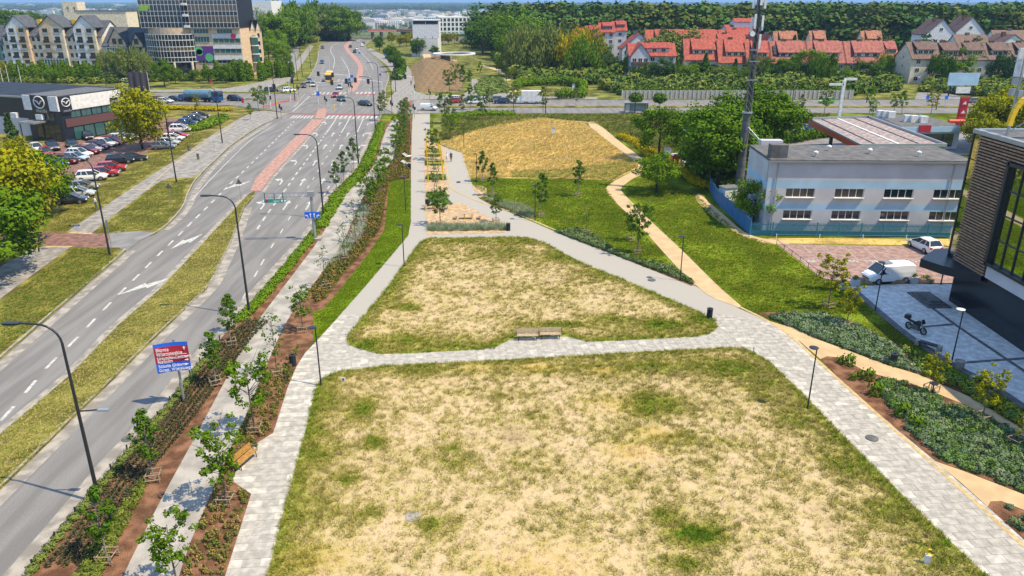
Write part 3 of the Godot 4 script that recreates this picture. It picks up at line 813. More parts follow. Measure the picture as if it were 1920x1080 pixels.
func house(label: String, pxl: float, pxr: float, by: float, eave: float, ridge: float, depth: float, wall: Material, roof: Material, gable := false, dormer := true, group := "terrace houses with red roofs", called := "terrace_house") -> Node3D:
	var f := front(called, label, "house", [pxl, by], [pxr, by], group)
	var o: Node3D = f[0]
	var w: float = f[1]
	box_part(o, "wall", wall, Vector3(w / 2, eave / 2, -depth / 2), Vector3(w, eave, depth))
	gable_roof(o, 0, w, -depth, 0, eave, ridge, roof, wall, not gable)
	var cols := maxi(int(w / 3.2), 1)
	var y := 1.0
	while y + 1.6 < eave:
		for i in cols:
			window(o, Vector3(w * (i + .5) / cols, y, 0), 1.5, 1.4, 2)
		y += 2.8
	var b := MB.new()
	b.box(Vector3(w * .42, ridge + .1, -depth * .5 + (0.0 if not gable else .6)), Vector3(1.6, 1.8, .8))
	part(b, "chimney", M.brown_roof if hash(label) % 2 else M.granite_dark, o)
	if dormer and not gable:
		var rise := ridge - eave
		var zf := -depth * .12
		var yb := eave + rise * .24
		var d := MB.new()
		d.box(Vector3(w * .55, yb + .75, zf - depth * .15), Vector3(w * .62, 1.5, depth * .3))
		var dn := part(d, "dormer", wall, o)
		var s := MB.new()
		s.x = Transform3D(Basis(Vector3(0, 0, -1), Vector3.UP, Vector3(1, 0, 0)), Vector3.ZERO)
		s.extrude([Vector2(-zf - .5, yb + 1.45), Vector2(depth * .5, ridge + .28), Vector2(depth * .5, ridge + .5), Vector2(-zf - .5, yb + 1.68)], w * .2, w * .9)
		part(s, "dormer_roof", roof, dn)
		for i in 3: window(o, Vector3(w * (.34 + .2 * i), yb + .3, zf), 1.5, 1.05, 2)
	elif gable:
		window(o, Vector3(w / 2, eave + (ridge - eave) * .22, .02), 1.4, 1.3, 2)
	return o

func lettering(text: String, parent: Node, at: Vector3, size: float, m: Material, yaw := 0.0, called := "lettering", bold := true) -> void:
	var t := TextMesh.new()
	var f := SystemFont.new()
	f.font_names = PackedStringArray(["Droid Sans"])
	if bold: f.font_weight = 700
	t.font = f
	t.text = text
	t.font_size = 32
	t.pixel_size = size / 32.0
	t.depth = .03
	t.horizontal_alignment = HORIZONTAL_ALIGNMENT_LEFT
	var o := inst(t, called, m, parent)
	o.position = at
	o.rotation.y = yaw

func make_buildings() -> void:
	apartments()
	office_tower()
	showroom()
	grey_block()
	slatted_building()
	fuel_station()
	# terraces beyond the cross street
	var g := "terrace houses with red roofs"
	var h := house("white house with red gabled roof and dark balconies beside the huge willow", 1178, 1264, 151, 8.6, 12.3, 10, M.bluegrey, M.red_roof, false, true, "")
	var bay := MB.new()
	bay.box(Vector3(3.6, 4.3, .8), Vector3(6.6, 8.6, 1.6))
	part(bay, "bay", M.bluegrey, h)
	gable_roof(h, .3, 6.9, -4, 1.6, 8.6, 12.6, M.red_roof, M.bluegrey, false)
	for y in [2.7, 5.5]:
		box_part(h, "balcony", M.brown_roof, Vector3(3.6, y + .5, 2.0), Vector3(6.4, 1.0, .9))
	for y in [.5, 3.3, 6.0]:
		for i in 3: window(h, Vector3(1.6 + i * 2, y, 1.6), 1.4, 1.8, 2)
	for q in [[1282, 1345, 148, 7.0, 13.5], [1345, 1403, 149, 6.2, 13.4], [1398, 1442, 150, 6.2, 12.8], [1441, 1511, 150, 6.2, 12.8], [1511, 1581, 150, 6.2, 12.8], [1581, 1655, 150, 6.2, 12.8]]:
		house("terrace house with steep red roof, dormer windows and dark chimney", q[0], q[1], q[2], q[3], q[4], 11, M.cream, M.red_roof if q[0] < 1440 else M.red_roof2, false, true, g)
	house("narrow end house of the red-roofed terrace with small top dormer", 1650, 1678, 148, 7.5, 12.6, 11, M.peach, M.red_roof2, false, true, "")
	for q in [[1165, 1225, 134, 9, 14.5, 1], [1230, 1290, 128, 9, 13.0, 0], [1290, 1330, 128, 9, 13.0, 0], [1330, 1395, 128, 9, 13.2, 0], [1395, 1425, 130, 8, 13.5, 1], [1425, 1450, 130, 8, 13.5, 1], [1210, 1290, 118, 9.5, 14, 0], [1290, 1345, 118, 9.5, 14, 0], [1345, 1420, 118, 9.5, 14, 0], [1450, 1492, 124, 8, 14, 0], [1517, 1545, 122, 8, 14, 0], [1613, 1650, 122, 8, 14, 0]]:
		house("red-roofed house in the rows behind the front terrace" if q[5] == 0 else "red-roofed house showing its pale gable behind the front terrace", q[0], q[1], q[2], q[3], q[4], 10, M.white if q[5] else M.cream, M.red_roof if q[0] < 1440 else M.orange_roof, q[5] == 1, q[5] == 0, "red-roofed houses in the back rows")
	for q in [[1078, 1102, 128, 12.5, 15.5], [1098, 1124, 126, 13, 16.5], [1122, 1150, 123, 14, 17.5], [1148, 1172, 121, 14.5, 18]]:
		house("tall grey-sided house with stepped red roof beside the grove", q[0], q[1], q[2], q[3], q[4], 11, M.bluegrey, M.red_roof, false, true, "stepped red-roofed houses by the grove")
	house("pale house with dark green roof behind the red terraces", 1218, 1280, 106, 12, 16.5, 12, M.cream, mat(lin(.05, .1, .08), .6), true, false, "")
	var tw := house("tower-like house with three stacked red roofs", 1358, 1412, 112, 14, 15.6, 12, M.white, M.red_roof, false, false, "")
	box_part(tw, "upper_storey", M.white, Vector3(9, 16.0, -6), Vector3(10, 2.4, 8))
	gable_roof(tw, 4, 14, -10, -2, 17.2, 18.6, M.red_roof, M.white, true)
	var e := house("cream corner house with brown roof and three small side windows", 1702, 1752, 157, 8.4, 13.2, 12, M.cream, M.brown_roof, false, true, "")
	for k in 3: window(e, Vector3(0, 2.0 + k * 3.0, -6), .8, 1.0, 1, -PI / 2)
	for q in [[1752, 1796], [1796, 1842], [1842, 1890], [1890, 1945]]:
		house("brown-roofed terrace house with sloping dormer behind the garden trees", q[0], q[1], 156, 8.0, 12.8, 12, M.cream, M.brown_roof, false, true, "brown-roofed terrace")
	for q in [[1725, 1780, 122, 13, 19, 1], [1780, 1835, 116, 13, 19.5, 1], [1790, 1850, 132, 8, 13.5, 0], [1850, 1925, 134, 9, 14, 1], [1860, 1940, 124, 9, 14.5, 0]]:
		house("brown-roofed house behind the brown terrace" if q[5] == 0 else "white-gabled house with brown roof behind the brown terrace", q[0], q[1], q[2], q[3], q[4], 12, M.white, M.brown_roof, q[5] == 1, false, "brown-roofed houses in the back rows")
	# panels on two of the roofs
	for q in [[1447, 1470, 150], [1762, 1788, 156]]:
		var f := front("solar_array", "dark solar panels on a red terrace roof" if q[0] < 1500 else "framed solar panels on a brown terrace roof", "solar panels", [q[0], q[2]], [q[1], q[2]])
		for i in 4:
			for j in 3:
				var b := MB.new()
				b.boxt(Transform3D(Basis(Vector3.RIGHT, deg_to_rad(46)), Vector3(.7 + i * 1.25, 9.2 + j * 1.0, -1.6 - j * .96)), Vector3(1.15, .06, 1.3))
				part(b, "solar_panel", M.panel, f[0])
	# ventilation tower
	var vt := front("ventilation_tower", "white ventilation tower with dark louvre band and low front block", "tower", [772, 106], [822, 106])
	var o: Node3D = vt[0]
	var w: float = vt[1]
	box_part(o, "front_block", M.white, Vector3(w / 2, 4.2, -4), Vector3(w, 8.4, 8))
	box_part(o, "front_roof", M.felt, Vector3(w / 2, 8.43, -4), Vector3(w - .6, .1, 7.4))
	box_part(o, "shaft", M.white, Vector3(w / 2, 8.6, -13), Vector3(w, 17.2, 9.96))
	for s in [-1, 1]: box_part(o, "louvre", M.panel, Vector3(w / 2 + s * w * .24, 16.2, -7.98), Vector3(w * .46, 1.5, .1))
	for i in 3: box_part(o, "roof_vent", M.galv, Vector3(w * (.2 + .28 * i), 9.0, -6.5), Vector3(.6, 1.2, .6))
	for i in 9:
		for j in 6:
			box_part(o, "cladding_panel", M.white, Vector3(w * (i + .5) / 9, .75 + j * 1.32, .012), Vector3(w / 9 - .05, 1.28, .03))
	box_part(o, "cornice", M.white, Vector3(w / 2, 17.3, -13), Vector3(w + .5, .3, 10.4))
	# earth mound with ramp, and the ring
	var base := pts([772, 120, 769, 136, 776, 168, 786, 176, 830, 176, 866, 172, 872, 156, 868, 140, 866, 122, 850, 112], PK)
	var mid := Vector2.ZERO
	for q in pts([800, 115, 815, 115], PK): mid += q / 2
	var b := MB.new()
	var rings := []
	for k in 4:
		var ring := PackedVector3Array()
		for q in chaikin(base, 1):
			var p := q.lerp(mid, [0.0, .3, .55, .72][k])
			ring.append(Vector3(p.x, PK + [-.1, .9, 2.1, 2.5][k], p.y))
		rings.append(ring)
	for k in 3:
		var n: int = rings[k].size()
		for i in n:
			b.quad(rings[k][(i + 1) % n], rings[k][i], rings[k + 1][i], rings[k + 1][(i + 1) % n])
	var top := PackedVector2Array()
	for q in rings[3]: top.append(Vector2(q.x, q.z))
	b.flat(top, PK + 2.5)
	tag(part(b, "earth_mound", M.earth), "brown earth mound with sloping sides in front of the ventilation tower", "mound")
	b = MB.new()
	b.beam(G(812, 144, PK) + Vector3(0, 1.0, 0), G(800, 113, PK) + Vector3(0, 2.7, 0), 3.6, .3)
	tag(part(b, "ramp", M.gravel), "pale straight ramp laid up the side of the earth mound", "ramp")
	var ring_at := G(852, 120, PK)
	var rg := thing("ring_canopy", "thin white ring canopy standing on slim posts beside the mound", "canopy", ring_at)
	b = MB.new()
	b.lathe(Vector3(0, 4.2, 0), [Vector2(9.6, 0), Vector2(9.6, .5), Vector2(8.0, .5), Vector2(8.0, 0), Vector2(9.6, 0)], 40)
	part(b, "ring", M.white, rg)
	for i in 8:
		b = MB.new()
		var a := TAU * i / 8
		b.tube(Vector3(cos(a) * 8.8, -.1, sin(a) * 8.8), Vector3(cos(a) * 8.8, 4.25, sin(a) * 8.8), .1, .1, 6)
		part(b, "post", M.galv, rg)
	b = MB.new()
	b.tube(Vector3(-4, -.1, 0), Vector3(-4, 3.8, 0), 2.2, 2.2, 20)
	tag(part(b, "kiosk", M.dark), "dark round kiosk under the white ring canopy", "kiosk").position = ring_at
	# overpass with red parapet
	for q in [[690, 74, 745, 73, 5.5], [745, 73, 775, 74, 5.5], [838, 77, 905, 76, 4.5]]:
		var f := front("overpass", "low overpass with a red parapet beyond the road bend", "bridge", [q[0], q[1]], [q[2], q[3]], "overpass sections with red parapets")
		box_part(f[0], "deck", M.gutter, Vector3(f[1] / 2, q[4], -4), Vector3(f[1], .9, 9))
		box_part(f[0], "parapet", mat(lin(.45, .06, .06), .6), Vector3(f[1] / 2, q[4] + .9, .4), Vector3(f[1], .8, .15))
		for k in 3: box_part(f[0], "pier", M.gutter, Vector3(f[1] * (.2 + .3 * k), q[4] / 2 - .2, -4), Vector3(1.2, q[4] - .5, 6))
	# grey retaining wall across the street
	var rw := front("retaining_wall", "long grey panelled retaining wall across the street", "wall", [1166, 185], [1600, 185])
	var n := 52
	for i in n:
		box_part(rw[0], "wall_panel", M.slabs[i % 3], Vector3(rw[1] * (i + .5) / n, 1.15, 0), Vector3(rw[1] / n - .25, 2.3, .25))
		box_part(rw[0], "post", M.slabs[4], Vector3(rw[1] * i / n, 1.2, .12), Vector3(.3, 2.4, .3))
	b = MB.new()

func apartments() -> void:
	var f := front("apartment_building", "cream and white apartment block with three tall gables and grey roof", "building", [20, 139], [203, 141])
	var o: Node3D = f[0]
	var w: float = f[1]
	var eave := 14.2
	box_part(o, "wall", M.cream, Vector3(w / 2, eave / 2, -7), Vector3(w, eave, 14))
	gable_roof(o, 0, w, -14, 0, eave, 19.5, M.grey_roof, M.white, true)
	for q in [[3.2, 8.2, M.white, M.peach], [16.5, 9.6, M.peach, M.cream], [30.5, 8.4, M.white, M.cream]]:
		var x: float = q[0]
		var bw: float = q[1]
		var b := MB.new(); b.box(Vector3(x + bw * .25, 8.8, .6), Vector3(bw * .5, 17.6, 1.2)); part(b, "bay", q[2], o)
		b = MB.new(); b.box(Vector3(x + bw * .75, 8.8, .6), Vector3(bw * .5, 17.6, 1.2)); part(b, "bay", q[3], o)
		gable_roof(o, x, x + bw, -7, 1.2, 17.6, 21.4, M.grey_roof, q[2], false)
		for k in 6:
			for s in [.26, .74]:
				window(o, Vector3(x + bw * s, .7 + k * 2.85, 1.2), 2.0, 2.0, 2, 0, M.granite_dark)
				if k > 0: box_part(o, "balcony_rail", M.galv if k % 2 else M.dark, Vector3(x + bw * s, .9 + k * 2.85, 1.75), Vector3(2.6, .8, .06))
	for x in [1.4, 12.6, 14.8, 27.3, 29.4, 39.5]:
		if x > w - 1: continue
		for k in 5: window(o, Vector3(x, .9 + k * 2.85, 0), 1.1, 1.4, 1, 0, M.granite_dark)
	var gb := MB.new(); gb.box(Vector3(21.3, 3.2, 2.2), Vector3(9.8, 6.2, 2.0))
	var gbn := part(gb, "glazed_bay", M.glass_green, o)
	for i in 9: box_part(gbn, "mullion", M.white, Vector3(16.5 + i * 1.2, 3.2, 3.22), Vector3(.1, 6.2, .06))
	for k in 3: box_part(gbn, "transom", M.white, Vector3(21.3, .2 + k * 2.9, 3.24), Vector3(9.8, .14, .06))
	for x in [8.5, 13.0, 27.5]:
		var c := MB.new(); c.box(Vector3(x, 18.6, -5), Vector3(1.6, 3.0, 1.0)); part(c, "chimney", M.yellow if x > 12 else M.granite_dark, o)
	for x in [5.0, 9.5, 29.0]:
		var c := MB.new()
		c.boxt(Transform3D(Basis(Vector3.RIGHT, .35), Vector3(x, 3.0, 2.6)), Vector3(3.8, .08, 2.4))
		part(c, "awning", M.white, o)
	f = front("apartment_building", "lower peach apartment block with a glazed corner bay", "building", [203, 142], [292, 144])
	o = f[0]; w = f[1]
	box_part(o, "wall", M.cream, Vector3(w / 2, 5.5, -6), Vector3(w, 11, 12))
	gable_roof(o, 0, w, -12, 0, 11, 17.2, M.grey_roof, M.cream, true)
	gb = MB.new(); gb.box(Vector3(7.2, 7.2, .8), Vector3(9, 6.6, 1.6))
	gbn = part(gb, "glazed_bay", M.glass_green, o)
	for i in 9: box_part(gbn, "mullion", M.white, Vector3(2.9 + i * 1.08, 7.2, 1.63), Vector3(.1, 6.6, .06))
	for k in 3: box_part(gbn, "transom", M.white, Vector3(7.2, 4.0 + k * 3.2, 1.65), Vector3(9, .14, .06))
	gable_roof(o, 3.4, 10.6, -6, .9, 12.5, 17.0, M.grey_roof, M.peach, false)
	box_part(o, "gable_storey", M.peach, Vector3(7, 11.6, -2), Vector3(7.0, 1.8, 5.6))
	gable_roof(o, 13.0, 17.5, -6, .6, 12.0, 15.4, M.grey_roof, M.peach, false)
	box_part(o, "gable_storey", M.peach, Vector3(15.25, 11.4, -2), Vector3(4.4, 1.3, 5.2))
	for x in [6.0, 8.6, 15.2]: window(o, Vector3(x, 11.6, .95), 1.6, 2.0, 2, 0, M.granite_dark)
	for x in [13.2, 16.0, 18.4]:
		for k in 4: window(o, Vector3(x, .6 + k * 2.75, 0), 1.3, 1.5, 2, 0, M.granite_dark)
	f = front("apartment_building", "white apartment block end with green glazed balconies", "building", [-60, 138], [20, 139])
	o = f[0]; w = f[1]
	box_part(o, "wall", M.white, Vector3(w / 2, 5.6, -6), Vector3(w - .1, 11.2, 12))
	gable_roof(o, 0, w - .3, -12, 0, 11.2, 17.5, M.grey_roof, M.white, true)
	for k in 3:
		var b := MB.new(); b.box(Vector3(w * .72, 3.8 + k * 2.9, .7), Vector3(8, 2.3, 1.4)); part(b, "glazed_balcony", M.glass_green, o)
	for x in [w * .93]:
		for k in 4: window(o, Vector3(x, .6 + k * 2.75, 0), 1.2, 1.5, 1, 0, M.granite_dark)
	# church and hall behind
	f = front("church", "pale church tower with dark crosses behind the apartment roofs", "church", [135, 104], [162, 104])
	o = f[0]; w = f[1]
	var hh := height_at(148, 104, 4)
	box_part(o, "tower", M.cream, Vector3(w / 2, hh / 2, -4), Vector3(w, hh, 8))
	for x in [.35, .8]:
		box_part(o, "cross", M.granite_dark, Vector3(w * x, hh - 3.4, .06), Vector3(.25, 2.6, .1)); box_part(o, "cross", M.granite_dark, Vector3(w * x, hh - 2.8, .08), Vector3(1.4, .25, .1))
	f = front("church_hall", "long pale hall with flat roof behind the apartment roofs", "building", [158, 108], [250, 108])
	var h2 := height_at(200, 108, 21)
	box_part(f[0], "wall", M.cream, Vector3(f[1] / 2, h2 / 2, -6), Vector3(f[1], h2, 12))
	box_part(f[0], "roof", M.grey_roof, Vector3(f[1] / 2, h2 + .1, -6), Vector3(f[1] + .6, .3, 12.6))
	# pale hall beside the office tower
	f = front("office_hall", "large white hall with grey portal beside the office tower", "building", [452, 98], [518, 98])
	h2 = height_at(480, 98, 2)
	box_part(f[0], "wall", M.white, Vector3(f[1] / 2, h2 / 2, -10), Vector3(f[1], h2, 20))
	box_part(f[0], "portal", M.bluegrey, Vector3(f[1] * .62, h2 * .42, .1), Vector3(f[1] * .42, h2 * .8, .3))
	box_part(f[0], "portal_frame", M.white, Vector3(f[1] * .42, h2 * .42, .2), Vector3(.8, h2 * .84, .5))
	# pointed bay-window block
	f = front("apartment_building", "narrow cream block with pointed gables and stacked glass bays", "building", [458, 141], [499, 139])
	o = f[0]; w = f[1]
	box_part(o, "wall", M.peach, Vector3(w / 2, 8.2, -6), Vector3(w, 16.4, 12))
	for i in 4:
		gable_roof(o, w * i / 4 + .05, w * (i + 1) / 4 - .05, -6, .1, 16.4, 19.6, M.grey_roof, M.cream, false, .1)
	for x in [.16, .62]:
		var b := MB.new(); b.lathe(Vector3(w * x, 4.5, .2), [Vector2(.01, 0), Vector2(1.5, 0), Vector2(1.5, 9.5), Vector2(.01, 10)], 10)
		part(b, "glass_bay", M.glass_green, o)
		for k in 4:
			b = MB.new(); b.lathe(Vector3(w * x, 4.4 + k * 3.1, .2), [Vector2(1.4, 0), Vector2(1.62, 0), Vector2(1.62, .35), Vector2(1.4, .35)], 10); part(b, "bay_ring", M.white, o)
	for x in [.36, .85]:
		for k in 5: window(o, Vector3(w * x, 2.0 + k * 2.9, 0), 1.0, 1.6, 1)

func office_tower() -> void:
	var o := thing("office_tower", "dark glass office tower with curved front, white mullions and banners", "building", G(375, 145, PK))
	var u := func(px: float) -> float: return (px - 375.0) / 5.02
	# curved glass drum of the lower storeys
	var cx: float = u.call(332); var r := 12.5; var cz := -9.2
	var a0 := PI * 1.5 - .95; var a1 := PI * 1.5 + 1.0
	var arc := func(b: MB, rr: float, y0: float, y1: float, n: int):
		for i in n:
			var p := a0 + (a1 - a0) * i / n; var q := a0 + (a1 - a0) * (i + 1) / n
			var e := Vector3(cx + cos(p) * rr, 0, cz - sin(p) * rr); var f := Vector3(cx + cos(q) * rr, 0, cz - sin(q) * rr)
			b.quad(e + Vector3.UP * y0, f + Vector3.UP * y0, f + Vector3.UP * y1, e + Vector3.UP * y1)
	var rows := [5.7, 7.3, 9.5, 11.0, 13.3, 15.3]
	for k in 5:
		var b := MB.new()
		arc.call(b, r, rows[k], rows[k + 1], 20)
		part(b, "window_band", [M.glass, M.glass, M.glass_brown, M.glass, M.glass][k], o)
	var b := MB.new()
	for k in 6: arc.call(b, r + .08, rows[k] - .12, rows[k] + .12, 20)
	part(b, "transom", M.white, o)
	for i in 21:
		var p := a0 + (a1 - a0) * i / 20
		b = MB.new()
		b.box(Vector3(cx + cos(p) * (r + .05), 10.5, cz - sin(p) * (r + .05)), Vector3(.1, 9.6, .1), p)
		part(b, "mullion", M.white, o)
	b = MB.new(); arc.call(b, r - .9, 0, 5.7, 14); part(b, "ground_storey", M.glass, o)
	b = MB.new(); arc.call(b, r - 1.2, 15.2, 17.4, 14); part(b, "recessed_storey", M.peach, o)
	for x in [338, 371, 410, 452]:
		b = MB.new(); b.tube(Vector3(u.call(x), -.1, 3.4 if x < 380 else .7), Vector3(u.call(x), 5.8, 3.2 if x < 380 else .7), .45, .45, 10); part(b, "column", M.cream, o)
	# the stone wing
	box_part(o, "wall", M.peach, Vector3(u.call(415), 8.7, -10), Vector3(18.0, 17.4, 19.9))
	box_part(o, "core", M.peach, Vector3(u.call(335), 8.7, -14), Vector3(18.0, 17.4, 14))
	for q in [[389, 12.3, 5.4, 2.2], [389, 15.5, 5.4, 1.6], [432, 15.5, 5.6, 1.6], [434, 12.2, 10.0, 2.0], [434, 8.6, 10.0, 1.9], [434, 5.0, 9.0, 1.2], [392, 5.0, 6.0, 1.2], [392, .6, 5.0, 2.6], [434, .6, 8.0, 2.4]]:
		window(o, Vector3(u.call(q[0]), q[1], 0), q[2], q[3], 5, 0, M.white, M.glass_green if q[1] > 8 else M.glass)
	for q in [[434, 14.5, 10.4, 1.4], [434, 10.9, 10.6, 1.4], [434, 7.0, 10.8, 1.4]]:
		box_part(o, "banner", M.white, Vector3(u.call(q[0]), q[1], .15), Vector3(q[2], q[3], .1))
	lettering("STUDIO TANCA", o, Vector3(u.call(412), 14.4, .22), 1.3, M.bluegrey)
	b = MB.new(); b.tube(Vector3(u.call(447), 14.6, .2), Vector3(u.call(447), 14.6, .3), .95, .95, 18); part(b, "round_logo", mat(lin(.6, .02, .06), .5), o)
	b = MB.new(); b.box(Vector3(u.call(389), 8.6, .15), Vector3(7.2, 5.0, .1)); part(b, "banner", mat(lin(.10, .025, .2), .6), o)
	for q in [[380, 9.6, 1.5], [398, 7.1, 1.5], [381, 8.9, 1.2]]:
		b = MB.new(); b.tube(Vector3(u.call(q[0]), q[1], .2), Vector3(u.call(q[0]), q[1], .23), q[2], q[2], 20); part(b, "banner_spot", mat(lin(.1, .42, .16), .6), o)
	# the wide upper volume
	var x0: float = u.call(283); var x1: float = u.call(461)
	var w := x1 - x0
	box_part(o, "upper_body", M.panel, Vector3((x0 + x1) / 2, 26, -8.0), Vector3(w, 17.2, 17.6))
	var ry := [17.5, 19.3, 21.6, 23.2, 25.4, 27.0, 29.2, 30.8, 33.0, 34.4]
	for k in 9:
		for s in 2:
			var xa: float = x0 + .1 if s == 0 else u.call(372)
			var xb: float = u.call(362) if s == 0 else x1 - .1
			box_part(o, "window_band", M.glass_brown if (k == 1 and s == 1) or (k == 3 and s == 1) else M.glass, Vector3((xa + xb) / 2, (ry[k] + ry[k + 1]) / 2, .86), Vector3(xb - xa, ry[k + 1] - ry[k] - .05, .1))
	for k in 10: box_part(o, "transom", M.white, Vector3((x0 + x1) / 2, ry[k], .9), Vector3(w, .12, .14))
	for i in 27: box_part(o, "mullion", M.white, Vector3(x0 + w * i / 26, 26, .92), Vector3(.09, 17.2, .12))
	for k in 3: box_part(o, "small_balcony", M.white, Vector3(u.call(367), 18.0 + k * 3.8, 1.3), Vector3(1.8, .8, .9))
	for k in 3: box_part(o, "banner", mat(lin(.30, .5, .04), .6), Vector3(x0 + 2.2 - k * .2, 24.9 - k * .62, 1.04), Vector3(4.0 - k * .4, .46, .06))

func showroom() -> void:
	var f := front("car_showroom", "dark car showroom with white fascia, round logos and solar roof", "building", [62, 262], [125, 267])
	var o: Node3D = f[0]
	var w: float = f[1]
	var m := 15.5
	box_part(o, "corner_block", M.navy, Vector3(w / 2, 4.5, -m / 2), Vector3(w, 9.0, m))
	box_part(o, "main_hall", M.navy, Vector3(-17, 3.9, -15), Vector3(w + 30, 7.8, 22))
	box_part(o, "low_wall", M.bluegrey, Vector3(-16, 1.8, -3.9), Vector3(26, 3.6, .2))
	for i in 12:
		for j in 3:
			var b := MB.new()
			b.boxt(Transform3D(Basis(Vector3.RIGHT, .06), Vector3(-37.5 + i * 3.4, 7.98 + .02 * (i % 2), -8.5 - j * 6.2)), Vector3(3.34, .1, 6.1))
			part(b, "solar_panel", M.panel, o)
	box_part(o, "roof_edge", M.galv, Vector3(-17, 7.95, -3.9), Vector3(w + 30, .35, .3))
	box_part(o, "roof", M.granite_dark, Vector3(w / 2, 9.06, -m / 2), Vector3(w - .6, .1, m - .6))
	# front: white, dark, white sign boards
	box_part(o, "fascia_board", M.white, Vector3(1.2, 7.6, .2), Vector3(2.4, 2.9, .4))
	box_part(o, "fascia_board", M.navy, Vector3(w * .5, 7.5, .25), Vector3(w - 4.6, 3.3, .5))
	box_part(o, "fascia_board", M.white, Vector3(w - 1.15, 7.6, .2), Vector3(2.3, 2.9, .4))
	wing_logo(o, Vector3(w * .5, 7.8, .53), 1.15, 0)
	lettering("mazda", o, Vector3(w * .5 - 1.3, 6.15, .52), .95, M.galv)
	window(o, Vector3(w * .55, .2, 0), w * .7, 3.2, 4, 0, M.dark)
	window(o, Vector3(w * .5, 4.0, 0), w * .62, 1.8, 4, 0, M.dark)
	var cn := MB.new()
	cn.box(Vector3(w * .2, 4.0, 1.6), Vector3(1.6, .35, 3.2)); cn.box(Vector3(w * .48, 4.0, 1.6), Vector3(1.6, .35, 3.2))
	cn.box(Vector3(w * .06, 2.0, 2.6), Vector3(.3, 4.0, .3))
	part(cn, "entrance_canopy", M.galv, o)
	# side facing the street
	box_part(o, "side_fascia", M.white, Vector3(w + .15, 7.5, -8.6), Vector3(.3, 2.7, 13.6))
	box_part(o, "side_sign", M.navy, Vector3(w + .3, 7.4, -1.3), Vector3(.3, 3.2, 2.4))
	wing_logo(o, Vector3(w + .47, 7.8, -1.3), .8, PI / 2)
	lettering("mazda", o, Vector3(w + .46, 6.2, -.4), .6, M.galv, PI / 2)
	box_part(o, "side_sign", M.navy, Vector3(w + .34, 6.8, -13.6), Vector3(.3, 1.3, 3.0))
	box_part(o, "sign_strip", M.galv, Vector3(w + .5, 6.7, -13.6), Vector3(.04, .4, 2.2))
	for k in 5:
		window(o, Vector3(w, 4.6, -3.4 - k * 2.6), 2.4, 1.6, 2, PI / 2, M.dark, M.glass_green)
		window(o, Vector3(w, .2, -3.4 - k * 2.6), 2.4, 2.6, 1, PI / 2, M.dark, M.glass_green)
	box_part(o, "side_band", mat(lin(.10, .045, .045), .6), Vector3(w + .1, 3.7, -8.0), Vector3(.2, 1.6, 14.8))
	for x in [-3, 4]:
		var b := MB.new(); b.box(Vector3(x, 4.9, .5), Vector3(1.6, 1.0, .7)); part(b, "air_unit", M.white, o)

func wing_logo(o: Node, at: Vector3, r: float, yaw: float) -> void:
	var b := MB.new()
	b.x = Transform3D(Basis(Vector3.UP, yaw), at)
	for i in 28:
		var a := TAU * i / 28; var e := TAU * (i + 1) / 28
		var p := Vector3(cos(a) * r * 1.2, sin(a) * r, 0); var q := Vector3(cos(e) * r * 1.2, sin(e) * r, 0)
		b.tube(p, q, r * .12, r * .12, 5)
	for s in [-1, 1]:
		b.tube(Vector3(0, -r * .35, 0), Vector3(s * r * .5, r * .2, 0), r * .1, r * .14, 5)
		b.tube(Vector3(s * r * .5, r * .2, 0), Vector3(s * r * 1.1, r * .35, 0), r * .14, r * .08, 5)
	part(b, "emblem", M.white, o)

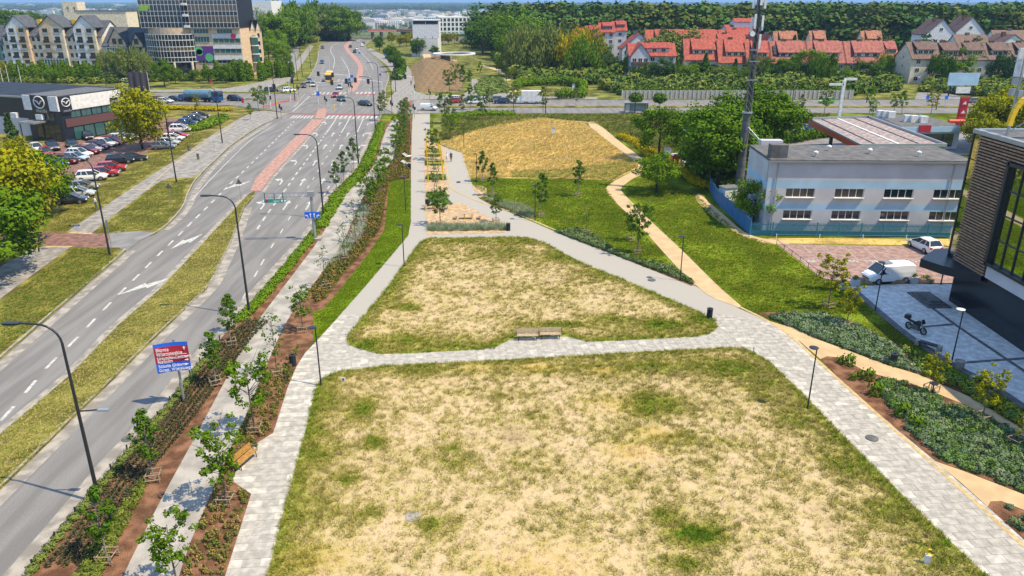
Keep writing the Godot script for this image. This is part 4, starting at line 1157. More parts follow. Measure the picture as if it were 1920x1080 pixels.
func grey_block() -> void:
	var f := front("office_block", "grey two-storey block with light blue bands behind the blue fence", "building", [1428, 434], [1798, 438])
	var o: Node3D = f[0]
	var w: float = f[1]
	var hh := 8.7
	var depth := 9.6
	# the front is built of bands and piers so that the windows are real openings
	box_part(o, "wall", M.bluegrey, Vector3(w / 2, hh / 2, -depth / 2 - .3), Vector3(w, hh, depth - .6))
	var xs := [.17, .415, .66, .905]
	var ww := 3.5
	var bands := [[0.0, 1.6, M.bluegrey], [2.75, 3.6, M.skyblue], [3.6, 4.35, M.bluegrey], [5.5, 6.5, M.skyblue], [6.5, hh, M.bluegrey]]
	for q in bands: box_part(o, "wall_band", q[2], Vector3(w / 2, (q[0] + q[1]) / 2, -.15), Vector3(w, q[1] - q[0], .3))
	for row in [[1.6, 2.75], [4.35, 5.5]]:
		var x := 0.0
		for k in 5:
			var e: float = w * xs[k] - ww / 2 if k < 4 else w
			if e > x: box_part(o, "wall_pier", M.bluegrey, Vector3((x + e) / 2, (row[0] + row[1]) / 2, -.15), Vector3(e - x, row[1] - row[0], .3))
			if k < 4:
				window(o, Vector3(w * xs[k], row[0], -.22), ww, row[1] - row[0], 4, 0, M.white, M.glass_brown if row[0] > 4 and k < 2 else M.glass, false)
				box_part(o, "sill", M.white, Vector3(w * xs[k], row[0] + .02, .06), Vector3(ww + .1, .08, .4))
				x = w * xs[k] + ww / 2
	for s in 7:
		var b := MB.new()
		b.box(Vector3(w * (s + .5) / 7, hh + .18, -depth / 2), Vector3(w / 7 - .02, .3 + .006 * (s % 2), depth + .44))
		part(b, "roof_sheet", M.felt, o)
	box_part(o, "gutter", M.galv, Vector3(w / 2, hh + .1, .3), Vector3(w + .4, .2, .12))
	box_part(o, "side_band", M.skyblue, Vector3(-.02, 5.9, -depth / 2), Vector3(.06, .9, depth - .5))
	box_part(o, "side_band", M.skyblue, Vector3(-.02, 3.1, -depth / 2), Vector3(.06, .8, depth - .5))
	for x in [1.0, 21.8]:
		var b := MB.new(); b.tube(Vector3(clampf(x, .2, w - .2), 0, .1), Vector3(clampf(x, .2, w - .2), hh, .1), .06, .06, 6); part(b, "downpipe", M.galv, o)
	for q in [[2.3, -3], [13.3, -4], [18.6, -2.5], [6, -2], [9, -6]]:
		var b := MB.new(); b.tube(Vector3(q[0], hh + .3, q[1]), Vector3(q[0], hh + .75, q[1]), .1, .1, 8); b.lathe(Vector3(q[0], hh + .75, q[1]), [Vector2(.3, 0), Vector2(.3, .15), Vector2(.01, .3)], 10)
		part(b, "roof_vent", M.white, o)
	box_part(o, "roof_box", M.felt, Vector3(1.2, hh + 1.1, -1.4), Vector3(2.0, 1.6, 1.4))
	box_part(o, "stair_tower", M.bluegrey, Vector3(2.9, 4.8, -depth - .7), Vector3(2.8, 9.6, 1.3))

func slatted_building() -> void:
	var o := thing("office_building", "dark office building clad in brown slats with large framed windows", "building", Vector3(41.5, PK, -68.2))
	# local: x inward, z towards the camera; the street face lies at x = 0
	var L := 40.0
	box_part(o, "upper_body", M.navy, Vector3(12.1, 10.0, L / 2), Vector3(24.0, 11.6, L))
	box_part(o, "base", mat(lin(.012, .016, .02), .18), Vector3(12.2, 2.1, L / 2 + .8), Vector3(23.8, 4.2, L - .8))
	box_part(o, "roof", M.granite_dark, Vector3(12.2, 15.85, L / 2), Vector3(23.4, .1, L - .6))
	for q in [[Vector3(.1, 15.95, L / 2), Vector3(.5, .35, L)], [Vector3(12.1, 15.95, .1), Vector3(24, .35, .5)]]:
		box_part(o, "parapet", M.galv, q[0], q[1])
	# glass strip at the far corner
	for k in 5: box_part(o, "corner_pane", M.mirror, Vector3(.06, 5.6 + k * 2.25, .65), Vector3(.08, 2.15, 1.0))
	box_part(o, "corner_frame", M.dark, Vector3(.05, 10, .08), Vector3(.2, 11.6, .16))
	# slats, short ones beside the window and long ones over it
	var sm := [grain(lin(.52, .32, .19), .4, .3, 3.0, .2, .7), grain(lin(.56, .35, .21), .4, .3, 3.0, .2, .7), grain(lin(.46, .28, .17), .4, .3, 3.0, .2, .7)]
	var short_m := MB.new(); short_m.box(Vector3.ZERO, Vector3(.16, .13, 4.75))
	var long_m := MB.new(); long_m.box(Vector3.ZERO, Vector3(.16, .13, 38.0))
	var sh := short_m.done(); var lo := long_m.done()
	for k in 44:
		var y := 4.3 + k * .262
		var over := y > 14.35
		var s := inst(lo if over else sh, "slat", sm[k % 3], o)
		s.position = Vector3(-.1, y, (1.2 + 19.0) if over else (1.2 + 2.375))
	# window frame and grid
	var wz0 := 6.1; var wz1 := 36.0; var y0 := 5.5; var y1 := 14.2
	for q in [[Vector3(-.1, (y0 + y1) / 2, wz0), Vector3(.5, y1 - y0 + .5, .35)], [Vector3(-.1, y1, (wz0 + wz1) / 2), Vector3(.5, .3, wz1 - wz0)], [Vector3(-.1, y0, (wz0 + wz1) / 2), Vector3(.5, .25, wz1 - wz0)]]:
		box_part(o, "window_frame", M.dark, q[0], q[1])
	for i in 20:
		for k in 4:
			var z := wz0 + .2 + i * 1.48
			box_part(o, "pane", M.mirror, Vector3(.06, y0 + .15 + (k + .5) * 2.13, z + .74), Vector3(.08, 2.1, 1.44))
	for i in 20: box_part(o, "mullion", M.dark, Vector3(.0, (y0 + y1) / 2, wz0 + .2 + i * 1.48), Vector3(.16, y1 - y0, .09))
	for k in 3: box_part(o, "transom", M.dark, Vector3(.0, y0 + 2.25 + k * 2.13, (wz0 + wz1) / 2), Vector3(.14, .09, wz1 - wz0))
	box_part(o, "spandrel", M.bluegrey, Vector3(.02, 4.8, (wz0 + wz1) / 2), Vector3(.16, 1.2, wz1 - wz0))
	# entrance canopy
	var b := MB.new()
	var cp := PackedVector2Array()
	for q in [[1726, 486], [1752, 468], [1790, 466]]:
		var p := G(q[0], q[1], 4.3); cp.append(Vector2(p.x - 41.5, p.z + 68.2))
	cp.append(Vector2(1.0, -1.0)); cp.append(Vector2(0.0, 5.6)); cp.append(Vector2(-.9, 4.6))
	var p6 := G(1768, 500, 4.3); cp.append(Vector2(p6.x - 41.5, p6.z + 68.2))
	b.flat(cp, 4.25, .8)
	b.flat(cp, 3.45)
	part(b, "canopy", M.navy, o)
	b = MB.new()
	for k in 3: b.box(Vector3(-1.6 - k * .0, .08 + k * .15, 1.2), Vector3(2.2 - k * .5, .15, 4.0 - k * .8))
	part(b, "step", M.granite_dark, o)
	# rooftop mast with antennas
	var mp := Vector3(1.6, 15.9, 2.2)
	var mast := thing("antenna_mast", "rooftop mast with white panel antennas and radio boxes", "mast", o.position + mp)
	b = MB.new(); b.tube(Vector3(0, -.1, 0), Vector3(0, 7.6, 0), .14, .12, 10); part(b, "pole", M.galv, mast)
	for q in [[.55, 0.3, 5.0], [-.1, .6, 5.0], [-.55, .2, 5.0], [1.1, .2, 5.2]]:
		b = MB.new(); b.box(Vector3(q[0], q[2] + 1.1, q[1]), Vector3(.42, 2.3, .22)); part(b, "panel_antenna", M.white, mast)
	for q in [[-.6, .3, 4.6], [.6, .3, 4.4], [0, .4, 3.6], [.55, .3, 3.4], [-.6, .2, 3.7]]:
		b = MB.new(); b.box(Vector3(q[0], q[2], q[1]), Vector3(.42, .55, .25)); part(b, "radio_box", M.galv, mast)
	b = MB.new(); b.tube(Vector3(-.9, 4.9, .1), Vector3(.9, 4.9, .1), .05, .05, 6); b.tube(Vector3(-.9, 6.2, .1), Vector3(1.1, 6.2, .1), .05, .05, 6); part(b, "cross_arm", M.galv, mast)
	var ar := thing("arch_sign", "yellow rooftop arch sign on a steel frame", "sign", o.position + Vector3(2.6, 15.9, 4.0))
	b = MB.new()
	for s in [-1, 1]:
		for i in 14:
			var t0 := PI * i / 14; var t1 := PI * (i + 1) / 14
			b.beam(Vector3(s * 1.1 + cos(t0) * 1.1, 1.1 + sin(t0) * 2.3, 0), Vector3(s * 1.1 + cos(t1) * 1.1, 1.1 + sin(t1) * 2.3, 0), .35, .35)
	part(b, "arch", M.yellow, ar)
	b = MB.new()
	for x in [-2.2, 0, 2.2]: b.tube(Vector3(x, -.1, 0), Vector3(x, 1.2, 0), .05, .05, 6)
	b.tube(Vector3(-2.2, 0, -1), Vector3(0, 2.0, 0), .04, .04, 6)
	part(b, "frame", M.galv, ar)

func fuel_station() -> void:
	var c0 := G(1516, 223, 5.5); var c1 := G(1628, 219, 5.5); var c2 := G(1774, 272, 5.5); var c3 := G(1614, 273, 5.5)
	var o := thing("fuel_canopy", "large flat fuel station canopy with red side fascia and pale roof", "canopy", Vector3.ZERO)
	var b := MB.new()
	b.flat(PackedVector2Array([Vector2(c0.x, c0.z), Vector2(c1.x, c1.z), Vector2(c2.x, c2.z), Vector2(c3.x, c3.z)]), 5.35, .75)
	b.flat(PackedVector2Array([Vector2(c0.x, c0.z), Vector2(c1.x, c1.z), Vector2(c2.x, c2.z), Vector2(c3.x, c3.z)]), 4.6)
	part(b, "roof", grain(lin(.50, .40, .37), 1.5, .2, 7.0, .3, .8), o)
	var edge := [c0, c1, c2, c3]
	for i in 4:
		b = MB.new(); b.beam(edge[i], edge[(i + 1) % 4], .3, .5); part(b, "roof_edge", M.galv, o)
	b = MB.new(); b.beam(c0 + Vector3(-.2, -.45, 0), c3 + Vector3(-.2, -.45, 0), .12, .9); part(b, "fascia", mat(lin(.5, .06, .03), .5), o)
	for t in [.22, .75]:
		b = MB.new(); b.beam(c0.lerp(c1, t) + Vector3(0, -.1, 0), c3.lerp(c2, t) + Vector3(0, -.1, 0), .18, .1); part(b, "roof_seam", M.dark, o)
	b = MB.new(); b.beam(c0.lerp(c1, .48) + Vector3(0, -.1, 0), c3.lerp(c2, .5) + Vector3(0, -.1, 0), .4, .12); part(b, "roof_seam", M.white, o)
	for t in [.2, .75]:
		for s in [.25, .75]:
			var p := c0.lerp(c3, t).lerp(c1.lerp(c2, t), s)
			b = MB.new(); b.box(Vector3(p.x, 2.35, p.z), Vector3(.5, 4.6, .5)); part(b, "column", M.granite_dark, o)
	o = thing("fuel_shop", "low grey fuel station shop with rooftop units and red sign panel", "building", Vector3.ZERO)
	b = MB.new()
	var roof := pts([1642, 216, 1728, 215, 1802, 237, 1690, 238], 4.4)
	b.flat(roof, 4.4, 4.4)
	part(b, "wall", M.bluegrey, o)
	b = MB.new(); b.flat(roof, 4.46, .04); part(b, "roof", M.felt, o)
	var pa := G(1690, 238, 4.4); var pb := G(1802, 237, 4.4)
	b = MB.new(); b.beam(pa + Vector3(0, -.5, .2), pb + Vector3(0, -.5, .2), .25, 1.0); part(b, "fascia", M.skyblue, o)
	b = MB.new(); b.beam(pa.lerp(pb, .28) + Vector3(0, -.3, .4), pa.lerp(pb, .48) + Vector3(0, -.3, .4), .2, 1.3); part(b, "sign_panel", M.signred, o)
	b = MB.new(); b.beam(pa.lerp(pb, .05) + Vector3(0, -2.6, .12), pa.lerp(pb, .9) + Vector3(0, -2.6, .12), .1, 2.4); part(b, "shop_window", M.glass, o)
	for q in [[1660, 220], [1670, 221], [1700, 228], [1712, 229], [1730, 230], [1650, 219]]:
		var p := G(q[0], q[1], 4.45)
		b = MB.new(); b.box(Vector3(p.x, 5.1, p.z), Vector3(1.4, 1.3, 1.0)); part(b, "roof_unit", M.white, o)
	var pp := G(1796, 248, PK)
	var hh := height_at(1796, 248, 182, PK)
	o = thing("price_pylon", "tall red fuel station price pylon leaning over the shop", "sign", pp)
	b = MB.new(); b.box(Vector3(0, hh / 2, 0), Vector3(1.7, hh, .5)); part(b, "pylon", M.signred, o)
	for k in 4:
		b = MB.new(); b.box(Vector3(0, hh - 1.2 - k * 1.9, .27), Vector3(1.4, 1.5, .06)); part(b, "price_panel", [M.signred, M.signred, mat(lin(.5, .02, .03), .5), M.navy][k], o)
	b = MB.new()
	for k in 2: b.extrude([Vector2(-.45, hh - 1.5 - k * 1.9), Vector2(.45, hh - 1.5 - k * 1.9), Vector2(.1, hh - .8 - k * 1.9)], .3, .34)
	part(b, "emblem", M.white, o)
	lettering("24h", o, Vector3(-.5, hh - 7.2, .32), .7, M.white)
	b = MB.new(); b.tube(Vector3(-2.6, 2.4, .2), Vector3(.8, 2.4, .2), .45, .45, 10); part(b, "red_tube", mat(lin(.6, .05, .02), .5), o)

func make_far_town() -> void:
	# low plain below the escarpment, twenty-five metres down
	var dk := mat(lin(.06, .07, .09), .3)
	var walls := [M.white, M.cream, M.slabs[3], M.bluegrey, M.white]
	var temps := []
	rng.seed = 77
	for k in 8:
		var w := rng.randf_range(16, 46); var h := rng.randf_range(10, 17); var d := rng.randf_range(12, 18)
		var a := MB.new(); var b := MB.new()
		a.box(Vector3(0, h / 2, 0), Vector3(w, h, d))
		if k % 2: a.box(Vector3(w * .1, h + 1.4, 0), Vector3(w * .6, 2.8, d * .8))
		else: a.box(Vector3(-w * .2, h + .6, 0), Vector3(w * .2, 1.2, d * .4))
		var fl := int(h / 3.0)
		for i in fl:
			var n := int(w / 4.5)
			for j in n:
				b.box(Vector3(-w / 2 + w * (j + .5) / n, 1.6 + i * 3.0, d / 2), Vector3(2.6, 1.7, .3))
				b.box(Vector3(-w / 2 + w * (j + .5) / n, 1.6 + i * 3.0, -d / 2), Vector3(2.6, 1.7, .3))
		var m := a.done()
		m.surface_set_material(0, walls[k % 5])
		var arr := b.done().surface_get_arrays(0)
		m.add_surface_from_arrays(Mesh.PRIMITIVE_TRIANGLES, arr)
		m.surface_set_material(1, dk)
		temps.append(m)
	var spots := []
	for i in 150: spots.append([rng.randf_range(560, 1010), rng.randf_range(23, 45)])
	for i in 60: spots.append([rng.randf_range(-60, 300), rng.randf_range(12, 27)])
	for i in 22: spots.append([rng.randf_range(660, 780), rng.randf_range(45, 54)])
	for i in 30: spots.append([rng.randf_range(900, 1110), rng.randf_range(20, 30)])
	for i in 20: spots.append([rng.randf_range(480, 640), rng.randf_range(16, 30)])
	for i in spots.size():
		var q: Array = spots[i]
		var o := inst(temps[i % 8], "town_block", null)
		o.position = G(q[0], q[1], -25.0) + Vector3.DOWN * .1
		o.rotation.y = [.12, -.25, .4, .05, PI / 2 + .1][i % 5]
		var st := 1.0 + (.6 if q[1] < 20 else 0.0)
		o.scale = Vector3(st, st * .9, st)
		tag(o, ["pale flat-roofed housing block in the far town", "cream flat-roofed housing block in the far town", "light grey housing block in the far town", "blue grey housing block in the far town", "white housing block with set-back top floor in the far town"][(i % 8) % 5], "building", "housing blocks of the far town")
	var f := front("apartment_building", "long grey modern block with white balcony grid beyond the ventilation tower", "building", [824, 78], [912, 77])
	var o2: Node3D = f[0]
	var w2: float = f[1]
	var top := height_at(860, 78, 31)
	o2.position.y = -6.0
	top += 6.0
	box_part(o2, "wall", M.white, Vector3(w2 / 2, top / 2, -8), Vector3(w2, top, 16))
	for k in 5:
		for i in 12: window(o2, Vector3(w2 * (i + .5) / 12, top - 3.2 - k * 3.0, 0), w2 / 12 - 1.0, 2.2, 2, 0, M.bluegrey)
	f = front("warehouse", "low building with long green roof beyond the ventilation tower", "building", [826, 80], [900, 79])
	box_part(f[0], "wall", M.slabs[3], Vector3(f[1] / 2, 2.6, -6), Vector3(f[1], 5.2, 12))
	box_part(f[0], "roof", mat(lin(.16, .32, .24), .6), Vector3(f[1] / 2, 5.5, -6), Vector3(f[1] + 1, .6, 13))

# ---------------------------------------------------------------- vehicles
var car_src := {}
func ring_loft(b: MB, st: Array) -> void:
	var rings := []
	for s in st:
		var x: float = s[0]; var y0: float = s[1]; var y1: float = s[2]; var w: float = s[3]
		var ym := lerpf(y0, y1, .55)
		rings.append([Vector3(x, y0, w * .88), Vector3(x, lerpf(y0, y1, .25), w * .98), Vector3(x, ym, w), Vector3(x, y1 - .06, w * .95), Vector3(x, y1, w * .84), Vector3(x, y1 + .025, 0), Vector3(x, y1, -w * .84), Vector3(x, y1 - .06, -w * .95), Vector3(x, ym, -w), Vector3(x, lerpf(y0, y1, .25), -w * .98), Vector3(x, y0, -w * .88)])
	for i in rings.size() - 1:
		for j in 10:
			b.quad(rings[i][j], rings[i + 1][j], rings[i + 1][j + 1], rings[i][j + 1])
		b.quad(rings[i][10], rings[i + 1][10], rings[i + 1][0], rings[i][0])
	for j in range(1, 10):
		b.tri(rings[-1][0], rings[-1][j + 1], rings[-1][j])
		b.tri(rings[0][0], rings[0][j + 1], rings[0][j])

func car_template(key: String, spec: Dictionary) -> void:
	var o := Node3D.new()
	o.set_meta("category", spec.get("cat", "car"))
	var b := MB.new()
	ring_loft(b, spec.body)
	inst(b.done(), "body", M.white, o)
	var c: Array = spec.cabin   # base rear, base front, roof rear, roof front, belt, roof height, base half width, roof half width
	var p := []
	for s in [1, -1]:
		p.append([Vector3(c[0], c[4], c[6] * s), Vector3(c[1], c[4], c[6] * s), Vector3(c[3], c[5], c[7] * s), Vector3(c[2], c[5], c[7] * s)])
	b = MB.new()
	b.quad(p[0][0], p[0][1], p[0][2], p[0][3]); b.quad(p[1][1], p[1][0], p[1][3], p[1][2])
	b.quad(p[0][1], p[1][1], p[1][2], p[0][2]); b.quad(p[1][0], p[0][0], p[0][3], p[1][3])
	inst(b.done(), "windows", M.glass, o)
	b = MB.new()
	var r := .05
	for s in 2:
		var q: Array = p[s]
		b.tube(q[0], q[3], .06, .05, 5); b.tube(q[1], q[2], .045, .045, 5)
		b.tube(q[3], q[2], r, r, 5)
		for t in spec.get("pillars", [.5]): b.tube(q[0].lerp(q[1], t), q[3].lerp(q[2], t), .05, .04, 5)
	var up := Vector3.UP * .04
	var zl: Array = p[0]; var zr: Array = p[1]
	b.quad(zl[3] + up, zl[2] + up, zl[2].lerp(zr[2], .5) + up * 2, zl[3].lerp(zr[3], .5) + up * 2)
	b.quad(zl[3].lerp(zr[3], .5) + up * 2, zl[2].lerp(zr[2], .5) + up * 2, zr[2] + up, zr[3] + up)
	inst(b.done(), "roof", M.white, o)
	var wr: float = spec.get("wheel", .33)
	b = MB.new(); b.tube(Vector3(0, 0, -.11), Vector3(0, 0, .11), wr, wr, 14)
	var tyre := b.done()
	b = MB.new(); b.tube(Vector3(0, 0, -.125), Vector3(0, 0, .125), wr * .62, wr * .62, 10)
	var rim := b.done()
	for x in spec.axles:
		for s in [1, -1]:
			var w := inst(tyre, "wheel", M.tyre, o)
			w.position = Vector3(x, wr, (spec.half - .1) * s)
			inst(rim, "rim", M.rim, w)
	var e: float = spec.body[-1][0]; var k: float = spec.body[0][0]
	for s in [1, -1]:
		b = MB.new(); b.box(Vector3(e - .06, spec.body[-1][2] - .02, s * spec.half * .66), Vector3(.22, .14, .34), .3 * s); inst(b.done(), "headlight", M.lamp_white, o)
		b = MB.new(); b.box(Vector3(k + .05, spec.body[0][2] - .02, s * spec.half * .72), Vector3(.16, .2, .26)); inst(b.done(), "taillight", M.lamp_red, o)
		b = MB.new(); b.box(Vector3(c[1] - .35, c[4] + .06, s * (c[6] + .13)), Vector3(.16, .13, .2)); inst(b.done(), "mirror", M.dark, o)
	b = MB.new(); b.box(Vector3(e, spec.body[-1][1] + .14, 0), Vector3(.06, .16, spec.half * 1.1)); inst(b.done(), "grille", M.dark, o)
	b = MB.new(); b.box(Vector3(0, .24, 0), Vector3((e - k) * .86, .2, spec.half * 1.7)); inst(b.done(), "underbody", M.tyre, o)
	car_src[key] = o

var paints := {}
func car(kind: String, px: float, py: float, hx: float, hy: float, colour: String, label: String, group := "", y := 0.0) -> Node3D:
	if paints.is_empty():
		for q in [["white", .75, .75, .74], ["red", .36, .012, .02], ["darkred", .15, .008, .018], ["black", .012, .013, .016], ["blue", .015, .07, .2], ["grey", .14, .15, .16], ["silver", .42, .44, .46], ["lightblue", .36, .47, .58], ["green", .12, .45, .01], ["teal", .008, .05, .055], ["olive", .20, .19, .12], ["yellow", .8, .44, .0], ["purple", .1, .012, .05], ["navy", .01, .022, .06]]:
			var m := mat(lin(q[1], q[2], q[3]), .32, .0)
			m.clearcoat_enabled = true
			m.clearcoat = .8
			m.clearcoat_roughness = .08
			paints[q[0]] = m
	var o: Node3D = car_src[kind].duplicate()
	nodename(o, {"hatch": "car", "suv": "car", "sedan": "saloon_car", "van": "delivery_van", "minivan": "small_van"}[kind], self)
	var a := G(px, py, y); var e := G(hx, hy, y)
	o.position = a
	o.rotation.y = atan2(-(e - a).z, (e - a).x)
	for n in ["body", "roof"]: o.get_node(n).material_override = paints[colour]
	tag(o, label, car_src[kind].get_meta("category"), group)
	return o

func make_vehicles() -> void:
	car_template("hatch", {"body": [[-2.12, .34, .82, .74], [-2.0, .22, 1.0, .86], [-1.3, .2, 1.0, .9], [0, .2, .97, .9], [.9, .2, .94, .9], [1.55, .22, .84, .88], [2.0, .28, .72, .8], [2.14, .36, .6, .68]], "cabin": [-2.02, 1.12, -1.62, .12, .95, 1.47, .83, .62], "half": .9, "axles": [-1.3, 1.3], "pillars": [.28, .58]})
	car_template("suv", {"body": [[-2.25, .4, .95, .78], [-2.12, .28, 1.12, .9], [-1.4, .26, 1.12, .93], [0, .26, 1.08, .93], [1.0, .26, 1.05, .93], [1.75, .28, .98, .9], [2.15, .34, .85, .82], [2.28, .42, .7, .7]], "cabin": [-2.15, 1.15, -1.72, .25, 1.06, 1.66, .86, .66], "half": .93, "axles": [-1.38, 1.38], "wheel": .37, "pillars": [.26, .55]})
	car_template("sedan", {"body": [[-2.35, .36, .85, .74], [-2.2, .24, .98, .86], [-1.5, .2, 1.0, .9], [0, .2, .96, .91], [1.0, .2, .93, .9], [1.8, .22, .82, .87], [2.25, .28, .7, .78], [2.38, .36, .58, .66]], "cabin": [-1.75, 1.15, -1.05, .2, .95, 1.43, .82, .6], "half": .91, "axles": [-1.42, 1.42], "pillars": [.5]})
	car_template("van", {"cat": "van", "body": [[-2.45, .4, 1.85, .86], [-2.4, .3, 1.92, .92], [-1.0, .28, 1.95, .95], [.75, .28, 1.93, .95], [1.15, .28, 1.5, .94], [1.7, .3, 1.15, .93], [2.25, .34, .98, .86], [2.42, .42, .8, .76]], "cabin": [.55, 1.78, .3, 1.0, 1.12, 1.86, .955, .84], "half": .95, "axles": [-1.45, 1.55], "wheel": .34, "pillars": []})
	car_template("minivan", {"cat": "van", "body": [[-2.2, .4, 1.65, .8], [-2.15, .3, 1.75, .88], [-.8, .28, 1.78, .9], [.4, .28, 1.74, .9], [.8, .28, 1.35, .9], [1.35, .3, 1.05, .89], [1.95, .34, .9, .82], [2.15, .42, .75, .72]], "cabin": [.2, 1.42, -.1, .62, 1.02, 1.7, .905, .8], "half": .9, "axles": [-1.35, 1.35], "pillars": []})
	var lot := "cars parked at the showroom"
	for q in [["suv", 173, 338, "white"], ["suv", 196, 331, "red"], ["suv", 210, 321, "red"], ["suv", 226, 306, "black"], ["sedan", 250, 302, "black"], ["hatch", 157, 356, "olive"], ["hatch", 149, 369, "silver"], ["hatch", 134, 381, "black"]]:
		car(q[0], q[1], q[2], q[1] + 30, q[2] - 2, q[3], "%s car parked nose to the grass verge in the showroom row" % q[3], lot, .13)
	for q in [["hatch", 104, 312, "blue"], ["suv", 226, 266, "white"], ["hatch", 238, 262, "silver"], ["hatch", 92, 311, "teal"], ["suv", 124, 307, "darkred"], ["hatch", 144, 301, "lightblue"], ["suv", 150, 295, "white"], ["suv", 165, 289, "darkred"], ["sedan", 170, 284, "silver"], ["suv", 185, 280, "purple"], ["suv", 198, 275, "white"], ["suv", 212, 271, "red"]]:
		car(q[0], q[1], q[2], q[1] + 30, q[2] + 1, q[3], "%s car in the tight diagonal row before the showroom" % q[3], lot, .13)
	for q in [["suv", 198, 247, "white"], ["hatch", 198, 235, "purple"], ["suv", 165, 261, "black"], ["sedan", 136, 276, "teal"], ["suv", 100, 281, "black"], ["hatch", 70, 283, "white"], ["hatch", 181, 214, "white"], ["suv", 212, 246, "blue"], ["hatch", 88, 292, "red"]]:
		car(q[0], q[1], q[2], q[1] + 20, q[2] + 12, q[3], "%s car standing by the glass side of the showroom" % q[3], lot, .13)
	for q in [["suv", 339, 247, "white"], ["hatch", 332, 240, "darkred"], ["hatch", 352, 234, "blue"], ["hatch", 360, 229, "navy"], ["hatch", 369, 225, "grey"], ["hatch", 376, 221, "black"], ["hatch", 326, 264, "white"], ["hatch", 316, 272, "silver"], ["hatch", 308, 279, "grey"], ["hatch", 333, 259, "red"]]:
		car(q[0], q[1], q[2], q[1] + 30, q[2] - 1, q[3], "%s car parked beside the clipped green hedge" % q[3], lot, .13)
	for q in [["sedan", 185, 186, "teal", 1], ["sedan", 228, 180, "red", -1], ["suv", 227, 188, "teal", 1], ["hatch", 311, 193, "white", 1], ["hatch", 300, 190, "purple", 1], ["sedan", 328, 189.5, "navy", 1], ["suv", 350, 188, "blue", 1], ["sedan", 285, 190, "blue", 1], ["suv", 442, 189, "navy", 1]]:
		car(q[0], q[1], q[2], q[1] + 20 * q[4], q[2] + .4 * q[4], q[3], "%s car queuing on the cross street beside the yellow hedge" % q[3], "cars on the cross street")
	car("hatch", 241, 155, 270, 155, "white", "white car parked below the weeping trees of the apartments", "", PK)
	for q in [["suv", 509, 173, 540, 172, "black", "black car waiting on the side approach of the junction"], ["suv", 541, 173, 565, 171, "white", "white car waiting on the side approach of the junction"], ["hatch", 569, 164, 563, 175, "purple", "purple car stopped before the zebra crossing"], ["hatch", 580, 155, 573, 168, "grey", "dark grey car behind the purple one at the crossing"], ["hatch", 587, 162, 580, 174, "silver", "silver car stopped before the zebra crossing"], ["hatch", 637, 167, 632, 178, "silver", "silver car facing the camera side of the zebra crossing"], ["hatch", 629, 182, 622, 190, "red", "red car turning in the middle of the junction"], ["sedan", 640, 189, 665, 200, "teal", "dark teal saloon turning in the middle of the junction"], ["sedan", 685, 198, 720, 202, "black", "large black car crossing the near side of the junction"], ["hatch", 653, 155, 650, 166, "blue", "blue car beside the pink traffic median"],
			["hatch", 604, 119, 602, 128, "blue", "dark blue car alone in the left lanes of the climbing road"], ["hatch", 605, 91, 604, 96, "navy", "dark car near the crest of the climbing road"], ["hatch", 657, 89, 654, 85, "navy", "navy car on the far side of the pink median"], ["hatch", 665, 99, 662, 94, "navy", "navy car following up the far bend"], ["hatch", 669, 93, 666, 89, "white", "white car beside the navy one on the far bend"], ["hatch", 672, 79, 680, 77, "white", "white car at the top of the far bend"], ["minivan", 679, 87, 676, 83, "white", "white van on the far bend"], ["hatch", 682, 82, 686, 80, "grey", "grey car at the top of the far bend"]]:
		car(q[0], q[1], q[2], q[3], q[4], q[5], q[6], "cars at the junction")
	car("minivan", 804, 207, 840, 207.5, "white", "small white panel van crossing the paved walk")
	for q in [["hatch", 851, 193, "red", -1], ["hatch", 849, 189, "white", -1], ["hatch", 892, 194.5, "white", -1], ["hatch", 902, 192, "white", -1], ["suv", 941, 194, "navy", -1], ["suv", 928, 191, "grey", -1], ["suv", 884, 190, "teal", -1], ["minivan", 997, 194, "white", -1]]:
		car(q[0], q[1], q[2], q[1] - 20.0, q[2], q[3], "%s %s queuing on the cross street past the young trees" % [q[3], "van" if q[0] == "minivan" else "car"], "cars queuing past the young trees")
	car("hatch", 1549, 193.5, 1520, 193.5, "green", "bright green hatchback driving past the grey retaining wall")
	car("hatch", 1829, 193, 1860, 193, "grey", "dark grey hatchback turning beyond the red price pylon")
	car("hatch", 1014, 150, 1040, 150, "white", "white car parked in the shade under the willows", "", PK)
	for q in [[1491, 246, "white"], [1522, 246, "blue"], [1900, 226, "grey"]]:
		car("hatch", q[0], q[1], q[0] + 30, q[1], q[2], "%s car parked beyond the fuel station hedge" % q[2] if q[0] < 1600 else "grey car parked behind the slatted building", "cars at the fuel station", .14)
	var v := car("van", 1662, 527, 1600, 531, "white", "white panel van with a roof vent in the brick car park", "", PK + .03)
	box_part(v, "roof_vent", M.galv, Vector3(.4, 2.05, 0), Vector3(.9, .14, .8))
	car("hatch", 1731, 468, 1712, 459, "white", "white hatchback parked beside the entrance canopy", "", PK + .03)
	# box truck
	var t := car("van", 975, 194, 940, 194, "white", "white box truck waiting on the cross street", "")
	t.name = "box_truck"
	box_part(t, "cargo_box", M.white, Vector3(-3.2, 2.1, 0), Vector3(5.6, 2.8, 2.3))
	# tanker truck
	t = thing("tank_truck", "blue and white tank truck queuing behind the yellow hedge", "truck", G(383, 191, 0), atan2(-(G(420, 192, 0) - G(383, 191, 0)).z, 1.0 * (G(420, 192, 0) - G(383, 191, 0)).x))
	var b := MB.new(); b.tube(Vector3(-5.6, 2.1, 0), Vector3(2.2, 2.1, 0), 1.2, 1.2, 18); part(b, "tank", grain(lin(.25, .5, .7), 2.0, .5, 3.0, .3, .4), t)
	b = MB.new(); b.box(Vector3(4.3, 1.75, 0), Vector3(2.2, 2.6, 2.4)); part(b, "cab", paints.blue, t)
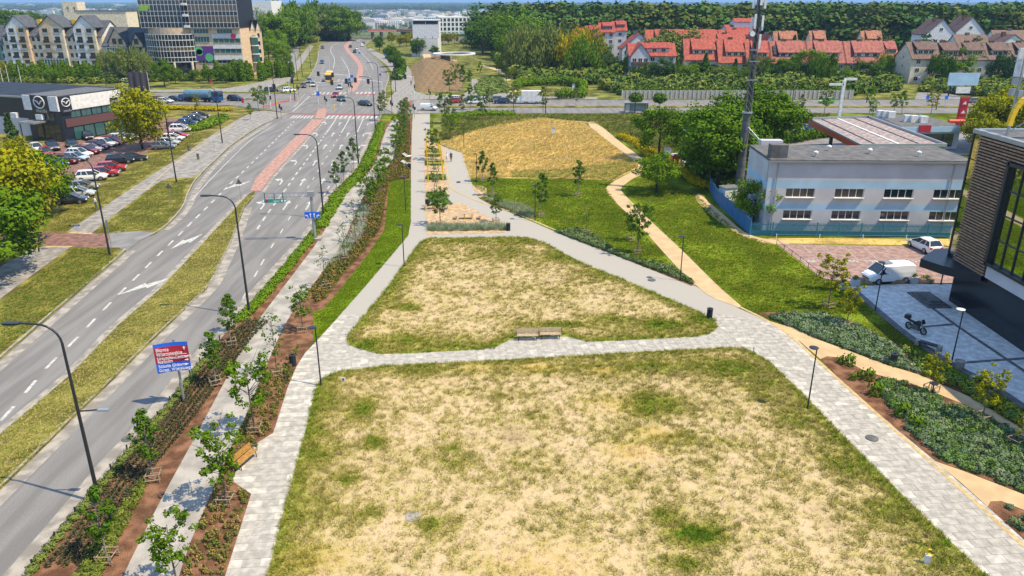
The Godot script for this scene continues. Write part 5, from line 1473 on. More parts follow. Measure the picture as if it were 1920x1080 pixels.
	b = MB.new(); b.box(Vector3(5.42, 2.2, 0), Vector3(.06, 1.0, 2.1)); b.box(Vector3(4.6, 2.2, 0), Vector3(1.2, .9, 2.44)); part(b, "windows", M.glass, t)
	box_part(t, "chassis", M.dark, Vector3(-.3, .75, 0), Vector3(10.6, .35, 1.6))
	for x in [-4.4, -3.2, 1.0, 4.2]:
		for s in [1, -1]:
			b = MB.new(); b.tube(Vector3(x, .5, s * 1.0 - .14), Vector3(x, .5, s * 1.0 + .14), .5, .5, 14); part(b, "wheel", M.tyre, t)
	# city bus
	var ba := G(618, 152, 0)
	var bd := (G(612, 168, 0) - ba).normalized()
	t = thing("city_bus", "yellow and red city bus coming down to the junction", "bus", ba, atan2(-bd.z, bd.x))
	b = MB.new(); ring_loft(b, [[-6.0, .35, 2.95, 1.18], [-5.9, .3, 3.05, 1.27], [5.7, .3, 3.05, 1.27], [5.95, .32, 2.95, 1.22], [6.0, .4, 2.6, 1.15]]); part(b, "body", paints.yellow, t)
	box_part(t, "skirt", paints.red, Vector3(0, .5, 0), Vector3(11.98, .45, 2.58))
	box_part(t, "windscreen", M.glass, Vector3(6.0, 1.75, 0), Vector3(.1, 1.6, 2.2))
	for s in [1, -1]:
		for i in 6: box_part(t, "window", M.glass, Vector3(-4.9 + i * 1.9, 1.85, s * 1.27), Vector3(1.7, 1.1, .06))
		for x in [-3.3, 3.6]:
			b = MB.new(); b.tube(Vector3(x, .48, s * 1.14 - .14), Vector3(x, .48, s * 1.14 + .16), .48, .48, 14); part(b, "wheel", M.tyre, t)
		box_part(t, "headlight", M.lamp_white, Vector3(6.02, .75, s * .95), Vector3(.06, .18, .35))
		box_part(t, "mirror", M.dark, Vector3(6.2, 2.3, s * 1.35), Vector3(.2, .45, .18))
	box_part(t, "roof_unit", paints.yellow, Vector3(-1, 3.2, 0), Vector3(5.0, .3, 1.7))
	# motorcycle
	t = thing("motorcycle", "dark touring motorcycle with a rear top case on the granite plaza", "motorcycle", G(1716, 622, PK + .036), -PI / 2 + .45)
	for x in [.72, -.72]:
		b = MB.new()
		for i in 20:
			var a := TAU * i / 20; var e := TAU * (i + 1) / 20
			b.tube(Vector3(x + cos(a) * .27, .33 + sin(a) * .27, 0), Vector3(x + cos(e) * .27, .33 + sin(e) * .27, 0), .065, .065, 6)
		var w := part(b, "wheel", M.tyre, t)
		b = MB.new(); b.tube(Vector3(x, .33, -.04), Vector3(x, .33, .04), .16, .16, 12); part(b, "hub", M.rim, w)
	b = MB.new(); b.box(Vector3(-.02, .48, 0), Vector3(.55, .42, .36)); b.box(Vector3(.05, .3, 0), Vector3(.6, .16, .3)); part(b, "engine", M.granite_dark, t)
	b = MB.new(); ring_loft(b, [[-.05, .75, .98, .12], [.12, .7, 1.08, .18], [.38, .72, 1.02, .16], [.5, .78, .92, .1]]); part(b, "fuel_tank", M.dark, t)
	b = MB.new(); ring_loft(b, [[-.85, .82, .92, .1], [-.45, .76, .88, .15], [-.05, .74, .86, .13]]); part(b, "seat", M.tyre, t)
	b = MB.new(); b.pipe([Vector3(.72, .33, .09), Vector3(.45, 1.02, .08)], .03); b.pipe([Vector3(.72, .33, -.09), Vector3(.45, 1.02, -.08)], .03); part(b, "fork", M.galv, t)
	b = MB.new(); b.pipe([Vector3(.3, 1.12, .4), Vector3(.42, 1.08, .12), Vector3(.42, 1.08, -.12), Vector3(.3, 1.12, -.4)], .02); part(b, "handlebar", M.dark, t)
	b = MB.new(); b.boxt(Transform3D(Basis(Vector3.BACK, .5), Vector3(.58, 1.15, 0)), Vector3(.05, .4, .34)); part(b, "windshield", M.glass, t)
	b = MB.new(); b.tube(Vector3(.62, .92, 0), Vector3(.68, .92, 0), .1, .09, 10); part(b, "headlight", M.lamp_white, t)
	b = MB.new(); ring_loft(b, [[-1.15, .95, 1.22, .2], [-1.1, .92, 1.27, .25], [-.8, .92, 1.27, .25], [-.74, .95, 1.22, .2]]); part(b, "top_case", M.dark, t)
	b = MB.new(); b.pipe([Vector3(-.72, .33, .1), Vector3(-.1, .45, .1)], .035); b.tube(Vector3(-.9, .4, -.16), Vector3(-.2, .36, -.16), .06, .04, 8); part(b, "exhaust", M.galv, t)
	b = MB.new(); b.tube(Vector3(-.1, .3, .1), Vector3(-.15, 0, .28), .015, .015, 5); part(b, "side_stand", M.galv, t)

# ---------------------------------------------------------------- street and park furniture
func make_furniture() -> void:
	var b := MB.new()
	# tall road lamps
	var src: Node3D
	var spots := [[186, 940, 11.2, 1, "tall dark road lamp with an extra low arm beside the heather rows"], [468, 590, 11.2, 0, "tall dark road lamp behind the kerb hedge near the direction gantry"], [607, 408, 11.0, 0, "tall dark road lamp beside the lane arrows of the right carriageway"], [672, 306, 11.5, 0, "tall dark road lamp where the kerb planting bends to the crossing"], [704, 244, 11.5, 0, "tall dark road lamp near the junction crossing"], [206, 478, 11, 0, "tall dark road lamp on the verge at the brick driveway"], [331, 342, 11, 0, "tall dark road lamp on the grass tip by the bus bay"], [417, 268, 11, 0, "tall dark road lamp at the end of the pavement by the clipped hedge"], [520, 222, 10, 0, "dark road lamp at the kerb corner of the junction"], [553, 188, 11, 0, "dark road lamp on the far corner of the junction"], [712, 194, 11, 0, "dark road lamp beside the black car at the junction"], [735, 196, 10, 0, "dark road lamp beside the red cycle crossing"], [567, 142, 10, 0, "dark road lamp along the climbing road"], [583, 130, 10, 0, "dark road lamp along the climbing road"], [558, 152, 10, 0, "dark road lamp along the climbing road"], [742, 172, 10, 0, "dark road lamp along the climbing road"], [1023, 212, 9, 0, "slim lamp post by the golden meadow at the cross street"], [1190, 213, 10, 0, "slim lamp post by the bus shelter"], [1485, 194, 8, 0, "slim lamp post along the retaining wall"], [1625, 192, 9, 0, "slim lamp post at the garden wall end"], [1755, 205, 9, 0, "slim lamp post by the side street mouth"], [205, 192, 8, 0, "slim lamp post beside the showroom corner"], [318, 268, 8, 0, "slim lamp post among the cars by the clipped hedge"]]
	for q in spots:
		var at := G(q[0], q[1], PK)
		var h: float = q[2]
		var o := thing("street_lamp", q[4], "street lamp", at, 0.0, "dark road lamps")
		b = MB.new(); b.tube(Vector3(0, -.1, 0), Vector3(0, 1.2, 0), .13, .12, 10); b.tube(Vector3(0, 1.2, 0), Vector3(0, h - 1.2, 0), .11, .07, 10); part(b, "pole", M.pole, o)
		b = MB.new()
		var arc := []
		for i in 7:
			var t := PI / 2 * i / 6
			arc.append(Vector3(-1.2 + 1.2 * cos(t), h - 1.2 + 1.1 * sin(t), 0))
		arc.append(Vector3(-2.0, h - .05, 0))
		b.pipe(arc, .06, 7); part(b, "arm", M.pole, o)
		b = MB.new(); b.box(Vector3(-2.4, h - .05, 0), Vector3(.85, .1, .32)); b.box(Vector3(-2.45, h - .11, 0), Vector3(.6, .04, .26)); part(b, "head", M.pole, o)
		if q[3]:
			b = MB.new(); b.tube(Vector3(0, 5.9, 0), Vector3(1.1, 6.0, 0), .045, .045, 7); part(b, "low_arm", M.pole, o)
			b = MB.new(); b.box(Vector3(1.4, 6.0, 0), Vector3(.6, .08, .26)); part(b, "low_head", M.galv, o)
	# park lamps
	for q in [[602, 723, "beside the kerb corner of the large dry meadow"], [758, 500, "beside the bright lawn strip at the pointed meadow"], [1514, 766, "at the edge of the large dry meadow by the slab path"], [1275, 526, "in the shrub bed beside the sandy path"], [761, 396, "on the bright lawn strip facing the picnic tables"], [1003, 414, "at the lawn corner beside an airy young tree"], [894, 345, "on the lawn next to the golden meadow"], [870, 281, "by the golden meadow behind the strolling pair"], [1641, 582, "at the corner of the granite plaza"], [1783, 684, "with a pale round head over the granite plaza"], [770, 272, "beside the white seats on the walk"]]:
		var o := thing("park_lamp", "slim black park lamp " + q[2], "lamp", G(q[0], q[1], PK + .02), 0.0, "slim park lamps")
		b = MB.new(); b.tube(Vector3(0, -.1, 0), Vector3(0, 4.75, 0), .06, .045, 8); part(b, "pole", M.pole, o)
		b = MB.new(); b.lathe(Vector3(-.22, 4.72, 0), [Vector2(.01, -.04), Vector2(.3, -.02), Vector2(.32, .03), Vector2(.2, .07), Vector2(.01, .08)], 18); part(b, "head", M.white if q[0] == 1783 else M.pole, o)
	var bl := thing("bollard_lamp", "short dark bollard lamp with a flat round head in the shrub bed", "lamp", G(1746, 744, PK + .02))
	b = MB.new(); b.tube(Vector3(0, -.1, 0), Vector3(0, 1.1, 0), .05, .045, 8); part(b, "post", M.pole, bl)
	b = MB.new(); b.lathe(Vector3(0, 1.08, 0), [Vector2(.01, -.03), Vector2(.28, -.02), Vector2(.3, .03), Vector2(.01, .07)], 16); part(b, "head", M.pole, bl)
	# litter bins
	for q in [[550, 685, "on the bark mulch"], [1330, 596, "at the rounded corner of the pointed meadow"], [953, 432, "at the end of the grass bed by the picnic tables"], [801, 386, "beside the planting square by the picnic tables"], [1674, 683, "beside the sandy path and the silvery shrubs"], [768, 317, "beside the white seats on the walk"]]:
		var o := thing("litter_bin", "dark cylindrical litter bin " + q[2], "bin", G(q[0], q[1], PK + .02), 0.0, "dark litter bins")
		b = MB.new(); b.lathe(Vector3.ZERO, [Vector2(.01, 0), Vector2(.26, 0), Vector2(.26, .82), Vector2(.01, .82)], 18); part(b, "body", M.panel, o)
		b = MB.new(); b.lathe(Vector3(0, .86, 0), [Vector2(.13, 0), Vector2(.28, 0), Vector2(.28, .07), Vector2(.13, .07), Vector2(.13, 0)], 18); part(b, "lid", M.pole, o)
	# benches
	for q in [[989, 637, 0.02, "pale wooden bench with dark legs, next to the bench nearer the litter bin side"], [1032, 634.5, 0.02, "pale wooden bench with dark legs at the meadow notch, beside the open paving"], [462, 868, 1.25, "yellow wooden bench in the paved notch beside the bark mulch"]]:
		var o := thing("bench", q[3] if q[0] != 989 else "pale wooden bench with dark legs at the meadow notch, beside its twin", "bench", G(q[0], q[1], PK + .03), q[2], "wooden park benches")
		var wm: Material = M.wood if q[0] > 900 else grain(lin(.62, .33, .07), .3, .3, 1.5, .2, .7)
		for i in 4: box_part(o, "seat_slat", wm, Vector3(0, .45, -.18 + i * .125), Vector3(1.85, .045, .11))
		for i in 3:
			b = MB.new(); b.boxt(Transform3D(Basis(Vector3.RIGHT, -.2), Vector3(0, .58 + i * .125, -.27 - i * .028)), Vector3(1.85, .11, .04)); part(b, "back_slat", wm, o)
		for s in [-1, 1]:
			b = MB.new(); b.pipe([Vector3(s * .75, 0, .2), Vector3(s * .75, .42, .18), Vector3(s * .75, .42, -.24), Vector3(s * .75, .0, -.26)], .03, 6); b.pipe([Vector3(s * .75, .42, -.24), Vector3(s * .75, .92, -.36)], .025, 6); part(b, "leg_frame", M.dark, o)
			b = MB.new(); b.pipe([Vector3(s * .93, .42, .18), Vector3(s * .93, .66, .16), Vector3(s * .93, .66, -.26)], .025, 6); part(b, "armrest", M.dark, o)
	for q in [[762, 310, .2], [764, 296, .2]]:
		var o := thing("lounge_seat", "white and blue lounge seat beside the walk", "seat", G(q[0], q[1], PK + .02), PI / 2 - q[2], "white seats on the walk")
		for i in 7:
			b = MB.new(); b.box(Vector3(0, .35 + (.0 if i < 4 else (i - 3) * .14), .5 - i * .2), Vector3(1.3, .05, .18)); part(b, "slat", M.white, o)
		for s in [-1, 1]:
			b = MB.new(); b.pipe([Vector3(s * .55, 0, .5), Vector3(s * .55, .33, .5), Vector3(s * .55, .33, -.1), Vector3(s * .55, .8, -.75)], .03, 6); b.pipe([Vector3(s * .55, .33, -.1), Vector3(s * .55, 0, -.5)], .03, 6); part(b, "frame", M.bluefence, o)
	# picnic tables with their benches
	for q in [[818, 391, "picnic table with pale top and yellow legs beside the planting square"], [878, 410, "picnic table with pale top and yellow legs beside the diagonal slab path"]]:
		var at := G(q[0], q[1], PK + .04)
		var o := thing("picnic_table", q[2], "table", at, 0.0, "picnic tables")
		for i in 5: box_part(o, "top_plank", M.wood, Vector3(0, .74, -.36 + i * .18), Vector3(1.7, .05, .165))
		for s in [-1, 1]: box_part(o, "leg", M.yellow, Vector3(s * .5, .36, 0), Vector3(.1, .72, .6))
		for s in [-1, 1]:
			var c := thing("picnic_bench", "short wooden seat with yellow foot at the end of a picnic table", "bench", at + Vector3(s * 1.55, 0, .1), 0.0, "picnic seats")
			for i in 3: box_part(c, "seat_plank", M.wood, Vector3(-.17 + i * .17, .45, 0), Vector3(.155, .05, 1.0))
			box_part(c, "foot", M.yellow, Vector3(0, .21, 0), Vector3(.12, .43, .5))
	# yellow pergola frames
	for q in [[803, 342, 831, 342], [802, 322, 829, 322], [801, 306, 827, 306], [800, 292, 824, 292], [800, 279, 822, 279]]:
		var a := G(q[0], q[1], PK + .02); var e := G(q[2], q[3], PK + .02)
		var o := thing("pergola_frame", "yellow steel portal frame in the pergola over the planting squares", "pergola", (a + e) / 2, 0.0, "yellow pergola frames")
		var w := (e - a).length() / 2
		for s in [-1, 1]:
			b = MB.new(); b.box(Vector3(s * w, 1.5, 0), Vector3(.14, 3.0, .14)); part(b, "post", M.yellow, o)
		b = MB.new(); b.box(Vector3(0, 3.06, 0), Vector3(w * 2 + .14, .14, .14)); part(b, "beam", M.yellow, o)
		if q[1] < 340 and q[1] > 285:
			b = MB.new(); b.box(Vector3(0, .5, 0), Vector3(w * 1.6, .06, .5)); part(b, "swing_seat", M.wood, o)
			b = MB.new()
			for s in [-1, 1]: b.tube(Vector3(s * w * .7, .5, 0), Vector3(s * w * .7, 3.0, 0), .015, .015, 5)
			part(b, "chain", M.yellow, o)
	# direction sign
	var o := thing("direction_sign", "red and blue direction sign on a grey post in the kerb hedge", "sign", G(339, 758, PK), .28)
	b = MB.new(); b.tube(Vector3(.2, -.1, -.28), Vector3(.2, 4.95, -.28), .09, .08, 10); part(b, "post", M.galv, o)
	var seg := 6
	var curve := func(x: float) -> float: return -.16 * (1.0 - pow(x / 1.1, 2.0)) + .1
	for q in [[4.55, 4.8, "signblue"], [3.36, 4.55, "signred"], [2.62, 3.36, "signblue"]]:
		b = MB.new()
		for i in seg:
			var x0 := -1.1 + 2.2 * i / seg; var x1 := -1.1 + 2.2 * (i + 1) / seg
			b.quad(Vector3(x0, q[0], curve.call(x0)), Vector3(x1, q[0], curve.call(x1)), Vector3(x1, q[1], curve.call(x1)), Vector3(x0, q[1], curve.call(x0)))
			b.quad(Vector3(x1, q[0], curve.call(x1) - .05), Vector3(x0, q[0], curve.call(x0) - .05), Vector3(x0, q[1], curve.call(x0) - .05), Vector3(x1, q[1], curve.call(x1) - .05))
		part(b, "board", M[q[2]], o)
	var zf := .1
	for q in [["Błonia", -.98, 4.36, .30], ["Wilanowskie", -.98, 4.06, .30], ["Ursynów-Centrum", -.98, 3.74, .27], ["Natolin", -.98, 3.47, .30], ["Szkoła Główna", -.98, 3.14, .29], ["Gosp. Wiejskiego", -.98, 2.84, .29]]:
		lettering(q[0], o, Vector3(q[1], q[2], zf), q[3], M.lamp_white, 0.0, "lettering", false)
	for q in [[.85, 4.38, 0], [.92, 3.74, 1], [.9, 3.48, -1], [.85, 3.14, 1]]:
		b = MB.new()
		b.x = Transform3D(Basis(Vector3.BACK, PI / 2 * q[2]), Vector3(q[0], q[1], zf + .01))
		b.extrude([Vector2(-.025, -.12), Vector2(.025, -.12), Vector2(.025, .02), Vector2(.09, .02), Vector2(0, .13), Vector2(-.09, .02), Vector2(-.025, .02)], 0, .02)
		part(b, "arrow", M.lamp_white, o)
	b = MB.new()
	for y in [3.63, 3.92]: b.box(Vector3(0, y, .06), Vector3(2.0, .02, .02))
	part(b, "divider", M.lamp_white, o)
	# direction gantry
	o = thing("sign_gantry", "grey gantry post with truss arm, green route board and blue lane sign", "sign", G(591, 449, PK), .06)
	var gh := height_at(591, 449, 368, PK)
	box_part(o, "plinth", M.kerb, Vector3(0, .12, 0), Vector3(1.6, .3, 1.3))
	b = MB.new(); b.tube(Vector3(0, .2, 0), Vector3(0, gh, 0), .2, .17, 12); part(b, "post", M.galv, o)
	b = MB.new(); b.box(Vector3(0, gh + .3, 0), Vector3(.75, .6, .6)); part(b, "control_box", M.galv, o)
	b = MB.new()
	var al := 5.6
	for y in [gh + .45, gh]: for z in [-.2, .2]: b.tube(Vector3(-.3, y, z), Vector3(-al, y, z), .03, .03, 5)
	for i in 10:
		var x := -.4 - i * .52
		b.tube(Vector3(x, gh, .2), Vector3(x - .52, gh + .45, .2), .015, .015, 4); b.tube(Vector3(x, gh, -.2), Vector3(x, gh + .45, -.2), .015, .015, 4)
	part(b, "truss_arm", M.galv, o)
	for x in [-3.2, -4.2, -5.3]: box_part(o, "hanger", M.pole, Vector3(x, gh + .05, .24), Vector3(.07, .9, .05))
	b = MB.new(); b.box(Vector3(-4.25, gh - .42, .28), Vector3(2.8, .42, .06)); part(b, "route_board", M.signgreen, o)
	b = MB.new(); b.box(Vector3(-5.1, gh - .42, .32), Vector3(.3, .3, .03)); part(b, "route_badge", M.signred, o)
	b = MB.new(); b.box(Vector3(-5.5, gh - .42, .32), Vector3(.18, .3, .03)); b.box(Vector3(-3.0, gh - .42, .32), Vector3(.2, .2, .03)); b.box(Vector3(-3.35, gh - .42, .32), Vector3(.2, .2, .03)); b.box(Vector3(-4.0, gh - .45, .32), Vector3(.7, .06, .03)); part(b, "route_marks", M.lamp_white, o)
	b = MB.new(); b.box(Vector3(0, 3.1, .26), Vector3(1.8, .78, .06)); part(b, "lane_board", M.signblue, o)
	b = MB.new()
	for x in [-.22, .22]: b.x = Transform3D(Basis(), Vector3(x, 3.08, .3)); b.extrude([Vector2(-.04, -.26), Vector2(.04, -.26), Vector2(.04, .08), Vector2(.12, .08), Vector2(0, .28), Vector2(-.12, .08), Vector2(-.04, .08)], 0, .02)
	for s in [-1, 1]: b.x = Transform3D(Basis().scaled(Vector3(s, 1, 1)), Vector3(s * .62, 3.0, .3)); b.extrude([Vector2(-.14, -.2), Vector2(-.06, -.2), Vector2(-.02, .02), Vector2(.08, .02), Vector2(.08, -.06), Vector2(.22, .06), Vector2(.08, .18), Vector2(.08, .1), Vector2(-.08, .1)], 0, .02)
	part(b, "lane_arrows", M.lamp_white, o)
	make_signals()
	make_masts()
	make_small()

func make_signals() -> void:
	# traffic lights: base pixel, arm end pixel offset in metres, heads along the arm
	for q in [[597, 194, 8.5, "mast-arm signal at the tip of the near pink island"], [654, 176, -9.0, "mast-arm signal at the tip of the far pink median"], [718, 191, -7.5, "mast-arm signal at the near corner by the black car"], [777, 180, -5.0, "white mast-arm signal by the paved walk"], [508, 203, 3.0, "mast-arm signal on the side approach by the low hedge"], [545, 190, 2.0, "mast-arm signal on the far corner of the side approach"]]:
		var o := thing("traffic_signal", q[3], "traffic light", G(q[0], q[1], .1), 0.0, "mast-arm traffic signals")
		var b := MB.new(); b.tube(Vector3(0, -.15, 0), Vector3(0, 5.6, 0), .11, .09, 8); part(b, "post", M.white, o)
		b = MB.new(); b.tube(Vector3(0, 5.5, 0), Vector3(q[2], 6.2, 0), .08, .06, 7); part(b, "mast_arm", M.white, o)
		for t in [.5, .98]:
			b = MB.new(); b.box(Vector3(q[2] * t, 5.3 + .7 * t, .1), Vector3(.75, 1.35, .3)); var h := part(b, "signal_head", M.dark, o)
			if absf(q[2]) < 4: break
		b = MB.new(); b.box(Vector3(.2, 2.8, .1), Vector3(.32, 1.0, .3)); part(b, "signal_head", M.dark, o)
	for q in [[777, 222, "by the head of the paved walk"], [806, 190, "beside the brown earth mound"], [528, 222, "at the zebra end by the low hedge"], [712, 224, "at the zebra end by the feathery tree"], [735, 214, "on the corner by the red cycle crossing"], [560, 181, "on the far corner by the waiting cars"], [549, 160, "on the pavement of the climbing road"], [660, 178, "on the far pink median"], [612, 205, "on the near pink island"]]:
		var o := thing("traffic_signal", "short signal post with dark heads " + q[2], "traffic light", G(q[0], q[1], PK - .04), 0.0, "short signal posts")
		var b := MB.new(); b.tube(Vector3(0, -.15, 0), Vector3(0, 3.6, 0), .08, .08, 8); part(b, "post", M.galv, o)
		b = MB.new(); b.box(Vector3(-.15, 2.9, .12), Vector3(.34, 1.0, .3)); part(b, "signal_head", M.dark, o)
		b = MB.new(); b.box(Vector3(.25, 2.4, .0), Vector3(.3, .7, .3)); part(b, "signal_head", M.dark, o)
	for q in [[627, 206], [519, 198], [647, 180], [728, 198], [559, 190], [583, 168]]:
		var b := MB.new(); b.tube(Vector3(0, -.1, 0), Vector3(0, 1.3, 0), .1, .1, 10); b.lathe(Vector3(0, 1.3, 0), [Vector2(.1, 0), Vector2(.07, .1), Vector2(.01, .13)], 10)
		var o := part(b, "marker_post", M.yellow)
		o.position = G(q[0], q[1], .06)
		tag(o, "short yellow marker post at the junction islands", "bollard", "yellow marker posts")
	# traffic signs: pixel, shape, height, label
	var tri := [Vector2(-.45, 0), Vector2(.45, 0), Vector2(0, .78)]
	for q in [[322, 384, 0, 2.4, "back of a triangular warning sign on the grass tip"], [452, 373, 0, 2.2, "back of a triangular warning sign on the median tip"], [209, 463, 1, 3.0, "narrow sign post at the brick driveway mouth"], [70, 430, 2, 2.6, "round sign on a post under the yellow tree"], [403, 286, 3, 2.6, "white square sign on the bus bay pavement"], [661, 163, 4, 3.2, "blue sign on the far pink median"], [598, 196, 4, 2.6, "blue sign under the signal of the near pink island"], [722, 118, 4, 3.5, "blue sign beside the bend of the climbing road"], [675, 112, 4, 3.0, "blue arrow sign on the pink median bend"], [714, 160, 5, 3.2, "purple advert disc sign on the bay kerb"], [1735, 206, 4, 3.0, "round blue sign near the side street mouth"], [1770, 206, 4, 3.0, "blue pedestrian sign near the side street mouth"], [1718, 170, 5, 3.2, "purple round sign at the corner house"], [1782, 180, 4, 3.0, "blue sign beside the billboard"], [397, 165, 6, 2.4, "red and white sign on the lawn below the office tower"], [457, 206, 6, 2.6, "red and white sign on the corner by the bushes"]]:
		var o := thing("road_sign", q[4], "sign", G(q[0], q[1], PK), .1)
		var b := MB.new(); b.tube(Vector3(0, -.15, 0), Vector3(0, q[3] + .1, 0), .035, .035, 6); part(b, "post", M.galv, o)
		b = MB.new()
		b.x = Transform3D(Basis(), Vector3(0, q[3], .04))
		match int(q[2]):
			0: b.extrude(tri, 0, .03)
			1: b.box(Vector3(0, -.2, 0), Vector3(.25, .9, .04))
			2, 5: b.tube(Vector3(0, .3, 0), Vector3(0, .3, .03), .42, .42, 18)
			3: b.box(Vector3(0, .2, 0), Vector3(.7, .7, .04))
			4: b.box(Vector3(0, .2, 0), Vector3(.9, .9, .04))
			6: b.box(Vector3(0, -.2, 0), Vector3(.6, 1.2, .04))
		part(b, "plate", [M.granite_dark, M.galv, M.galv, M.white, M.signblue, mat(lin(.14, .06, .4), .5), M.signred][q[2]], o)

func make_masts() -> void:
	var at := G(1384, 366, PK)
	var o := thing("radio_mast", "very tall grey telecom mast with antennas beside the grey block", "mast", at)
	var h1 := 12.0; var top := 34.0
	var b := MB.new(); b.tube(Vector3(0, -.1, 0), Vector3(0, h1, 0), .62, .5, 14); part(b, "tube", M.granite_dark, o)
	b = MB.new(); b.lathe(Vector3(0, h1, 0), [Vector2(.01, -.1), Vector2(.75, -.1), Vector2(.75, .1), Vector2(.01, .1)], 14); part(b, "flange", M.galv, o)
	b = MB.new()
	for k in 3:
		var a := TAU * k / 3 + .4
		b.tube(Vector3(cos(a) * .46, h1, sin(a) * .46), Vector3(cos(a) * .3, top, sin(a) * .3), .09, .07, 6)
	part(b, "leg_tubes", M.granite_dark, o)
	b = MB.new()
	for i in 22:
		for k in 3:
			var a := TAU * k / 3 + .4; var e := TAU * (k + 1) / 3 + .4
			var r0 := lerpf(.46, .3, i / 22.0); var r1 := lerpf(.46, .3, (i + 1) / 22.0)
			b.tube(Vector3(cos(a) * r0, h1 + i, sin(a) * r0), Vector3(cos(e) * r1, h1 + i + 1, sin(e) * r1), .03, .03, 4)
	part(b, "bracing", M.galv, o)
	b = MB.new(); b.box(Vector3(.05, (h1 + top) / 2, .05), Vector3(.34, top - h1, .3)); part(b, "cable_tray", M.dark, o)
	for y in [16.5, 19.0, 20.5]:
		b = MB.new(); b.box(Vector3(.1, y, .5), Vector3(1.5, .12, .1)); part(b, "cross_arm", M.galv, o)
	for q in [[-.75, 23.8, .2], [.7, 24.0, .2], [.5, 21.6, .45], [-.8, 26.8, .3], [.75, 26.8, .3], [.1, 27.2, .6], [-.4, 24.2, .45], [-.75, 30.5, .2], [.75, 30.5, .2]]:
		b = MB.new(); b.box(Vector3(q[0], q[1], q[2]), Vector3(.28, 1.9, .2)); part(b, "panel_antenna", M.white, o)
	for q in [[-.35, 23.3, .35], [.35, 23.2, .35], [.2, 26.0, .4], [-.3, 27.6, .3], [0, 19.6, .3], [.2, 17.6, .35]]:
		b = MB.new(); b.box(Vector3(q[0], q[1], q[2]), Vector3(.4, .55, .3)); part(b, "radio_unit", M.granite_dark, o)
	b = MB.new(); b.tube(Vector3(-.6, 22.6, .4), Vector3(-.6, 22.6, .6), .35, .35, 14); part(b, "dish", M.white, o)
	b = MB.new(); b.pipe([Vector3(.3, h1 - 2, .3), Vector3(2.6, h1 - 4.6, 2.0)], .06); b.pipe([Vector3(.3, h1 - 2.6, .3), Vector3(2.6, h1 - 4.6, 2.0)], .06); part(b, "brace", M.galv, o)
	# fences
	var fl := line3([1330, 356, 1345, 382, 1370, 405, 1406, 440], PK, 2.5)
	o = thing("panel_fence", "solid bright blue panel fence running past the mast", "fence", Vector3.ZERO)
	for i in fl.size() - 1:
		b = MB.new(); b.beam(fl[i] + Vector3(0, .95, 0), fl[i + 1] + Vector3(0, .95, 0), .06, 1.9); part(b, "panel", M.bluefence, o)
		b = MB.new(); b.box(fl[i] + Vector3(0, 1.0, 0), Vector3(.12, 2.1, .12)); part(b, "post", M.tealfence, o)
	o = thing("picket_fence", "long teal picket fence in front of the grey block", "fence", Vector3.ZERO)
	fl = line3([1406, 441, 1780, 446], PK, 2.6)
	b = MB.new()
	for i in fl.size() - 1:
		var p := MB.new(); p.box(fl[i] + Vector3(0, .85, 0), Vector3(.14, 1.75, .14)); part(p, "post", M.tealfence, o)
		p = MB.new(); p.beam(fl[i] + Vector3(0, 1.35, 0), fl[i + 1] + Vector3(0, 1.35, 0), .04, .07); p.beam(fl[i] + Vector3(0, .35, 0), fl[i + 1] + Vector3(0, .35, 0), .04, .6); part(p, "rail", M.tealfence, o)
		for k in 18:
			b.box(fl[i].lerp(fl[i + 1], (k + .5) / 18) + Vector3(0, .85, .05), Vector3(.07, 1.55, .025))
	tag(part(b, "pickets", M.tealfence, o), "", "", "", "stuff")
	o = thing("rail_fence", "low black rail along the slope of the brick car park", "fence", Vector3.ZERO)
	fl = line3([1456, 458, 1500, 491, 1541, 522, 1560, 526], PK + .03, 2.0)
	for i in fl.size():
		b = MB.new(); b.tube(fl[i] - Vector3(0, .1, 0), fl[i] + Vector3(0, .6, 0), .03, .03, 6); part(b, "post", M.dark, o)
		if i: b = MB.new(); b.tube(fl[i - 1] + Vector3(0, .55, 0), fl[i] + Vector3(0, .55, 0), .025, .025, 6); part(b, "rail", M.dark, o)
	o = thing("rail_fence", "red and white post rail before the teal picket fence", "fence", Vector3.ZERO)
	fl = line3([1455, 449, 1780, 452], PK, 5.0)
	for i in fl.size():
		b = MB.new(); b.tube(fl[i] - Vector3(0, .1, 0), fl[i] + Vector3(0, .7, 0), .05, .05, 6); part(b, "post", M.white, o)
		if i: b = MB.new(); b.tube(fl[i - 1] + Vector3(0, .6, 0), fl[i] + Vector3(0, .6, 0), .03, .03, 6); part(b, "rail", M.tealfence, o)
	o = thing("kerb_fence", "knee-high black wire fence along the kerb hedge", "fence", Vector3.ZERO)
	fl = line3([62, 1064, 110, 1006, 150, 956, 178, 922, 223, 866, 275, 808, 316, 760, 358, 702, 396, 657, 430, 620], PK, 2.0)
	for i in fl.size():
		b = MB.new(); b.box(fl[i] + Vector3(0, .22, 0), Vector3(.07, .6, .07)); part(b, "post", M.dark, o)
		if i: b = MB.new(); b.tube(fl[i - 1] + Vector3(0, .42, 0), fl[i] + Vector3(0, .42, 0), .012, .012, 4); part(b, "rail", M.dark, o)

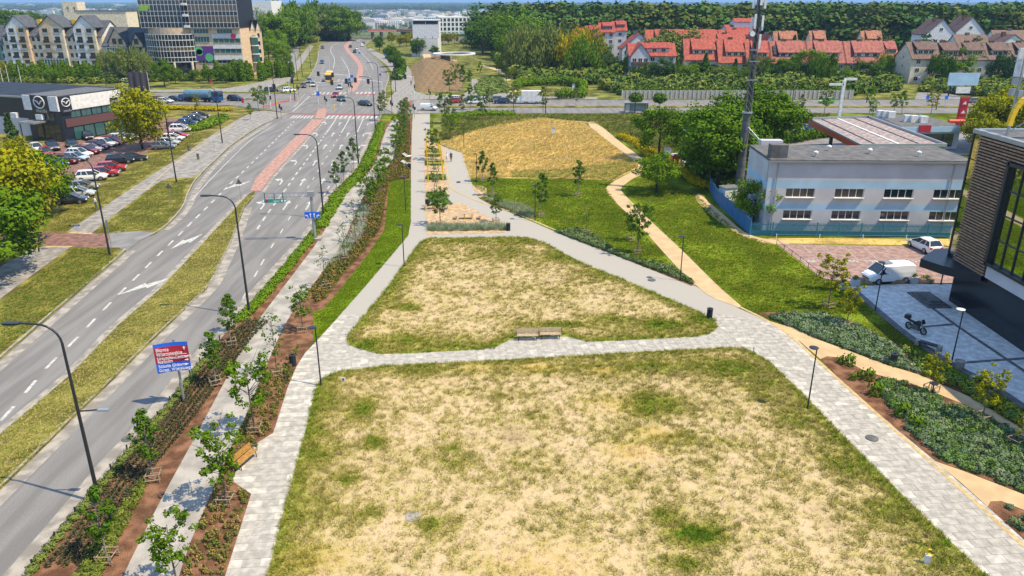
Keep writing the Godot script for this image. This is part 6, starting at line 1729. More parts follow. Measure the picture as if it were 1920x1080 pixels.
func make_small() -> void:
	var b := MB.new()
	# bus shelter
	var o := thing("bus_shelter", "grey glass bus shelter between the two ball trees", "bus shelter", G(1192, 212, PK))
	box_part(o, "roof", M.galv, Vector3(0, 2.6, 0), Vector3(6.2, .15, 1.9))
	for x in [-2.9, 2.9]: box_part(o, "side_panel", M.glass, Vector3(x, 1.3, 0), Vector3(.08, 2.4, 1.6))
	box_part(o, "back_panel", mat(lin(.35, .42, .45), .1), Vector3(0, 1.4, -.8), Vector3(5.6, 2.0, .06))
	box_part(o, "seat", M.wood, Vector3(.6, .45, -.4), Vector3(3.2, .08, .4))
	box_part(o, "advert_case", M.bluegrey, Vector3(-2.3, 1.3, .5), Vector3(1.2, 2.0, .15))
	# advertising column, toilets
	var h := height_at(1297, 280, 220, PK)
	o = thing("advertising_column", "tall green and grey advertising column among the trees", "column", G(1297, 280, PK))
	b = MB.new(); b.lathe(Vector3(0, h - 1.2, 0), [Vector2(.01, 0), Vector2(.95, 0), Vector2(.95, 1.1), Vector2(.01, 1.2)], 18); part(b, "cap", M.granite_dark, o)
	b = MB.new(); b.tube(Vector3(0, 1.6, 0), Vector3(0, h - 1.2, 0), .62, .62, 18); part(b, "drum", mat(lin(.06, .34, .1), .4), o)
	b = MB.new(); b.tube(Vector3(0, -.1, 0), Vector3(0, 1.6, 0), .62, .62, 18); part(b, "foot", M.white, o)
	for q in [[1264, 314, "red"], [1251, 302, "white"]]:
		o = thing("portable_toilet", "%s portable toilet cabin by the round green tree" % q[2], "toilet cabin", G(q[0], q[1], PK + .02), .1)
		var cm: Material = mat(lin(.5, .015, .02), .45) if q[2] == "red" else M.white
		box_part(o, "cabin", cm, Vector3(0, 1.08, 0), Vector3(1.1, 2.16, 1.1))
		b = MB.new(); b.extrude([Vector2(-.6, 2.15), Vector2(.6, 2.15), Vector2(.45, 2.35), Vector2(-.45, 2.35)], -.58, .58); part(b, "roof", M.white, o)
		box_part(o, "door", cm, Vector3(0, 1.05, .57), Vector3(.75, 1.9, .05))
	# utility lamp pair near toilets
	o = thing("yard_lamp", "grey twin-headed yard lamp beside the red toilet cabin", "lamp", G(1275, 325, PK))
	h = height_at(1275, 325, 242, PK)
	b = MB.new(); b.tube(Vector3(0, -.1, 0), Vector3(0, h, 0), .1, .07, 8); part(b, "pole", M.galv, o)
	b = MB.new(); b.pipe([Vector3(0, h - .4, 0), Vector3(2.4, h, 0)], .05); b.pipe([Vector3(0, h - .2, 0), Vector3(0, h, .6)], .05); part(b, "arm", M.galv, o)
	b = MB.new(); b.box(Vector3(2.7, h, 0), Vector3(.7, .1, .3)); b.box(Vector3(0, h, .8), Vector3(.3, .1, .6)); part(b, "head", M.white, o)
	# billboard, solar sign, station mast
	o = thing("billboard", "pale blue billboard on dark posts beneath the garden trees", "billboard", G(1800, 181, PK))
	box_part(o, "board", M.skyblue, Vector3(0, 5.0, 0), Vector3(9.0, 3.6, .3)); box_part(o, "lower_board", M.white, Vector3(.5, 1.9, .1), Vector3(4.2, 1.9, .2))
	for x in [-3.5, 3.5]: box_part(o, "post", M.dark, Vector3(x, 1.7, -.1), Vector3(.3, 3.6, .3))
	o = thing("station_mast", "white angled mast with light panels behind the fuel canopy", "mast", G(1572, 226, PK))
	h = height_at(1572, 226, 150, PK)
	b = MB.new(); b.box(Vector3(0, h / 2, 0), Vector3(.7, h, .5)); part(b, "post", M.white, o)
	b = MB.new(); b.box(Vector3(-1.8, h - 1.0, .1), Vector3(3.4, .5, .3)); b.box(Vector3(1.4, h + .2, 0), Vector3(3.0, .5, .3)); part(b, "light_panel", M.white, o)
	# dark banners by the junction
	for q in [[262, 193], [274, 193], [285, 195]]:
		o = thing("banner_flag", "tall dark banner flag on a white pole beside the round tree", "flag", G(q[0], q[1], PK), .1, "dark banner flags")
		b = MB.new(); b.tube(Vector3(0, -.1, 0), Vector3(0, 8.6, 0), .07, .05, 8); part(b, "pole", M.white, o)
		b = MB.new()
		for i in 8:
			var x0 := i * .25 - 2.0; var x1 := x0 + .25
			b.quad(Vector3(x0, .9, sin(i * 1.1) * .14), Vector3(x1, .9, sin((i + 1) * 1.1) * .14), Vector3(x1, 8.4, sin((i + 1) * .9) * .1), Vector3(x0, 8.4, sin(i * .9) * .1))
		part(b, "cloth", mat(lin(.05, .045, .055), .8), o)
	for q in [[7, 160], [18, 158], [41, 159]]:
		o = thing("flag_pole", "white flag pole behind the showroom roof", "flag pole", G(q[0], q[1], PK), 0.0, "flag poles behind the showroom")
		b = MB.new(); b.tube(Vector3(0, -.1, 0), Vector3(0, 6.5, 0), .08, .06, 8); part(b, "pole", M.white, o)
	# planters along the brick car park
	for q in [[1602, 535, 0], [1636, 532, 1], [1681, 530, 1], [1712, 530, 0], [1736, 529, 1], [1580, 541, 0]]:
		o = thing("planter", "square grey planter with a round shrub by the van" if q[2] == 0 else "long timber planter box by the granite plaza", "planter", G(q[0], q[1], PK + .035), 0.0, "planters by the plaza")
		var w := .7 if q[2] == 0 else 1.35
		var ph := .65 if q[2] == 0 else .42
		b = MB.new(); b.box(Vector3(0, ph / 2, 0), Vector3(w, ph, .6)); part(b, "box", M.bluegrey if q[2] == 0 else M.stake, o)
		rng.seed = int(q[0])
		b = MB.new(); b.has_col = true; leaf_cloud(b, Vector3(0, ph + .18, 0), Vector3(w * .5, .28, .3), 90, .14); part(b, "foliage", M.leaves[0], o)
	for q in [[1798, 690, "pale round concrete"], [1740, 652, "dark low"], [1845, 722, "dark low"]]:
		if q[0] == 1798:
			o = thing("planter", "pale round concrete pot beside the plaza lamp", "planter", G(q[0], q[1], PK + .04))
			b = MB.new(); b.lathe(Vector3.ZERO, [Vector2(.01, 0), Vector2(.3, 0), Vector2(.4, .65), Vector2(.34, .65), Vector2(.3, .5), Vector2(.01, .5)], 18); part(b, "pot", M.kerb, o)
		else:
			o = thing("stone_bench", "dark stone bench with pale ends along the plaza edge", "bench", G(q[0], q[1], PK + .04), -.85, "stone benches on the plaza edge")
			box_part(o, "seat", M.dark, Vector3(0, .38, 0), Vector3(1.5, .1, .5))
			for s in [-1, 1]: box_part(o, "support", M.kerb, Vector3(s * .85, .22, 0), Vector3(.3, .44, .5))
	o = thing("plaza_lamp", "black bollard lamp under the entrance canopy", "lamp", G(1764, 533, PK + .035))
	b = MB.new(); b.tube(Vector3(0, -.05, 0), Vector3(0, 2.4, 0), .07, .06, 8); part(b, "post", M.dark, o)
	b = MB.new(); b.lathe(Vector3(0, 2.4, 0), [Vector2(.15, 0), Vector2(.15, .2), Vector2(.01, .25)], 12); part(b, "head", M.lamp_white, o)
	# yellow-topped post in the dry meadow corner, small posts and boxes
	o = thing("water_post", "white post with a curved yellow top in the meadow corner", "post", G(1737, 1056, PK + .05), -.3)
	box_part(o, "box", M.white, Vector3(0, .26, 0), Vector3(.26, .55, .2))
	b = MB.new(); b.pipe([Vector3(.22, .55, 0), Vector3(.1, .52, 0), Vector3(-.05, .56, 0), Vector3(-.12, .72, 0), Vector3(-.05, .86, 0), Vector3(.08, .86, 0)], .045, 7); part(b, "yellow_pipe", M.yellow, o)
	o = thing("meadow_plaque", "small white plaque with a dark mark in the meadow corner", "plaque", G(644, 716, PK + .05))
	box_part(o, "plate", M.white, Vector3(0, .2, 0), Vector3(.3, .34, .05)); box_part(o, "mark", M.dark, Vector3(0, .22, .03), Vector3(.1, .2, .02))
	for q in [[1412, 664, .55, "thin dark marker stake at the rounded meadow corner"], [66, 0, 0, ""]]:
		if q[2] > 0:
			b = MB.new(); b.tube(Vector3(0, -.1, 0), Vector3(0, q[2], 0), .03, .03, 6); b.box(Vector3(0, q[2], 0), Vector3(.09, .1, .09)); var p := part(b, "marker_stake", M.galv); p.position = G(q[0], q[1], PK + .05); tag(p, q[3], "stake")
	for q in [[1037, 250, 1.2, "white utility cabinet standing in the golden meadow"], [1075, 172, 2.2, "white cabinet behind the creeper-covered fence"], [1582, 378, 1.4, "x"]]:
		if q[3] == "x": continue
		o = thing("utility_cabinet", q[3], "cabinet", G(q[0], q[1], PK))
		box_part(o, "box", M.white, Vector3(0, q[2] / 2, 0), Vector3(.8, q[2], .5)); box_part(o, "cap", M.galv, Vector3(0, q[2] + .05, 0), Vector3(.95, .1, .65))
	o = thing("transformer_box", "white transformer box behind the blue panel fence", "cabinet", G(1366, 374, PK), .3)
	box_part(o, "box", M.white, Vector3(0, .9, 0), Vector3(2.4, 1.8, 1.6)); box_part(o, "roof", M.galv, Vector3(0, 1.88, 0), Vector3(2.6, .14, 1.8))
	o = thing("electric_scooter", "blue electric scooter lying on the grass by the pavement", "scooter", G(140, 424, PK), .2)
	b = MB.new(); b.tube(Vector3(-.5, .1, 0), Vector3(.5, .1, 0), .05, .05, 6); part(b, "deck", M.signblue, o)
	b = MB.new(); b.tube(Vector3(.5, .1, 0), Vector3(.45, .18, .9), .03, .03, 6); b.tube(Vector3(.2, .2, .9), Vector3(.7, .16, .9), .02, .02, 6); part(b, "handlebar", M.signblue, o)
	for x in [-.5, .5]:
		b = MB.new(); b.tube(Vector3(x, .09, -.04), Vector3(x, .09, .04), .11, .11, 10); part(b, "wheel", M.tyre, o)
	o = thing("garden_gate", "dark bar gate between the creeper-covered fences", "gate", G(1035, 186, PK))
	for i in 14: box_part(o, "bar", M.dark, Vector3(-2.6 + i * .4, 1.2, 0), Vector3(.06, 2.4, .06))
	for y in [.2, 2.3]: box_part(o, "rail", M.dark, Vector3(0, y, 0), Vector3(5.4, .1, .07))
	for q in [[372, 299], [355, 283]]:
		b = MB.new(); b.tube(Vector3(0, -.05, 0), Vector3(0, .95, 0), .22, .22, 12); b.tube(Vector3(0, .95, 0), Vector3(0, 1.05, 0), .26, .2, 12)
		var p := part(b, "waste_bin", M.granite_dark); p.position = G(q[0], q[1], .126); tag(p, "small grey waste bin on the bus bay pavement", "bin", "pavement bins")

# ---------------------------------------------------------------- people
# bones: from, to, radius at each end, colour; one smooth skin over all of them
func skin_mesh(bones: Array, cell: float) -> ArrayMesh:
	var lo := Vector3.ONE * 99; var hi := -lo
	for q in bones:
		for p in [q[0], q[1]]:
			lo = lo.min(p - Vector3.ONE * .2); hi = hi.max(p + Vector3.ONE * .2)
	var n := Vector3i(((hi - lo) / cell).ceil()) + Vector3i.ONE
	var f := PackedFloat32Array(); f.resize(n.x * n.y * n.z)
	for z in n.z: for y in n.y: for x in n.x:
		var p := lo + Vector3(x, y, z) * cell
		var d := 9.0
		for q in bones:
			var ab: Vector3 = q[1] - q[0]
			var t := clampf((p - q[0]).dot(ab) / ab.length_squared(), 0, 1)
			var e: float = p.distance_to(q[0] + ab * t) - lerpf(q[2], q[3], t)
			var k := .035
			var hh := clampf(.5 + .5 * (d - e) / k, 0, 1)
			d = lerpf(d, e, hh) - k * hh * (1 - hh)
		f[(z * n.y + y) * n.x + x] = d
	var id := {}
	var vs := PackedVector3Array(); var cs := PackedColorArray()
	var at := func(x: int, y: int, z: int) -> int: return (z * n.y + y) * n.x + x
	for z in n.z - 1: for y in n.y - 1: for x in n.x - 1:
		var s := Vector3.ZERO; var c := 0
		for e in [[0, 0, 0, 1, 0, 0], [0, 1, 0, 1, 1, 0], [0, 0, 1, 1, 0, 1], [0, 1, 1, 1, 1, 1], [0, 0, 0, 0, 1, 0], [1, 0, 0, 1, 1, 0], [0, 0, 1, 0, 1, 1], [1, 0, 1, 1, 1, 1], [0, 0, 0, 0, 0, 1], [1, 0, 0, 1, 0, 1], [0, 1, 0, 0, 1, 1], [1, 1, 0, 1, 1, 1]]:
			var a := f[at.call(x + e[0], y + e[1], z + e[2])]; var b := f[at.call(x + e[3], y + e[4], z + e[5])]
			if (a < 0) != (b < 0):
				s += Vector3(e[0], e[1], e[2]).lerp(Vector3(e[3], e[4], e[5]), a / (a - b)); c += 1
		if c:
			var p := lo + (Vector3(x, y, z) + s / c) * cell
			id[Vector3i(x, y, z)] = vs.size()
			vs.append(p)
			var best := 9.0; var col := Color.WHITE
			for q in bones:
				var ab: Vector3 = q[1] - q[0]
				var t := clampf((p - q[0]).dot(ab) / ab.length_squared(), 0, 1)
				var e: float = p.distance_to(q[0] + ab * t) - lerpf(q[2], q[3], t)
				if e < best: best = e; col = q[4]
			cs.append(col)
	var ns := PackedVector3Array(); ns.resize(vs.size())
	var ix := PackedInt32Array()
	var dirs := [[Vector3i(1, 0, 0), Vector3i(0, 1, 0), Vector3i(0, 0, 1)], [Vector3i(0, 1, 0), Vector3i(0, 0, 1), Vector3i(1, 0, 0)], [Vector3i(0, 0, 1), Vector3i(1, 0, 0), Vector3i(0, 1, 0)]]
	for k: Vector3i in id:
		for d in dirs:
			var a := f[at.call(k.x, k.y, k.z)]
			var e: Vector3i = k + d[0]
			var b := f[at.call(e.x, e.y, e.z)]
			if (a < 0) == (b < 0): continue
			var q := [k, k - d[1], k - d[1] - d[2], k - d[2]]
			if not (id.has(q[1]) and id.has(q[2]) and id.has(q[3])): continue
			var w := [id[q[0]], id[q[1]], id[q[2]], id[q[3]]]
			if a >= 0: w.reverse()
			for j in [0, 2, 1, 0, 3, 2]: ix.append(w[j])
			var nr := (vs[w[1]] - vs[w[0]]).cross(vs[w[2]] - vs[w[0]])
			for j in 4: ns[w[j]] += nr
	for i in ns.size(): ns[i] = ns[i].normalized()
	var arr := []; arr.resize(Mesh.ARRAY_MAX)
	arr[Mesh.ARRAY_VERTEX] = vs; arr[Mesh.ARRAY_NORMAL] = ns; arr[Mesh.ARRAY_COLOR] = cs; arr[Mesh.ARRAY_INDEX] = ix
	var m := ArrayMesh.new()
	m.add_surface_from_arrays(Mesh.PRIMITIVE_TRIANGLES, arr)
	return m

func make_people() -> void:
	var m := mat(Color.WHITE, .85)
	m.vertex_color_use_as_albedo = true
	for q in [[181, 392, 2.6, .25, [.75, .75, .73], [.05, .09, .18], "person in a white top and blue trousers standing beside the tall lamp"], [838, 304, 0.2, .5, [.72, .68, .66], [.6, .55, .5], "person in pale clothes walking with a companion along the slab path"], [846, 303, 0.2, -.5, [.03, .025, .03], [.05, .04, .05], "person in dark clothes walking with a companion along the slab path"], [488, 178, 1.2, .4, [.05, .06, .1], [.03, .03, .04], "person in dark clothes waiting at the far pavement corner"], [771, 160, .3, .4, [.04, .05, .12], [.03, .03, .04], "person in dark clothes walking up the cycle way"], [757, 215, 1.0, .3, [.03, .03, .035], [.03, .03, .04], "person in dark clothes by the kerb trees at the crossing"]]:
		var st: float = q[3] * .5
		var top := Color(q[4][0], q[4][1], q[4][2]); var leg := Color(q[5][0], q[5][1], q[5][2])
		var sk := Color(.45, .28, .2); var hair := Color(.05, .03, .02); var shoe := Color(.1, .1, .1)
		var V := func(x: float, y: float, z: float) -> Vector3: return Vector3(x, y, z)
		var bones := [[V.call(0, 1.0, 0), V.call(0, 1.18, 0), .13, .125, top], [V.call(0, 1.18, 0), V.call(0, 1.36, 0), .13, .14, top], [V.call(-.14, 1.4, 0), V.call(.14, 1.4, 0), .075, .075, top], [V.call(0, 1.42, 0), V.call(0, 1.54, .01), .055, .05, sk], [V.call(0, 1.6, .02), V.call(0, 1.66, .02), .09, .1, sk], [V.call(0, 1.68, -.02), V.call(0, 1.64, -.05), .095, .08, hair], [V.call(-.07, .96, 0), V.call(.07, .96, 0), .12, .12, leg]]
		for s in [-1, 1]:
			var k: float = st * s
			bones.append_array([[V.call(.09 * s, .92, 0), V.call(.1 * s, .5, k * .45), .1, .07, leg], [V.call(.1 * s, .5, k * .45), V.call(.1 * s, .1, k * .8 - .03), .065, .045, leg], [V.call(.1 * s, .05, k * .8 - .05), V.call(.11 * s, .04, k * .8 + .14), .05, .04, shoe],
				[V.call(.19 * s, 1.38, 0), V.call(.24 * s, 1.1, -k * .35), .06, .048, top], [V.call(.24 * s, 1.1, -k * .35), V.call(.23 * s, .88, -k * .4 + .1), .042, .032, sk], [V.call(.23 * s, .86, -k * .4 + .1), V.call(.22 * s, .76, -k * .4 + .13), .036, .022, sk]])
		var o := inst(skin_mesh(bones, .05), "person", m)
		o.position = G(q[0], q[1], PK + (.03 if q[0] > 800 else .01))
		o.rotation.y = q[2]
		tag(o, q[6], "person")

# ---------------------------------------------------------------- meadows
const MAP_N := 2048
const MAP_R := Rect2(-30, -104, 80, 84)
var map_img: Image
var map_v := PackedByteArray()

func make_meadows() -> void:
	var n := 168
	var green := PackedFloat32Array(); green.resize(n * n)
	var brown := PackedFloat32Array(); brown.resize(n * n)
	var stamp := func(grid: PackedFloat32Array, p: Vector2, rx: float, rz: float, amt: float):
		var c := (p - MAP_R.position) / MAP_R.size * n
		var kx: float = rx / MAP_R.size.x * n
		var kz: float = rz / MAP_R.size.y * n
		for j in range(maxi(int(c.y - kz * 2), 0), mini(int(c.y + kz * 2) + 1, n)):
			for i in range(maxi(int(c.x - kx * 2), 0), mini(int(c.x + kx * 2) + 1, n)):
				var d := Vector2((i + .5 - c.x) / kx, (j + .5 - c.y) / kz).length_squared()
				var w: float = amt * exp(-d)
				if absf(w) > absf(grid[j * n + i]) or w < 0.0: grid[j * n + i] = w if w > 0.0 else grid[j * n + i] + w
		return grid
	for poly in [MEADOW_A, MEADOW_B]:
		var p := pts(poly, PK)
		for i in p.size():
			var a := p[i]; var e := p[(i + 1) % p.size()]
			var k := int(a.distance_to(e) / .5) + 1
			for j in k:
				green = stamp.call(green, a.lerp(e, float(j) / k), 1.3, 1.0, .40)
	for q in [[600, 760, 2.2, 2.5, .34], [575, 860, 2.2, 2.5, .36], [550, 960, 2.2, 2.5, .36], [535, 1050, 2.0, 2.0, .34], [680, 770, .9, 1.5, .55], [700, 830, .7, .9, .5], [655, 900, .6, .8, .5], [660, 990, .5, .7, .4],
			[800, 692, 4, 1.4, .3], [1000, 690, 4, 1.2, .28], [1200, 690, 5, 1.8, .34], [1350, 690, 4, 2.2, .4], [1430, 720, 2.5, 2.5, .36], [1220, 760, 2.5, 2.0, .4], [1215, 770, 1.2, 1.0, .55], [1500, 790, 1.8, 2.0, .36], [1590, 880, 1.8, 2.0, .34], [1680, 960, 1.8, 2.0, .36], [1760, 1040, 1.8, 1.6, .4],
			[1250, 970, .9, .8, .6], [1300, 1005, 1.4, .9, .68], [1350, 1005, .5, .4, .55], [1290, 1060, 1.0, .7, .5], [845, 842, .6, .35, .55], [850, 870, 1.2, .8, .3], [695, 965, .6, .5, .5], [808, 985, .7, .6, .5], [1250, 830, 3, 1.4, .26], [1480, 900, 1.0, 1.0, .2], [940, 745, 1.0, .6, .3], [1000, 780, .6, .5, .3],
			[1060, 610, 4, .8, .5], [760, 640, 4, 1.3, .45], [840, 650, 3, .8, .5], [690, 645, 1.5, 1.2, .5], [765, 577, 1.2, .8, .5], [730, 560, 1.5, 2, .35], [1240, 610, 3, 1.5, .5], [1310, 600, 2, 1.5, .55], [1160, 600, 2.5, 1.2, .36], [1060, 480, 3, 3, .4], [1140, 515, 3, 2.4, .34], [960, 452, 6, 2.0, .38], [850, 452, 5, 2.0, .36], [940, 475, 5, 2.5, .25], [800, 480, 2, 2.5, .3], [1000, 545, 3, 1.5, .16]]:
		var p := G(q[0], q[1], PK)
		green = stamp.call(green, Vector2(p.x, p.z), q[2], q[3], q[4])
	for q in [[965, 820, .9, .9, .9], [955, 805, .6, .5, .7], [1530, 955, .35, .5, .8], [1550, 985, .35, .6, .7], [1575, 1015, .35, .6, .6], [905, 505, 1.0, .6, .6], [1045, 520, 1.2, .8, .55], [985, 825, .5, .4, .6]]:
		var p := G(q[0], q[1], PK)
		brown = stamp.call(brown, Vector2(p.x, p.z), q[2], q[3], q[4])
	var orange := PackedFloat32Array(); orange.resize(n * n)
	for q in [[1010, 690, 1.6, .9, .6], [1130, 695, 1.2, .8, .6], [1190, 850, 1.6, 1.0, .7], [1230, 815, 1.2, .9, .6], [900, 690, 2, .9, .35], [1150, 760, 2, 1.2, .4], [600, 1050, 2, 1.2, .4], [1020, 1060, 3, 1.6, .4]]:
		var p := G(q[0], q[1], PK)
		orange = stamp.call(orange, Vector2(p.x, p.z), q[2], q[3], q[4])
	var grids := []
	for g in [green, brown, orange]:
		var im := Image.create_from_data(n, n, false, Image.FORMAT_RF, g.to_byte_array())
		im.resize(MAP_N, MAP_N, Image.INTERPOLATE_BILINEAR)
		grids.append(im.get_data().to_float32_array())
	var ns := []
	for q in [[.30, 3, 11], [.045, 3, 12], [.010, 3, 13], [.45, 2, 14]]:
		var f := FastNoiseLite.new()
		f.noise_type = FastNoiseLite.TYPE_SIMPLEX_SMOOTH
		f.frequency = q[0]; f.fractal_octaves = q[1]; f.seed = q[2]
		var im := f.get_image(MAP_N, MAP_N, false, false, true)
		im.convert(Image.FORMAT_L8)
		ns.append(im.get_data())
	var stops := [[0.0, Vector3(.52, .40, .265)], [.22, Vector3(.455, .355, .205)], [.38, Vector3(.38, .31, .13)], [.52, Vector3(.31, .28, .07)], [.66, Vector3(.21, .23, .03)], [.80, Vector3(.13, .19, .018)], [1.0, Vector3(.07, .14, .012)]]
	var lut := PackedVector3Array()
	for i in 256:
		var t := i / 255.0
		var k := 0
		while k < stops.size() - 2 and stops[k + 1][0] < t: k += 1
		var s: float = clampf((t - stops[k][0]) / (stops[k + 1][0] - stops[k][0]), 0, 1)
		lut.append(stops[k][1].lerp(stops[k + 1][1], s))
	var sr := PackedByteArray()
	for i in 1025:
		sr.append(int(Color(i / 1024.0, 0, 0).linear_to_srgb().r * 255))
	var out := PackedByteArray(); out.resize(MAP_N * MAP_N * 3)
	map_v.resize(MAP_N * MAP_N)
	var g0: PackedFloat32Array = grids[0]; var g1: PackedFloat32Array = grids[1]; var g2: PackedFloat32Array = grids[2]
	var n0: PackedByteArray = ns[0]; var n1: PackedByteArray = ns[1]; var n2: PackedByteArray = ns[2]; var n3: PackedByteArray = ns[3]
	var br := Vector3(.30, .23, .12); var og := Vector3(.50, .29, .09)
	for i in MAP_N * MAP_N:
		var f := n0[i] / 255.0 - .5
		var v := g0[i] + f * .48 + (n1[i] / 255.0 - .5) * .34 + (n2[i] / 255.0 - .5) * .28 + (n3[i] / 255.0 - .5) * .42 + .295
		var k := clampi(int(v * 255.0), 0, 255)
		map_v[i] = k
		var c := lut[k]
		if g1[i] > .02: c = c.lerp(br, clampf(g1[i] * (1.1 + f), 0, .9))
		if g2[i] > .02: c = c.lerp(og, clampf(g2[i] * (.55 + f * 1.6), 0, .6))
		out[i * 3] = sr[int(c.x * 1024)]; out[i * 3 + 1] = sr[int(c.y * 1024)]; out[i * 3 + 2] = sr[int(c.z * 1024)]
	map_img = Image.create_from_data(MAP_N, MAP_N, false, Image.FORMAT_RGB8, out)
	var m := mat(Color.WHITE, .95)
	m.metallic_specular = .12
	m.albedo_texture = ImageTexture.create_from_image(map_img)
	m.texture_repeat = false
	for poly in [MEADOW_A, MEADOW_B]:
		var b := MB.new()
		b.flat(chaikin(pts(poly, PK + .05), 1), PK + .05, .2)
		for q in b.v: b.u.append(Vector2((q.x - MAP_R.position.x) / MAP_R.size.x, (q.z - MAP_R.position.y) / MAP_R.size.y))
		tag(part(b, "dry_meadow", m), "", "", "", "structure")

func map_color(p: Vector2) -> Color:
	var q := (p - MAP_R.position) / MAP_R.size * MAP_N
	return map_img.get_pixel(clampi(int(q.x), 0, MAP_N - 1), clampi(int(q.y), 0, MAP_N - 1)).srgb_to_linear()

# ---------------------------------------------------------------- plants
func blade_tuft(sd: int, count: int, r: float, h: float, w: float, lean: float) -> ArrayMesh:
	rng.seed = sd
	var b := MB.new()
	b.has_col = true
	for i in count:
		var a := rng.randf() * TAU
		var o := Vector3(cos(a), 0, sin(a)) * r * sqrt(rng.randf())
		var d := Vector3(cos(a) + rng.randf_range(-.5, .5), 0, sin(a) + rng.randf_range(-.5, .5)) * lean * h
		var t := o + d + Vector3.UP * h * rng.randf_range(.6, 1.1)
		var s := Vector3(-sin(a), 0, cos(a)).rotated(Vector3.UP, rng.randf_range(-1, 1)) * w
		var k := rng.randf_range(.75, 1.25)
		b.col = Color(k, k, k)
		b.tri(o - s, o + s, t)
	return b.done()

func leaf_cloud(b: MB, centre: Vector3, rad: Vector3, count: int, size: float, droop := 0.0, tone := .3) -> void:
	for i in count:
		var d := Vector3(rng.randfn(), rng.randfn(), rng.randfn()).normalized()
		var rr := pow(rng.randf(), .4)
		var p := centre + d * rad * rr
		var nrm := (d + Vector3(rng.randf_range(-.8, .8), rng.randf_range(-.3, 1.0), rng.randf_range(-.8, .8))).normalized()
		var s := nrm.cross(Vector3(rng.randf_range(-1, 1), rng.randf_range(-1, 1), rng.randf_range(-1, 1))).normalized()
		var t := nrm.cross(s)
		if droop > 0.0:
			t = (t * (1.0 - droop) + Vector3.DOWN * droop).normalized()
			s = t.cross(nrm).normalized()
		var z := size * rng.randf_range(.6, 1.3)
		var k := 1.0 + rng.randf_range(-tone, tone)
		b.col = Color(k * rng.randf_range(.92, 1.12), k, k * rng.randf_range(.8, 1.1))
		var l := t * z * (1.9 if droop > 0.0 else 1.0)
		b.quad(p - l * .6, p + s * z * .48, p + l * .6, p - s * z * .48)

# style: 0 broad, 1 willow, 2 column, 3 cone, 4 loose young tree, 5 round ball
func crown_mesh(sd: int, style: int, leaves: int, size: float) -> ArrayMesh:
	rng.seed = sd
	var b := MB.new()
	b.has_col = true
	match style:
		0, 1:
			var blobs := 44 if style == 0 else 30
			for i in blobs:
				var d := Vector3(rng.randfn(), rng.randfn() * .8, rng.randfn()).normalized()
				var r := rng.randf_range(.35, .78)
				var c := Vector3(d.x * .42 * r / .7, .60 + d.y * .34 * r / .7, d.z * .42 * r / .7)
				var q := rng.randf_range(.10, .175)
				leaf_cloud(b, c, Vector3(q, q * (.75 if style == 0 else 1.7), q), leaves / blobs, size, .75 if style == 1 else 0.0)
		2:
			for i in 16:
				var y := .06 + .9 * i / 16.0
				var r := .17 * (1.0 - pow(absf(y - .38) / .66, 2.2))
				leaf_cloud(b, Vector3(0, y, 0), Vector3(r, .09, r), leaves / 16, size, .15)
		3:
			for i in 18:
				var y := .1 + .88 * i / 18.0
				var r := .26 * (1.02 - y)
				for k in 3:
					var a := rng.randf() * TAU
					leaf_cloud(b, Vector3(cos(a) * r * .55, y, sin(a) * r * .55), Vector3(r * .6, .05, r * .6), leaves / 54, size, .4)
		4:
			for i in 34:
				var y := rng.randf_range(.36, .97)
				var a := rng.randf() * TAU
				var r := .19 * sin(clampf((y - .28) / .72, 0, 1) * PI * .92 + .2) * rng.randf_range(.25, 1.0)
				leaf_cloud(b, Vector3(cos(a) * r, y, sin(a) * r), Vector3(.05, .045, .05), leaves / 34, size)
		5:
			leaf_cloud(b, Vector3(0, .68, 0), Vector3(.32, .27, .32), leaves, size)
		6:   # wide vase-shaped young tree
			for i in 50:
				var y := rng.randf_range(.35, 1.0)
				var a := rng.randf() * TAU
				var r := .27 * sqrt(clampf((y - .2) / .7, 0, 1)) * rng.randf_range(.35, 1.0) * (1.15 - .5 * maxf(y - .7, 0))
				leaf_cloud(b, Vector3(cos(a) * r, y, sin(a) * r), Vector3(.055, .045, .055), leaves / 50, size)
	return b.done()

func trunk_mesh(sd: int, style: int, r: float) -> ArrayMesh:
	rng.seed = sd
	var b := MB.new()
	var top := .55 if style < 2 else .9
	if style == 5: top = .62
	b.tube(Vector3(0, -.01, 0), Vector3(.01, top * .5, 0), r, r * .75, 8)
	b.tube(Vector3(.01, top * .5, 0), Vector3(0, top, .01), r * .75, r * .3, 7)
	var k: int = [9, 9, 0, 0, 12, 0, 14][style]
	for i in k:
		var y := rng.randf_range(.25, top) if style < 2 else rng.randf_range(.32, .85)
		var a := rng.randf() * TAU
		var l := rng.randf_range(.16, .3) if style < 2 else rng.randf_range(.08, .2)
		if style == 6: l *= 1.5
		b.tube(Vector3(0, y, 0), Vector3(cos(a) * l, y + l * .9, sin(a) * l), r * .4, r * .12, 5)
	return b.done()

# a template of height one; copies are scaled to their real height
var kinds := {}
func tree_kind(key: String, style: int, leaves: int, size: float, r: float, leafmat: int, bark: Material, variants := 2) -> void:
	kinds[key] = []
	for i in variants:
		kinds[key].append([crown_mesh(hash(key) % 9999 + i * 77, style, leaves, size), trunk_mesh(i + 5, style, r), leafmat, bark])

var tree_n := 0
func tree(key: String, called: String, label: String, at: Vector3, h: float, wide := 1.0, leafmat := -1, group := "", category := "tree") -> Node3D:
	tree_n += 1
	var list: Array = kinds[key]
	var k: Array = list[tree_n % list.size()]
	var o := thing(called, label, category, at, tree_n * 2.4, group)
	o.scale = Vector3(h * wide, h, h * wide)
	inst(k[1], "trunk", k[3], o)
	inst(k[0], "crown", M.leaves[k[2] if leafmat < 0 else leafmat], o)
	return o

